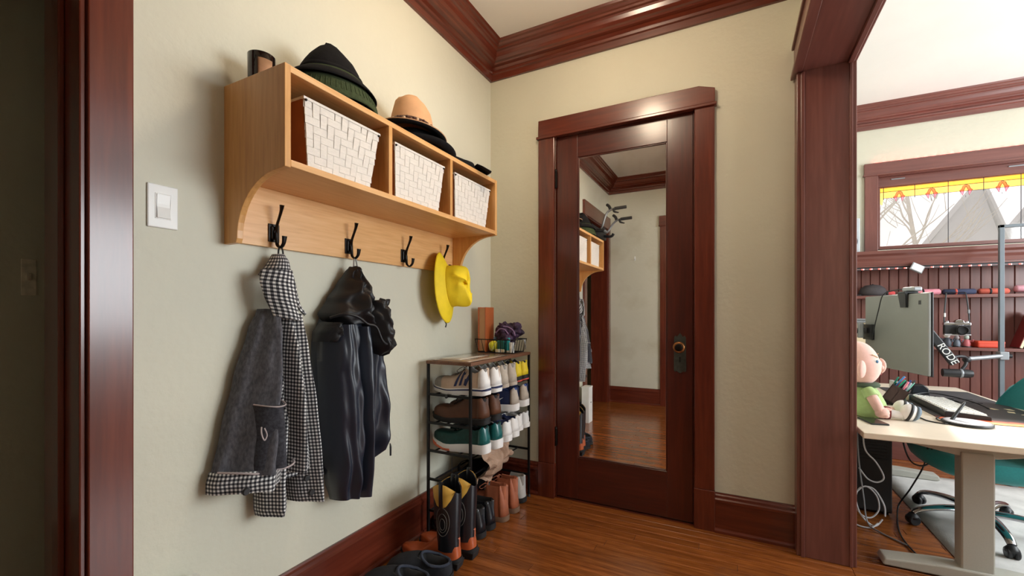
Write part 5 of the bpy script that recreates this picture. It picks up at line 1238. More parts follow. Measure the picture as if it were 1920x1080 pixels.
# LED strip under the ledge
ls = thing('led_strip', 'strip of small red lights under the bookcase ledge', 'light strip', (2.7, BYF, 1.44))
box('strip', (BX0 + 0.03, BX1 - 0.05), (BYF - 0.0015, BYF + 0.002), (1.4395, 1.4435), mat('clear_strip', srgb(150, 120, 122), 0.4), ls)
box('clip_rail', (BX0 + 0.03, BX1 - 0.05), (BYF + 0.002, BYF + 0.012), (1.434, 1.458), MT['dark'], ls)
MT['led'] = emit('red_led', (1.0, 0.10, 0.08, 1), 5.0); MT['ledw'] = emit('white_led', (1.0, 0.70, 0.65, 1), 7.0)
for k in range(36):
    x = 1.93 + 0.0505 * k
    if x > 3.72: break
    box('led', (x, x + 0.012), (BYF - 0.0045, BYF - 0.0015), (1.438, 1.445), MT['led'], ls); box('led', (x + 0.012, x + 0.0145), (BYF - 0.0045, BYF - 0.0015), (1.438, 1.445), MT['ledw'], ls)
l2 = thing('led_strip', 'unseen red strip added on the window header to tint the ceiling', 'light strip', (3.0, 2.01, 2.313))  # added strip, hidden from view, glows red onto crown and ceiling
box('strip', (2.40, 3.90), (2.008, 2.024), (2.3122, 2.3130), MT['dark'], l2)
for k in range(30): box('led', (2.42 + k * 0.05, 2.434 + k * 0.05), (2.014, 2.022), (2.3130, 2.3138), emit('red_tint_glow', (1.0, 0.10, 0.09, 1), 60.0) if k == 0 else bpy.data.materials['red_tint_glow'], l2)
# speaker on the ledge
sp = thing('speaker', 'pale grey bookshelf speaker with an orange cone on the ledge', 'speaker', (2.19, 1.89, 1.576))
box('cabinet', (2.105, 2.277), (1.815, 1.965), (1.5765, 1.846), mat('pale_grey_cabinet', srgb(186, 194, 202), 0.5), sp, 0.006)
for z, R, m in ((1.665, 0.062, 'shoe_coral'), (1.787, 0.038, 'dark')):
    lathe('driver_ring', [(R, 0.0), (R, -0.006), (R * 0.86, -0.008), (R * 0.84, 0.0)], (2.200, 1.815, z), MT['dark'], sp, 32, 'y')
    lathe('cone', [(R * 0.85, -0.003), (R * 0.4, 0.012), (R * 0.3, 0.010), (0, 0.004)], (2.200, 1.812, z), MT[m], sp, 32, 'y')
# things on the upper shelf
Z1 = 1.2385; Z2 = 0.8585
cpx = thing('mesh_cap', 'dark mesh cap lying on the upper bookcase shelf', 'cap', (2.36, 1.88, Z1))
V, Fc = lathev([(0.075, 0.0), (0.076, 0.03), (0.066, 0.06), (0.042, 0.082), (0.0, 0.09)], (2.37, 1.885, Z1), 28, 'z', 1.15, 0.9); obj('crown', V, Fc, mat('dark_grey_mesh', srgb(62, 56, 58), 0.8, var=0.2, scale=120), cpx, smooth=True)
g = [[(2.29 - 0.085 * s, 1.885 + u * 0.06 * math.sqrt(1 - 0.6 * s), Z1 + 0.012 - 0.008 * u * u) for u in (-1, -0.5, 0, 0.5, 1)] for s in (0, 0.33, 0.66, 1)]
sheet('peak', g, MT['shoe_dark'], cpx, 0.003); obj('button', *lathev([(0, 0.006), (0.007, 0.003), (0.008, 0)], (2.37, 1.885, Z1 + 0.088), 10), MT['shoe_dark'], cpx)
def roll(name, label, cat, x0, x1, r, col, z, y=1.87, caps=None, dz=0):
    t = thing(name, label, cat, ((x0 + x1) / 2, y, z), 'rolled things on the upper shelf' if z == Z1 else None)
    V, Fc = lathev([(0, x0), (r * 0.7, x0), (r, x0 + r * 0.3), (r * 1.02, (x0 + x1) / 2), (r, x1 - r * 0.3), (r * 0.7, x1), (0, x1)], (0, y, z + r * 0.8 + dz), 20, 'x', 1, 0.8)
    o = weld(obj('roll', V, Fc, mat(name + '_fabric', col, 0.85, var=0.12, scale=40), t, smooth=True))
    V, Fc = lathev([(r * 1.03, -0.006), (r * 1.06, 0), (r * 1.03, 0.006)], ((x0 + x1) / 2 - 0.02, y, z + r * 0.8 + dz), 20, 'x', 1, 0.8); obj('tie', V, Fc, caps or MT['shoe_dark'], t, smooth=True)
    return t
roll('red_pouch', 'small red pouch beside the mesh cap on the upper shelf', 'pouch', 2.445, 2.50, 0.022, srgb(196, 72, 72), Z1)
roll('pink_roll', 'pink fabric roll on the shelf just right of the monitor', 'roll', 2.60, 2.76, 0.028, srgb(226, 144, 158), Z1)
roll('navy_roll', 'navy and red fabric roll between the pink and orange rolls', 'roll', 2.775, 2.95, 0.026, srgb(52, 58, 84), Z1, caps=MT['shoe_red'])
roll('orange_roll', 'rust orange fabric roll left of the grey stand pole', 'roll', 2.965, 3.12, 0.026, srgb(192, 92, 76), Z1)
roll('pink_pouch', 'pale pink pouch on the upper shelf right of the stand pole', 'pouch', 3.15, 3.32, 0.030, srgb(230, 170, 184), Z1, dz=0.012)
# camera hanging by its strap from the upper shelf
cam_t = thing('film_camera', 'silver and black film camera hanging by its strap from the shelf', 'camera', (2.822, 1.775, 0.95))
cy = 1.775
box('body', (2.748, 2.888), (cy - 0.016, cy + 0.016), (0.952, 1.018), MT['shoe_dark'], cam_t, 0.006)
box('top_plate', (2.746, 2.890), (cy - 0.017, cy + 0.017), (1.016, 1.036), MT['chrome'], cam_t, 0.004); box('base_plate', (2.747, 2.889), (cy - 0.017, cy + 0.017), (0.944, 0.954), MT['chrome'], cam_t, 0.003)
prism('prism_housing', [(2.800, 1.034), (2.856, 1.034), (2.850, 1.050), (2.838, 1.058), (2.820, 1.058), (2.806, 1.050)], 'y', cy - 0.02, cy + 0.012, MT['chrome'], cam_t, 0.003)
lathe('lens', [(0.034, 0), (0.034, -0.018), (0.031, -0.020), (0.031, -0.038), (0.026, -0.040), (0.024, -0.028), (0, -0.024)], (2.836, cy - 0.016, 0.982), MT['shoe_dark'], cam_t, 28, 'y')
lathe('lens_ring', [(0.0345, 0), (0.036, -0.006), (0.0345, -0.010)], (2.836, cy - 0.016, 0.982), MT['chrome'], cam_t, 28, 'y')
for x in (2.768, 2.872): lathe('dial', [(0, 0.010), (0.010, 0.010), (0.011, 0), (0, 0)], (x, cy, 1.036), MT['chrome'], cam_t, 16)
tube('strap', [(2.752, cy, 1.024), (2.755, cy + 0.006, 1.10), (2.765, 1.79, 1.20), (2.772, 1.800, 1.25), (2.79, 1.83, 1.252), (2.85, 1.83, 1.252), (2.872, 1.802, 1.25), (2.878, 1.79, 1.20), (2.884, cy + 0.006, 1.10), (2.885, cy, 1.024)], 0.0045, MT['dark'], cam_t, 6, 5, flat=(1, 0.5))
for x, z, m in ((2.756, 1.09, 'white'), (2.882, 1.115, 'steel')): box('strap_clip', (x - 0.005, x + 0.005), (cy - 0.004, cy + 0.010), (z - 0.014, z + 0.014), MT[m], cam_t, 0.002)
# figurines and box on the lower shelf
def figurine(label, x, col1, col2, s=1.0, y=1.86):
    t = thing('figurine', label, 'figurine', (x, y, Z2), 'small figurines on the lower shelf')
    m1 = mat('figure_paint', col1, 0.5, var=0.15); m2 = mat('figure_paint', col2, 0.5, var=0.15)
    lathe('base', [(0, 0), (0.022 * s, 0), (0.022 * s, 0.006), (0, 0.006)], (x, y, Z2), MT['dark'], t, 16)
    lathe('body', [(0, 0.006), (0.016 * s, 0.006), (0.019 * s, 0.02 * s), (0.013 * s, 0.042 * s), (0.007 * s, 0.048 * s), (0, 0.05 * s)], (x, y, Z2), m1, t, 16)
    ell('head', (x, y, Z2 + 0.060 * s), (0.013 * s, 0.013 * s, 0.015 * s), m2, t, n=14, k=8)
    for sg in (-1, 1): tube('arm', [(x + sg * 0.012 * s, y, Z2 + 0.042 * s), (x + sg * 0.024 * s, y - 0.006, Z2 + 0.034 * s), (x + sg * 0.026 * s, y - 0.016, Z2 + 0.046 * s)], 0.004 * s, m1, t, 6, 4)
figurine('tiny pale grey figurine nearest the monitor on the lower shelf', 2.735, srgb(150, 150, 150), srgb(210, 200, 190), 1.0)
figurine('tiny dark figurine with a white head below the camera', 2.795, srgb(70, 74, 84), srgb(220, 214, 208), 1.35)
figurine('small blue grey figurine below the camera lens', 2.848, srgb(110, 116, 128), srgb(150, 140, 140), 1.1)
figurine('small pink figurine beside the orange box', 2.900, srgb(190, 100, 104), srgb(170, 180, 170), 1.15)
ob = thing('orange_box', 'flat orange case on the lower shelf left of the stand pole', 'case', (3.0, 1.86, Z2))
box('case', (2.945, 3.085), (1.82, 1.93), (Z2, Z2 + 0.040), mat('orange_red_plastic', srgb(206, 66, 40), 0.5), ob, 0.008); box('lid', (2.944, 3.086), (1.819, 1.931), (Z2 + 0.028, Z2 + 0.046), mat('orange_red_lid', srgb(218, 76, 46), 0.5), ob, 0.006)
def leaner(name, label, x, w, h, th, ang, m, y0=1.83, y1=1.95):
    t = thing(name, label, 'book', (x, 1.88, Z2))
    R = Matrix.Rotation(math.radians(ang), 3, 'Y')
    def bb(nm, a, b_, c, mm): 
        V = [R @ Vector(p) + Vector((x, 0, Z2 + 0.001)) for p in boxv(a, b_, c)]; mn = min(v.z for v in V); V = [v + Vector((0, 0, Z2 + 0.0005 - mn)) for v in V] if nm == 'cover' else V
        return obj(nm, V, BF, mm, t)
    bb('cover', (0, th), (y0, y1), (0, h), m); bb('pages', (0.002, th - 0.002), (y0 - 0.001, y1 - 0.004), (0.006, h - 0.004), MT['wax'])
leaner('leaning_book', 'dark red book leaning on the lower shelf at the right edge', 3.155, 0.1, 0.26, 0.018, 18, mat('dark_red_cover', srgb(120, 34, 34), 0.5))
leaner('leaning_book', 'white book leaning against the dark red book', 3.185, 0.1, 0.24, 0.03, 18, mat('white_cover', srgb(220, 220, 214), 0.5))
# small square panel hanging from the ledge
pn = thing('square_panel', 'small tilted silver square panel hanging below the ledge', 'panel', (2.60, 1.77, 1.42))
Rm = rz(20) @ Matrix.Rotation(math.radians(-32), 3, 'X') @ Matrix.Rotation(math.radians(38), 3, 'Y')
for nm, e, d, m in (('frame', 0.038, (-0.005, 0.005), 'steel'), ('face', 0.032, (-0.007, -0.004), 'white')):
    V = [Rm @ Vector(p) + Vector((2.600, 1.760, 1.435)) for p in boxv((-e, e), d, (-e, e))]; obj(nm, V, BF, MT[m], pn)
tube('bracket', [(2.600, 1.765, 1.44), (2.604, 1.79, 1.46), (2.604, 1.801, 1.475)], 0.003, MT['steel'], pn, 6, 4)
# ---- desk
MT['desktop'] = mat('pale_birch_laminate', srgb(238, 226, 206), 0.32, var=0.02, scale=30); MT['deskleg'] = mat('warm_grey_powdercoat', srgb(172, 170, 160), 0.5, var=0.03, scale=200, bump=0.05, bscale=400)
DZ_ = 0.600
dk = thing('standing_desk', 'pale-topped standing desk on grey metal legs beyond the cased opening', 'desk', (2.31, 0.7, 0))
box('desk_top', (1.885, 2.740), (-0.130, 1.550), (DZ_ - 0.026, DZ_), MT['desktop'], dk, 0.003)
for yl in (0.0, 1.36):
    prism('support_beam', [(1.985, 0.573), (1.995, 0.562), (2.05, 0.548), (2.225, 0.512), (2.345, 0.512), (2.52, 0.548), (2.60, 0.562), (2.61, 0.573)], 'y', yl + 0.01, yl + 0.06, MT['deskleg'], dk, 0.004)
    box('leg_column', (2.232, 2.334), (yl, yl + 0.066), (0.045, 0.53), MT['deskleg'], dk, 0.006)
    prism('foot', [(1.975, 0.012), (1.985, 0.006), (2.58, 0.006), (2.60, 0.012), (2.59, 0.040), (2.40, 0.052), (2.18, 0.052), (1.985, 0.036)], 'y', yl - 0.012, yl + 0.078, MT['deskleg'], dk, 0.006)
    for x in (2.02, 2.55): lathe('levelling_pad', [(0, 0), (0.016, 0), (0.016, 0.007), (0, 0.007)], (x, yl + 0.033, 0), MT['dark'], dk, 14)
box('cross_rail', (2.25, 2.31), (0.06, 1.36), (0.53, 0.572), MT['deskleg'], dk)
dz = DZ_
# desk mat, keyboard, stand, cables
dm = thing('desk_mat', 'dark desk mat with an orange printed near edge', 'mat', (2.49, 0.8, dz))
m_, nt_, b_ = newmat('printed_mat'); N_ = nt_.nodes; tc_ = N_.new('ShaderNodeTexCoord'); sp_ = N_.new('ShaderNodeSeparateXYZ'); nt_.links.new(tc_.outputs['Generated'], sp_.inputs[0])
nn_ = N_.new('ShaderNodeTexNoise'); nn_.inputs['Scale'].default_value = 7; nt_.links.new(tc_.outputs['Generated'], nn_.inputs['Vector'])
ad_ = N_.new('ShaderNodeMath'); ad_.operation = 'MULTIPLY_ADD'; ad_.inputs[1].default_value = 0.05; nt_.links.new(nn_.outputs['Fac'], ad_.inputs[0]); nt_.links.new(sp_.outputs['Y'], ad_.inputs[2])
rp_ = N_.new('ShaderNodeValToRGB'); e_ = rp_.color_ramp.elements; e_[0].position = 0.03; e_[0].color = srgb(246, 170, 90); e_[1].position = 0.15; e_[1].color = srgb(70, 70, 72); k_ = e_.new(0.09); k_.color = srgb(226, 90, 54); k_ = e_.new(0.11); k_.color = srgb(96, 60, 54)
nt_.links.new(ad_.outputs[0], rp_.inputs['Fac']); nt_.links.new(rp_.outputs['Color'], b_.inputs['Base Color']); b_.inputs['Roughness'].default_value = 0.55
box('mat_sheet', (2.270, 2.715), (0.290, 1.320), (dz + 0.0003, dz + 0.003), m_, dm, 0.001); box('mat_base', (2.269, 2.716), (0.289, 1.321), (dz, dz + 0.0015), MT['dark'], dm)
kb = thing('keyboard', 'black keyboard with pale keys lying on the desk mat', 'keyboard', (2.385, 0.62, dz + 0.003))
kz = dz + 0.003
prism('case', [(2.300, kz), (2.462, kz), (2.462, kz + 0.016), (2.456, kz + 0.019), (2.306, kz + 0.030), (2.300, kz + 0.027)], 'y', 0.365, 0.835, MT['dark'], kb, 0.002)
parts = []
for r_ in range(6):
    x0 = 2.310 + r_ * 0.0238; y = 0.372
    while y < 0.822:
        w_ = 0.0185 if not (r_ == 5 and 0.50 < y < 0.62) else 0.11
        zz = kz + 0.030 - (x0 - 2.306) * 0.0733
        V = [(x0, y, zz), (x0 + 0.0215, y, zz - 0.0016), (x0 + 0.0215, y + w_ + 0.003, zz - 0.0016), (x0, y + w_ + 0.003, zz), (x0 + 0.003, y + 0.003, zz + 0.008), (x0 + 0.0185, y + 0.003, zz + 0.0066), (x0 + 0.0185, y + w_, zz + 0.0066), (x0 + 0.003, y + w_, zz + 0.008)]
        parts.append((V, BF)); y += w_ + 0.0052
kc = obj('keycaps', *merge(parts), MT['white'], kb); kc['kind'] = 'stuff'
tube('cable', [(2.31, 0.83, kz + 0.012), (2.33, 0.90, kz + 0.02), (2.42, 0.96, kz + 0.03), (2.50, 0.92, kz + 0.025), (2.56, 0.80, kz + 0.015), (2.58, 0.70, kz + 0.002)], 0.003, MT['dark'], kb, 6, 6)
st = thing('round_stand', 'round black stand with a slanted stick near the desk edge', 'stand', (2.335, 0.245, dz))
lathe('base', [(0, 0), (0.082, 0), (0.085, 0.003), (0.085, 0.010), (0.082, 0.013), (0, 0.013)], (2.335, 0.245, dz), MT['dark'], st, 40)
lathe('top_pad', [(0, 0.0128), (0.076, 0.0128), (0.075, 0.0142), (0, 0.0142)], (2.335, 0.245, dz), mat('grey_pad', srgb(150, 150, 156), 0.4), st, 40)
tube('stick', [(2.290, 0.262, dz + 0.012), (2.345, 0.305, dz + 0.082), (2.352, 0.310, dz + 0.090)], [0.0075, 0.0055, 0.003], MT['dark'], st, 8, sm=False)
hp = thing('glasses', 'thin black wire-framed glasses lying by the keyboard cable', 'glasses', (2.50, 0.93, kz))
for yy in (0.88, 0.945): lathe('lens_rim', [(0.026, 0.0), (0.028, 0.002), (0.026, 0.004), (0.024, 0.002), (0.026, 0.0)], (2.50, yy, kz + 0.0), MT['dark'], hp, 24)
tube('bridge', [(2.50, 0.906, kz + 0.004), (2.503, 0.9125, kz + 0.007), (2.50, 0.919, kz + 0.004)], 0.0015, MT['dark'], hp, 6, 4)
for yy in (0.855, 0.970): tube('temple', [(2.505, yy, kz + 0.003), (2.56, yy + 0.01, kz + 0.003), (2.62, yy + 0.02, kz + 0.002)], 0.0015, MT['dark'], hp, 6, 4)
pw = thing('power_cord', 'black cord snaking across the near part of the desk top', 'cord', (2.2, 0.3, dz)); tube('cord', [(2.165, 0.34, dz + 0.003), (2.19, 0.30, dz + 0.003), (2.20, 0.24, dz + 0.003), (2.24, 0.20, dz + 0.003), (2.262, 0.215, dz + 0.003), (2.25, 0.30, dz + 0.003), (2.28, 0.36, dz + 0.006)], 0.0028, MT['dark'], pw, 6, 6); lathe('plug', [(0, 0), (0.005, 0), (0.005, 0.02), (0, 0.02)], (2.162, 0.336, dz), MT['dark'], pw, 10)
for k, (x, y, a) in enumerate(((2.60, 0.72, 20), (2.64, 0.65, -15), (2.675, 0.59, 40), (2.665, 0.73, 5))):
    cd_ = obj_at('card', [rz(a) @ Vector(p) + Vector((x, y, kz)) for p in boxv((-0.012, 0.012), (-0.02, 0.02), (0.0, 0.0008))], BF, MT['wax'], (x, y, kz))
    tag(cd_, ('small pale card lying nearest the keyboard on the desk mat', 'small pale card in the middle of the cards scattered on the mat', 'small pale card nearest the camera among those on the mat', 'small pale card nearest the chair back on the desk mat')[k], 'card', 'cards on the desk mat')
# ---- monitor with webcam
mA, mB = Vector((2.318, 0.628, 0)), Vector((2.183, 1.233, 0)); md = (mB - mA).normalized(); mn_ = Vector((md.y, -md.x, 0))      # normal towards the user (+x)
if mn_.x < 0: mn_ = -mn_
mo_t = thing('monitor', 'grey-backed computer monitor on an arm above the desk', 'monitor', (2.25, 0.93, dz))
def mbox(nm, u, n_, z, m, par, bev=0.003):
    V = []
    for zz in z:
        for (a, b2) in ((u[0], n_[0]), (u[1], n_[0]), (u[1], n_[1]), (u[0], n_[1])): q = mA + md * a + mn_ * b2; V.append((q.x, q.y, zz))
    o = obj(nm, V, BF, m, par); bevel_mod(o, bev); return o
MT['mon'] = mat('grey_green_plastic', srgb(128, 130, 126), 0.5, var=0.03); LM = (mB - mA).length
mbox('back_shell', (0.0, LM), (0.0, 0.016), (0.765, 1.212), MT['mon'], mo_t, 0.006); mbox('bezel', (-0.002, LM + 0.002), (0.016, 0.026), (0.762, 1.215), MT['dark'], mo_t, 0.004)
mbox('screen', (0.012, LM - 0.012), (0.0262, 0.027), (0.78, 1.20), mat('dark_screen', srgb(20, 22, 28), 0.1), mo_t, 0.0)
mbox('mount_plate', (LM - 0.115, LM - 0.015), (-0.02, 0.0), (0.93, 1.03), MT['dark'], mo_t); mbox('badge', (0.055, 0.075), (-0.001, 0.0), (1.150, 1.172), MT['dark'], mo_t, 0.0)
c_ = mA + md * (LM - 0.065)
ar = tube('arm', [(c_.x - 0.02, c_.y, 0.99), (c_.x - 0.09, c_.y + 0.01, 0.985), (2.03, 1.21, 0.98), (1.96, 1.225, 0.98)], 0.018, MT['dark'], mo_t, 12, sm=False)
tube('arm_post', [(1.955, 1.225, dz), (1.955, 1.225, 1.0)], 0.017, MT['dark'], mo_t, 14, sm=False); box('arm_clamp', (1.90, 2.01), (1.18, 1.27), (dz, dz + 0.02), MT['dark'], mo_t, 0.004)
box('arm_bracket', (2.13, 2.16), (1.15, 1.19), (0.94, 1.04), MT['steel'], mo_t, 0.006)
wc = thing('webcam', 'grey webcam clipped to the top of the monitor', 'webcam', (2.27, 0.86, 1.215))
mA0 = mA
mbox('housing', (0.13, 0.235), (0.005, 0.050), (1.226, 1.252), MT['steel'], wc, 0.008); mbox('clamp_top', (0.16, 0.22), (-0.022, 0.046), (1.2155, 1.226), MT['dark'], wc, 0.002)
q = mA + md * 0.20
obj('clamp_leg', [tuple(mA + md * u + mn_ * n2 + Vector((0, 0, z))) for (u, n2, z) in ((0.155, -0.020, 1.218), (0.225, -0.020, 1.218), (0.215, -0.012, 1.135), (0.165, -0.012, 1.135), (0.155, -0.008, 1.218), (0.225, -0.008, 1.218), (0.215, -0.002, 1.135), (0.165, -0.002, 1.135))], BF, MT['dark'], wc)
p0 = [mA + md * u + mn_ * n2 + Vector((0, 0, z)) for u, n2, z in ((0.225, 0.02, 1.242), (0.30, 0.0, 1.238), (0.36, -0.025, 1.215), (0.40, -0.03, 1.12), (0.45, -0.03, 1.0), (0.47, -0.03, 0.93))]
tube('cable', p0, 0.003, MT['dark'], wc, 6, 6)
# ---- grey stand frame with a microphone boom
fr = thing('stand_frame', 'tall thin grey metal frame standing behind the desk', 'stand', (2.86, 1.62, 0))
PX, PY, PZ = 2.985, 1.62, 1.690
MT['slate'] = mat('slate_grey_metal', srgb(104, 112, 118), 0.5, metal=0.2, var=0.05)
for (x0, x1) in ((PX - 0.012, PX + 0.012), (PX + 0.86, PX + 0.884)): box('pole', (x0, x1), (PY - 0.012, PY + 0.012), (0.02, PZ), MT['slate'], fr, 0.002)
box('top_bar', (PX - 0.012, PX + 0.884), (PY - 0.012, PY + 0.012), (PZ - 0.02, PZ), MT['slate'], fr, 0.002)
for x in (PX, PX + 0.872): box('foot', (x - 0.015, x + 0.015), (PY - 0.16, PY + 0.16), (0, 0.022), MT['slate'], fr, 0.003)
ma = thing('microphone_arm', 'black and grey microphone boom arm clamped to the grey frame', 'microphone arm', (2.75, 1.5, 0.8))
def PP(px, z, y): return (px, y, z)
ma_start = len(bpy.data.objects)
tube('grey_tube', [(2.905, 1.60, 0.820), (2.80, 1.55, 0.808), (2.70, 1.50, 0.800)], 0.014, MT['steel'], ma, 12, sm=False)
box('clamp', (2.890, 2.935), (1.585, 1.640), (0.795, 0.848), MT['steel'], ma, 0.004); lathe('clamp_knob', [(0, 0), (0.014, 0), (0.014, 0.02), (0, 0.02)], (2.935, 1.612, 0.82), MT['dark'], ma, 12, 'x')
ell('elbow', (2.700, 1.50, 0.795), (0.022, 0.020, 0.022), MT['dark'], ma, n=16, k=10)
tube('curved_arm', [(2.700, 1.50, 0.795), (2.69, 1.49, 0.76), (2.665, 1.48, 0.72), (2.66, 1.48, 0.69)], 0.010, MT['dark'], ma, 10, 5)
tube('curved_arm', [(2.700, 1.50, 0.795), (2.675, 1.46, 0.815), (2.64, 1.43, 0.820), (2.60, 1.40, 0.815)], 0.010, MT['dark'], ma, 10, 5)
A0, A1 = Vector((2.470, 1.36, 0.985)), Vector((2.600, 1.36, 0.775)); dv = (A1 - A0).normalized(); sv = Vector((dv.z, 0, -dv.x)); 
if sv.z < 0: sv = -sv
V = [A0 + dv * u + sv * s + Vector((0, y, 0)) for y in (0, 0.03) for (u, s) in ((0, -0.024), ((A1 - A0).length, -0.026), ((A1 - A0).length, 0.026), (0, 0.024))]
o = obj('boom_shell', V, BF, MT['dark'], ma); bevel_mod(o, 0.006)
M4 = Matrix(((dv.x, sv.x, 0, 0), (0, 0, -1, 0), (dv.z, sv.z, 0, 0), (0, 0, 0, 1)))
pc = A0 + dv * ((A1 - A0).length * 0.70); M4.translation = (pc.x, 1.3595, pc.z)
t_ = text_obj('lettering', 'RODE', 0.056, MT['white'], ma, M4); t_['label'] = 'white RODE lettering on the boom'
lathe('microphone', [(0, -0.09), (0.026, -0.085), (0.028, -0.02), (0.028, 0.04), (0.022, 0.062), (0, 0.068)], (2.655, 1.47, 0.645 + 0.06), MT['dark'], ma, 20, 'x')
lathe('grille_ring', [(0.029, 0.0), (0.031, 0.006), (0.029, 0.012)], (2.655, 1.47, 0.705), MT['steel'], ma, 20, 'x')
for ch_ in ma.children:
    for v in ch_.data.vertices: v.co.x += 0.075
# carton, laptop, clock
cb = thing('cream_carton', 'tall cream carton at the back corner of the desk', 'carton', (2.13, 1.44, dz))
box('body', (2.04, 2.225), (1.36, 1.50), (dz, 1.035), mat('cream_card', srgb(226, 206, 172), 0.7, var=0.03), cb, 0.003); box('flap', (2.04, 2.225), (1.355, 1.362), (0.98, 1.036), mat('cream_card_flap', srgb(214, 194, 158), 0.7), cb, 0.001); box('tape', (2.12, 2.145), (1.3585, 1.361), (dz, 1.036), MT['paperlabel'], cb)
lp = thing('laptop', 'thin silver laptop closed on top of the cream carton', 'laptop', (2.13, 1.44, 1.036)); box('base', (2.03, 2.235), (1.34, 1.52), (1.0365, 1.052), MT['steel'], lp, 0.003); box('lid', (2.03, 2.235), (1.34, 1.52), (1.0535, 1.064), MT['steel'], lp, 0.003); box('hinge', (2.06, 2.20), (1.515, 1.523), (1.046, 1.06), MT['dark'], lp)
dc_ = thing('desk_clock', 'small black wedge-shaped device beside the keyboard on the desk', 'device', (2.42, 1.12, dz))
prism('body', [(2.37, dz + 0.003), (2.47, dz + 0.003), (2.462, dz + 0.04), (2.44, dz + 0.062), (2.39, dz + 0.060), (2.375, dz + 0.035)], 'y', 1.09, 1.16, MT['dark'], dc_, 0.006); prism('face', [(2.385, dz + 0.012), (2.455, dz + 0.012), (2.435, dz + 0.05), (2.395, dz + 0.05)], 'y', 1.0885, 1.091, mat('dark_glass_face', srgb(50, 54, 60), 0.15), dc_)
# pen organiser with pens
po = thing('pen_organiser', 'dark tilted pen organiser on the desk in front of the monitor', 'organiser', (2.17, 0.66, dz))
Ro = Matrix.Rotation(math.radians(-28), 3, 'Y') @ Matrix.Rotation(math.radians(0), 3, 'X'); OC = Vector((2.145, 0.66, dz))
def ob_(nm, x, y, z, m):
    V = [Vector(p) for p in boxv(x, y, z)]; V = [rz(-18) @ (Matrix.Rotation(math.radians(30), 3, 'Y') @ v) for v in V]; return V
raw = {}
for nm, x, y, z in (('wall', (-0.03, 0.05), (-0.06, -0.055), (0, 0.09)), ('wall', (-0.03, 0.05), (0.055, 0.06), (0, 0.09)), ('wall', (-0.03, -0.025), (-0.06, 0.06), (0, 0.09)), ('wall', (0.045, 0.05), (-0.06, 0.06), (0, 0.09)), ('bottom', (-0.03, 0.05), (-0.06, 0.06), (0, 0.004)), ('partition', (0.008, 0.012), (-0.06, 0.06), (0, 0.08))):
    V = [v + OC + Vector((0.02, 0, 0.0255)) for v in ob_(nm, x, y, z, None)]; obj(nm, V, BF, mat('dark_brown_box', srgb(62, 44, 42), 0.6) if 'dark_brown_box' not in bpy.data.materials else bpy.data.materials['dark_brown_box'], po)
prism('prop_wedge', [(2.12, dz), (2.20, dz), (2.20, dz + 0.008), (2.135, dz + 0.030)], 'y', 0.63, 0.69, MT['dark'], po)
pcol = [srgb(70, 130, 190), srgb(30, 140, 110), srgb(230, 230, 230), srgb(24, 24, 28), srgb(220, 120, 140), srgb(160, 170, 180), srgb(20, 110, 90), srgb(200, 60, 60), srgb(236, 236, 230), srgb(40, 60, 120), srgb(60, 60, 60), srgb(120, 190, 170)]
Rp = rz(-18) @ Matrix.Rotation(math.radians(30), 3, 'Y')
for k, c in enumerate(pcol):
    bx_ = -0.018 + 0.0105 * (k % 6); by_ = -0.045 + 0.045 * (k // 6) + random.uniform(0, 0.04)
    b0 = Rp @ Vector((bx_, by_, 0.006)) + OC + Vector((0.02, 0, 0.0255)); b1 = Rp @ Vector((bx_ + random.uniform(-0.012, 0.012), by_ + random.uniform(-0.012, 0.012), random.uniform(0.13, 0.155))) + OC + Vector((0.02, 0, 0.0255))
    nm_ = ['blue', 'green', 'white', 'black', 'pink', 'silver', 'dark green', 'red', 'ivory', 'navy', 'charcoal', 'mint'][k]
    t = thing('pen', '%s pen standing in the tilted pen organiser' % nm_, 'pen', b0, 'pens in the organiser')
    tube('barrel', [b0, b0.lerp(b1, 0.7)], 0.0042, mat('pen_' + nm_.replace(' ', '_'), c, 0.35), t, 8, sm=False); tube('cap', [b0.lerp(b1, 0.68), b1.lerp(b0, 0.02), b1], [0.0048, 0.0046, 0.002], mat('cap_' + nm_.replace(' ', '_'), tuple(min(1, x * 1.15) for x in c[:3]) + (1,), 0.35), t, 8, sm=False)
for k, (x, c, lab) in enumerate(((2.235, srgb(190, 190, 190), 'grey'), (2.262, srgb(226, 226, 220), 'white'), (2.287, srgb(120, 170, 160), 'sage'))):
    t = thing('notepad', '%s notepad standing behind the pen organiser' % lab, 'notepad', (x, 0.86, dz)); box('cover', (x - 0.009, x + 0.009), (0.82, 0.90), (dz, dz + 0.105 - 0.008 * k), mat('pad_' + lab, c, 0.6), t, 0.001); box('pages', (x - 0.006, x + 0.006), (0.818, 0.897), (dz + 0.003, dz + 0.103 - 0.008 * k), MT['wax'], t)
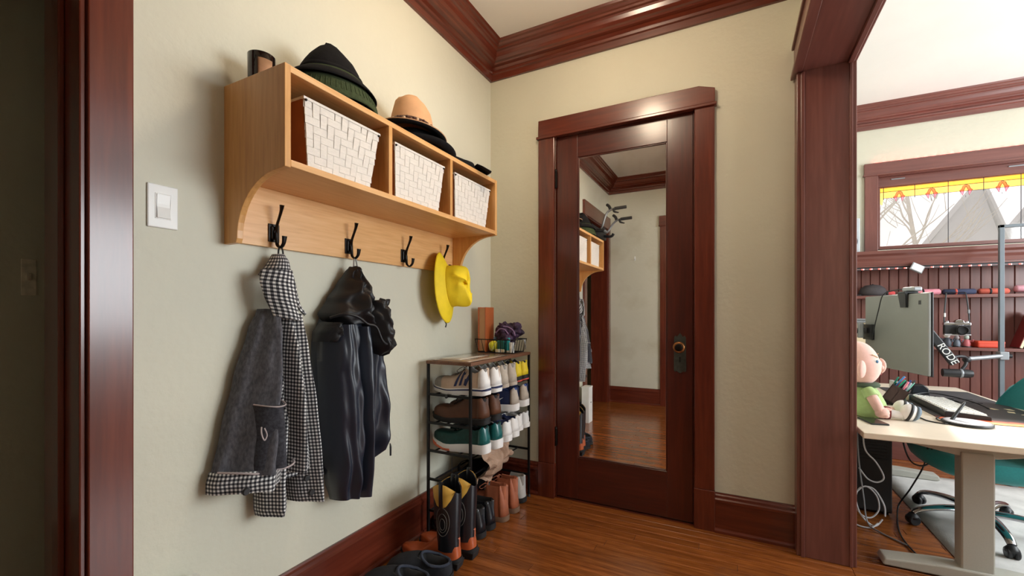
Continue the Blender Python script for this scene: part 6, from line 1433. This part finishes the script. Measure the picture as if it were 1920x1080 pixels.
# ---- plush doll sitting at the desk edge
MT['p_skin'] = mat('pink_plush', srgb(232, 188, 176), 0.95, var=0.04, scale=60, bump=0.25, bscale=300, sheen=0.3); MT['p_green'] = mat('lime_plush', srgb(164, 190, 124), 0.95, var=0.06, scale=60, bump=0.2, bscale=300, sheen=0.3)
MT['p_maroon'] = mat('maroon_plush', srgb(110, 40, 40), 0.95, var=0.1); MT['p_dgreen'] = mat('dark_green_plush', srgb(70, 84, 66), 0.95, var=0.1)
pl = thing('plush_doll', 'seated plush doll with a pink head and lime green shirt', 'plush toy', (1.975, 0.25, dz))
PC = Vector((1.975, 0.26, dz))
def pf(d): return d * (1 + 0.04 * math.sin(d.z * 30))
body = loft('torso', [[PC + Vector((cx + rx * math.cos(2 * math.pi * q / 24), ry * math.sin(2 * math.pi * q / 24), z)) for q in range(24)] for z, rx, ry, cx in ((0.0, 0.050, 0.055, 0.008), (0.004, 0.066, 0.07, 0.008), (0.03, 0.080, 0.082, 0.008), (0.07, 0.074, 0.074, 0.004), (0.11, 0.060, 0.062, 0.0), (0.14, 0.046, 0.050, -0.006), (0.155, 0.034, 0.040, -0.01))], MT['p_green'], pl)
hd = ell('head', PC + Vector((-0.022, 0.0, 0.255)), (0.078, 0.082, 0.108), MT['p_skin'], pl, Matrix.Rotation(math.radians(-6), 3, 'Y'), 28, 18, lambda d: Vector((d.x * (1.08 if d.z < 0 else 1.0 - 0.7 * d.z), d.y * (1.08 if d.z < 0 else 1.0), d.z)))
lathe('collar', [(0.040, 0.0), (0.062, 0.004), (0.066, 0.014), (0.060, 0.024), (0.040, 0.026)], PC + Vector((-0.008, 0, 0.140)), MT['p_dgreen'], pl, 24)
# ears: one on the near side, one on the far side, swept outwards
for (cx, cy_, ang) in ((-0.030, -0.082, -12), (0.070, 0.100, 62)):
    ell('ear', PC + Vector((cx, cy_, 0.235)), (0.016, 0.038, 0.044), MT['p_skin'], pl, rz(ang) @ Matrix.Rotation(math.radians(15), 3, 'X'), 18, 10, lambda d: Vector((d.x - 0.25 * abs(d.y), d.y, d.z * (1 - 0.3 * (d.y > 0) * 1))))
for (ax_, ay, s) in ((0.044, -0.052, 1), (0.056, 0.02, 1)):
    dd = Vector((ax_, ay, 0)).normalized(); e = ell('eye', PC + Vector((-0.022, 0, 0.270)) + Vector((dd.x * 0.074, dd.y * 0.076, 0)), (0.010, 0.015, 0.010), MT['white'], hd, rz(math.degrees(math.atan2(dd.y, dd.x))), 14, 8)
    ell('iris', PC + Vector((-0.022, 0, 0.271)) + Vector((dd.x * 0.082, dd.y * 0.084, 0)), (0.004, 0.008, 0.008), mat('blue_felt', srgb(70, 110, 140), 0.8) if 'blue_felt' not in bpy.data.materials else bpy.data.materials['blue_felt'], e, rz(math.degrees(math.atan2(dd.y, dd.x))), 12, 8)
    tube('brow', [PC + Vector((-0.022, 0, 0.296)) + Vector((dd.x * 0.072 - dd.y * q2, dd.y * 0.074 + dd.x * q2, h)) for q2, h in ((-0.018, 0.008), (0.0, 0.002), (0.016, -0.006))], 0.0022, mat('tan_thread', srgb(190, 160, 120), 0.8) if 'tan_thread' not in bpy.data.materials else bpy.data.materials['tan_thread'], hd, 6, 4)
tube('mouth', [PC + Vector(v) for v in ((0.052, -0.030, 0.205), (0.060, -0.015, 0.208), (0.063, 0.0, 0.212))], 0.0016, MT['p_maroon'], hd, 6, 4)
ell('nose', PC + Vector((0.056, -0.022, 0.240)), (0.012, 0.012, 0.011), MT['p_skin'], hd, None, 12, 8)
for sg in (-1, 1):
    arm_pts = [PC + Vector((0.0, sg * 0.055, 0.125)), PC + Vector((0.018, sg * 0.078, 0.085)), PC + Vector((0.036, sg * 0.074, 0.045))]
    tube('arm', arm_pts, [0.022, 0.023, 0.021], MT['p_skin'], pl, 12, 5)
    tube('sleeve', [PC + Vector((-0.004, sg * 0.046, 0.135)), PC + Vector((0.010, sg * 0.070, 0.102))], [0.026, 0.029], MT['p_green'], pl, 14, sm=False)
    hnd = ell('hand', arm_pts[-1] + Vector((0.010, 0, -0.012)), (0.030, 0.026, 0.026), MT['p_skin'], pl, None, 16, 10)
    for k in range(3): ell('finger', arm_pts[-1] + Vector((0.022 + 0.004 * k, sg * (0.016 - 0.016 * k), -0.024)), (0.013, 0.010, 0.010), MT['p_skin'], hnd, None, 12, 8)
    ell('thumb', arm_pts[-1] + Vector((0.034, sg * -0.012, 0.002)), (0.016, 0.009, 0.009), MT['p_skin'], hnd, None, 12, 8)
    lg = [PC + Vector((0.030, sg * 0.040, 0.030)), PC + Vector((0.085, sg * 0.046, 0.028))]
    tube('trouser_leg', [lg[0], lg[0].lerp(lg[1], 0.6), lg[1]], [0.032, 0.033, 0.026], MT['p_maroon'], pl, 14, 4)
    tube('shin', [lg[1] - Vector((0.004, 0, 0)), lg[1] + Vector((0.042, 0.004 * sg, -0.006))], [0.020, 0.018], MT['p_skin'] if sg > 0 else MT['shoe_white'], pl, 12, sm=False)
    bc = lg[1] + Vector((0.060, 0.004 * sg, 0.006))
    shs = ell('shoe', bc + Vector((0.006, 0, 0.006)), (0.034, 0.032, 0.040), MT['shoe_white'], pl, Matrix.Rotation(math.radians(18), 3, 'Y'), 20, 12)
    V, Fc = lathev([(0.0385, -0.006), (0.0395, 0), (0.0385, 0.006)], (0, 0, 0), 24, 'x', 0.84, 1.06); obj('shoe_band', [Matrix.Rotation(math.radians(18), 3, 'Y') @ Vector(v) + bc + Vector((0.006, 0, 0.006)) for v in V], Fc, MT['dark'], shs, smooth=True)
    V, Fc = lathev([(0.0, 0.014), (0.022, 0.013), (0.031, 0.006), (0.033, -0.004), (0.0, -0.004)], (0, 0, 0), 24, 'x', 0.9, 1.1); obj('shoe_sole', [Matrix.Rotation(math.radians(18), 3, 'Y') @ Vector(v) + bc + Vector((0.030, 0, 0.002)) for v in V], Fc, mat('slate_sole', srgb(110, 126, 140), 0.7) if 'slate_sole' not in bpy.data.materials else bpy.data.materials['slate_sole'], shs, smooth=True)
ps = thing('phone', 'small flat black phone under the plush doll on the desk', 'phone', (1.98, 0.09, dz)); box('body', (1.935, 2.005), (0.045, 0.175), (dz, dz + 0.007), MT['dark'], ps, 0.003, rot=('Z', 12)); box('glass', (1.938, 2.002), (0.048, 0.172), (dz + 0.0068, dz + 0.0076), mat('phone_glass', srgb(30, 32, 36), 0.08), ps, rot=('Z', 12))
# ---- teal office chair
MT['teal'] = mat('teal_chair_fabric', srgb(48, 150, 152), 0.85, var=0.06, scale=120, bump=0.1, bscale=500, sheen=0.2)
ch = thing('office_chair', 'teal upholstered office chair on a chrome star base', 'chair', (2.52, 0.62, 0))
CC = Vector((2.52, 0.62, 0.0))
def sq(n, rx, ry, z, p=3.2, cx=0): 
    out = []
    for q in range(n):
        a = 2 * math.pi * q / n; c, s = math.cos(a), math.sin(a)
        out.append(CC + Vector((cx + rx * math.copysign(abs(c) ** (2 / p), c), ry * math.copysign(abs(s) ** (2 / p), s), z)))
    return out
loft('seat', [sq(36, 0.10, 0.12, 0.300), sq(36, 0.20, 0.23, 0.308), sq(36, 0.25, 0.275, 0.335), sq(36, 0.262, 0.285, 0.37), sq(36, 0.25, 0.275, 0.405), sq(36, 0.20, 0.22, 0.418), sq(36, 0.08, 0.09, 0.416)], MT['teal'], ch)
g = []
for i in range(15):
    t = i / 14; row = []
    for j in range(19):
        u = j / 18 * 2 - 1
        hw = 0.33 * (1 - 0.22 * t ** 3); top = 0.83 - 0.14 * abs(u) ** 2.4
        z = 0.37 + (top - 0.37) * t
        row.append(CC + Vector((0.245 + 0.05 * t - 0.10 * u * u, u * hw, z)))
    g.append(row)
bkx = sheet('backrest', g, MT['teal'], ch, 0.05, sub=1)
tube('gas_column', [CC + Vector((0, 0, 0.09)), CC + Vector((0, 0, 0.30))], 0.025, MT['chrome'], ch, 16, sm=False); lathe('tilt_box', [(0, 0.262), (0.07, 0.266), (0.09, 0.285), (0.09, 0.302), (0, 0.302)], CC, MT['dark'], ch, 20)
lathe('hub', [(0, 0.06), (0.04, 0.062), (0.045, 0.085), (0.036, 0.115), (0, 0.118)], CC, MT['chrome'], ch, 24)
for k in range(5):
    a = math.radians(196 + 72 * k); d = Vector((math.cos(a), math.sin(a), 0))
    sp_k = tube('spoke', [CC + d * 0.03 + Vector((0, 0, 0.095)), CC + d * 0.15 + Vector((0, 0, 0.100)), CC + d * 0.26 + Vector((0, 0, 0.084)), CC + d * 0.30 + Vector((0, 0, 0.062))], [0.022, 0.02, 0.017, 0.014], MT['chrome'], ch, 10, 5, flat=(1.2, 0.75))
    e_ = CC + d * 0.30; tn = Vector((-d.y, d.x, 0))
    for sg in (-1, 1):
        V, Fc = lathev([(0, -0.009), (0.022, -0.009), (0.026, -0.005), (0.026, 0.005), (0.022, 0.009), (0, 0.009)], (0, 0, 0), 18, 'x')
        Rk = Matrix((tn, d, Vector((0, 0, 1)))).transposed(); obj('castor_wheel', [Rk @ Vector(v) + e_ + tn * 0.013 * sg + Vector((0, 0, 0.0265)) for v in V], Fc, MT['dark'], sp_k, smooth=True, auto=40)
    obj('castor_hood', *lathev([(0, 0.030), (0.014, 0.027), (0.024, 0.012), (0.027, 0.0)], tuple(e_ + Vector((0, 0, 0.034))), 14), MT['dark'], sp_k, smooth=True)
# ---- rug
MT['rug'] = mat('pale_grey_rug', srgb(202, 200, 196), 0.95, var=0.14, scale=9, bump=0.4, bscale=160)
g = [[(x, y, 0.003 + 0.001 * nz((x * 5, y * 5, 0))) for x in [2.285 + 1.35 * i / 14 for i in range(15)]] for y in [-0.30 + 1.75 * j / 18 for j in range(19)]]
rg = sheet('rug', g, MT['rug'], None, 0.004); tag(rg, 'pale grey woven rug under the office chair', 'rug')
# ---- computer tower and cables under the desk
tw = thing('computer_tower', 'black computer tower on the floor under the desk', 'computer', (2.05, 0.75, 0))
box('case', (1.95, 2.165), (0.60, 1.02), (0.012, 0.46), MT['dark'], tw, 0.006); box('front_panel', (1.955, 2.16), (0.592, 0.602), (0.02, 0.452), MT['shoe_dark'], tw, 0.002)
for x in (1.97, 2.14):
    for y in (0.63, 0.99): box('foot', (x - 0.012, x + 0.012), (y - 0.02, y + 0.02), (0, 0.013), MT['black'], tw)
for k in range(6): box('vent_slat', (1.975, 2.14), (0.589, 0.593), (0.30 + k * 0.018, 0.308 + k * 0.018), MT['black'], tw)
lathe('power_button', [(0, 0), (0.008, 0), (0.008, -0.003), (0, -0.003)], (2.14, 0.592, 0.43), MT['steel'], tw, 14, 'y')
MT['cablew'] = mat('white_cable', srgb(206, 208, 212), 0.5, var=0.03)
cabs = [('white cable hanging in a long loop in front of the computer tower', 'cablew', [(2.02, 0.50, 0.575), (2.005, 0.44, 0.46), (2.012, 0.42, 0.385), (2.055, 0.42, 0.33), (2.085, 0.42, 0.26), (2.06, 0.42, 0.23), (2.02, 0.42, 0.24), (1.985, 0.43, 0.29)]),
        ('white cable running straight down to the coil by the jamb', 'cablew', [(1.97, 0.48, 0.575), (1.958, 0.42, 0.40), (1.955, 0.41, 0.24), (1.965, 0.40, 0.13), (1.99, 0.40, 0.05), (2.04, 0.39, 0.012), (2.075, 0.40, 0.05)]),
        ('white cable coiled in a round loop above the floor', 'cablew', [(1.965, 0.41, 0.16), (2.01, 0.42, 0.20), (2.055, 0.42, 0.16), (2.065, 0.42, 0.09), (2.03, 0.41, 0.045), (1.985, 0.40, 0.06), (1.965, 0.41, 0.12), (1.99, 0.43, 0.185), (2.045, 0.43, 0.19), (2.085, 0.42, 0.12), (2.09, 0.42, 0.06)]),
        ('white cable lying along the floor beside the jamb', 'cablew', [(1.95, 0.42, 0.10), (1.945, 0.40, 0.04), (1.965, 0.38, 0.008), (2.02, 0.37, 0.008), (2.055, 0.39, 0.03)]),
        ('grey cable dropping from the desk to the floor beside the tower', 'steel', [(1.99, 0.50, 0.575), (1.985, 0.44, 0.35), (2.0, 0.41, 0.15), (2.01, 0.38, 0.03), (2.05, 0.34, 0.006), (2.13, 0.24, 0.006)]),
        ('black cable looping under the desk in front of the chair seat', 'dark', [(2.18, 0.55, 0.575), (2.185, 0.50, 0.42), (2.215, 0.49, 0.335), (2.27, 0.49, 0.33), (2.295, 0.50, 0.40), (2.29, 0.55, 0.575)]),
        ('black cable slanting down to the rug and across the floor', 'dark', [(2.285, 0.52, 0.575), (2.28, 0.52, 0.36), (2.25, 0.62, 0.17), (2.22, 0.70, 0.04), (2.185, 0.60, 0.006), (2.14, 0.40, 0.006), (2.13, 0.26, 0.006), (2.142, 0.12, 0.006)])]
for lab, m, pts in cabs:
    base = pts[-1]; o = tube('cable', [Vector(p) - Vector(base) for p in pts], 0.0038, MT[m], None, 7, 6); o.location = base
    tag(o, lab, 'cable', 'cables under the desk')
# ================================================================== things seen in the mirror or at the frame's edge
hb = thing('bicycle_handlebar', 'bicycle handlebar with black grips hung over the dim opening, seen in the mirror', 'handlebar', (0.03, -2.33, 2.05))
MT['grip'] = mat('dark_grey_grip', srgb(58, 56, 54), 0.7, var=0.15)
my = lambda p: (p[0], 0.04 - p[1], p[2])
box('wall_bracket', (0.026, 0.06), (-2.60, -2.02), (1.96, 2.06), MT['dark'], hb, 0.006)
for yy in (-2.1, -2.5): tube('rack_arm', [(0.05, yy, 2.0), (0.14, yy, 1.99), (0.17, yy, 2.02)], 0.016, MT['dark'], hb, 10, 4)
tube('stem', [(0.05, -2.32, 2.04), (0.11, -2.32, 2.03)], 0.022, MT['dark'], hb, 14, sm=False)
tube('crossbar', [(0.11, -2.20, 2.03), (0.11, -2.44, 2.03)], 0.014, MT['steel'], hb, 12, sm=False)
for y0, yd, dz2 in ((-2.20, 0.02, 0.03), (-2.44, -0.02, -0.03)):
    tube('bar', [(0.11, y0, 2.03), (0.13, y0 + yd, 2.06), (0.17, y0 + yd, 2.15 + dz2), (0.22, y0 + yd, 2.19 + dz2), (0.27, y0 + yd, 2.20 + dz2)], 0.011, MT['steel'], hb, 12, 5)
    tube('grip', [(0.26, y0 + yd, 2.20 + dz2), (0.385, y0 + yd, 2.205 + dz2)], 0.017, MT['grip'], hb, 14, sm=False)
    tube('brake_lever', [(0.25, y0 + yd, 2.20 + dz2), (0.26, y0 + yd + 0.02, 2.165 + dz2), (0.31, y0 + yd + 0.03, 2.145 + dz2)], [0.012, 0.012, 0.006], MT['grip'], hb, 8, 4)
    tube('bar_end', [(0.215, y0 + yd, 2.19 + dz2), (0.195, y0 + yd - 0.03, 2.235 + dz2), (0.165, y0 + yd - 0.05, 2.262 + dz2)], 0.016, MT['grip'], hb, 12, 4)
hk_ = thing('wall_hook', 'small white hook on the rear wall, seen in the mirror', 'hook', (0.324, -2.938, 1.77))
box('plate', (0.316, 0.332), (-2.94, -2.936), (1.745, 1.80), MT['white'], hk_, 0.002); tube('prong', [(0.324, -2.936, 1.765), (0.324, -2.915, 1.755), (0.324, -2.905, 1.772)], 0.004, MT['white'], hk_, 8, 4)
wbx = thing('white_box', 'white carton leaning against the left wall below the light switch', 'box', (0.05, -1.75, 0))
box('body', (0.034, 0.110), (-1.865, -1.742), (0.0, 0.352), MT['white'], wbx, 0.003); box('handle', (0.111, 0.116), (-1.815, -1.79), (0.20, 0.206), MT['dark'], wbx); box('lid', (0.032, 0.112), (-1.867, -1.740), (0.346, 0.362), MT['white'], wbx, 0.002)
# painted-over patch on the dim wall beyond the left opening
pt = thing('wall_plate', 'worn pale plate on the dim wall beyond the left opening', 'wall plate', (-0.497, -1.925, 1.21))
box('plate', (-0.5, -0.496), (-1.945, -1.912), (1.155, 1.265), mat('worn_plate', srgb(190, 186, 160), 0.7, var=0.25, scale=40), pt, 0.002); box('toggle', (-0.497, -0.488), (-1.933, -1.924), (1.20, 1.222), mat('worn_toggle', srgb(170, 164, 140), 0.6), pt, 0.002)
# ================================================================== outside the study window
MT['roof'] = mat('grey_weathered_roof', srgb(152, 149, 160), 0.9, var=0.10, scale=2.5, bump=0.2, bscale=12)
MT['siding'] = mat('pale_siding', srgb(206, 202, 200), 0.8, var=0.04)
nh = thing('neighbour_house', 'grey-roofed neighbouring house with two gables outside the window', 'house', (6.0, 10.5, 0))
def gable(x0, xa, x1, zl, za, zr, y0, y1, nm='roof'):
    V = [(x0, y0, zl), (xa, y0, za), (x1, y0, zr), (x0, y1, zl), (xa, y1, za), (x1, y1, zr), (x0, y0, zl - 0.15), (xa, y0, za - 0.15), (x1, y0, zr - 0.15), (x0, y1, zl - 0.15), (xa, y1, za - 0.15), (x1, y1, zr - 0.15)]
    obj(nm, V, [(0, 1, 4, 3), (1, 2, 5, 4), (6, 9, 10, 7), (7, 10, 11, 8), (0, 6, 7, 1), (1, 7, 8, 2), (3, 4, 10, 9), (4, 5, 11, 10), (0, 3, 9, 6), (2, 8, 11, 5)], MT['roof'], nh)
    obj('gable_wall', [(x0 + 0.1, y0 + 0.1, 0), (x1 - 0.1, y0 + 0.1, 0), (x1 - 0.1, y0 + 0.1, zr - 0.1), (xa, y0 + 0.1, za - 0.12), (x0 + 0.1, y0 + 0.1, zl - 0.1), (x0 + 0.1, y1, 0), (x1 - 0.1, y1, 0), (x1 - 0.1, y1, zr - 0.1), (xa, y1, za - 0.12), (x0 + 0.1, y1, zl - 0.1)],
        [(0, 1, 2, 3, 4), (9, 8, 7, 6, 5), (0, 5, 6, 1), (1, 6, 7, 2), (4, 9, 5, 0)], MT['roof'], nh)
gable(4.55, 5.62, 6.08, 2.20, 3.78, 2.35, 9.0, 13.0)
gable(5.96, 7.3, 9.2, 2.55, 4.6, 2.4, 9.4, 13.0)
gd = boxes('ground_outside', [((-6, 24), (2.2, 40), (-0.3, -0.12)), ((4.75, 24), (-25, 2.2), (-0.3, -0.12))], mat('winter_lawn', srgb(120, 118, 96), 0.95, var=0.15, scale=2)); tag(gd, kind='structure')
MT['bark'] = mat('pale_bark', srgb(150, 138, 128), 0.9, var=0.15, scale=10)
def tree(label, base, h, seed, lean=0.0):
    rnd = random.Random(seed); t = thing('bare_tree', label, 'tree', base, 'bare trees outside the window')
    tube('trunk', [base, (base[0] + lean * 0.4, base[1], h * 0.35), (base[0] + lean, base[1] + 0.1, h * 0.7), (base[0] + lean * 1.3, base[1] + 0.1, h)], [0.055, 0.045, 0.03, 0.01], MT['bark'], t, 8, 5)
    for k in range(16):
        f = 0.28 + 0.68 * k / 16; z = h * f; x = base[0] + lean * min(1.3, f * 1.4); a = rnd.uniform(0, 6.28); L = (1.15 - f) * h * 0.42
        p = [Vector((x, base[1] + 0.1 * f, z))]; d = Vector((math.cos(a), 0.5 * math.sin(a), rnd.uniform(0.5, 1.0))).normalized()
        for q in range(4): p.append(p[-1] + d * L / 4); d = (d + Vector((rnd.uniform(-.3, .3), rnd.uniform(-.2, .2), rnd.uniform(-.1, .3)))).normalized()
        br = tube('branch', p, [0.028 * (1.2 - f), 0.006], MT['bark'], t, 6, 3)
        for w in range(5):
            s = p[1 + w % 3].lerp(p[2 + w % 3], rnd.random()); d2 = (d + Vector((rnd.uniform(-1, 1), rnd.uniform(-.4, .4), rnd.uniform(-.2, .8)))).normalized()
            tube('twig', [s, s + d2 * L * 0.2, s + d2 * L * 0.34 + Vector((0, 0, L * 0.06))], [0.007, 0.003], MT['bark'], br, 4, 3)
tree('bare pale tree on the left of the window view', (4.05, 8.0, -0.12), 5.2, 3, -0.5)
tree('bare leaning tree beside the roof edge in the window view', (4.72, 8.5, -0.12), 4.8, 11, -0.3)
tree('bare tree between the two gables in the window view', (6.6, 13.8, -0.12), 7.5, 21, 0.3)
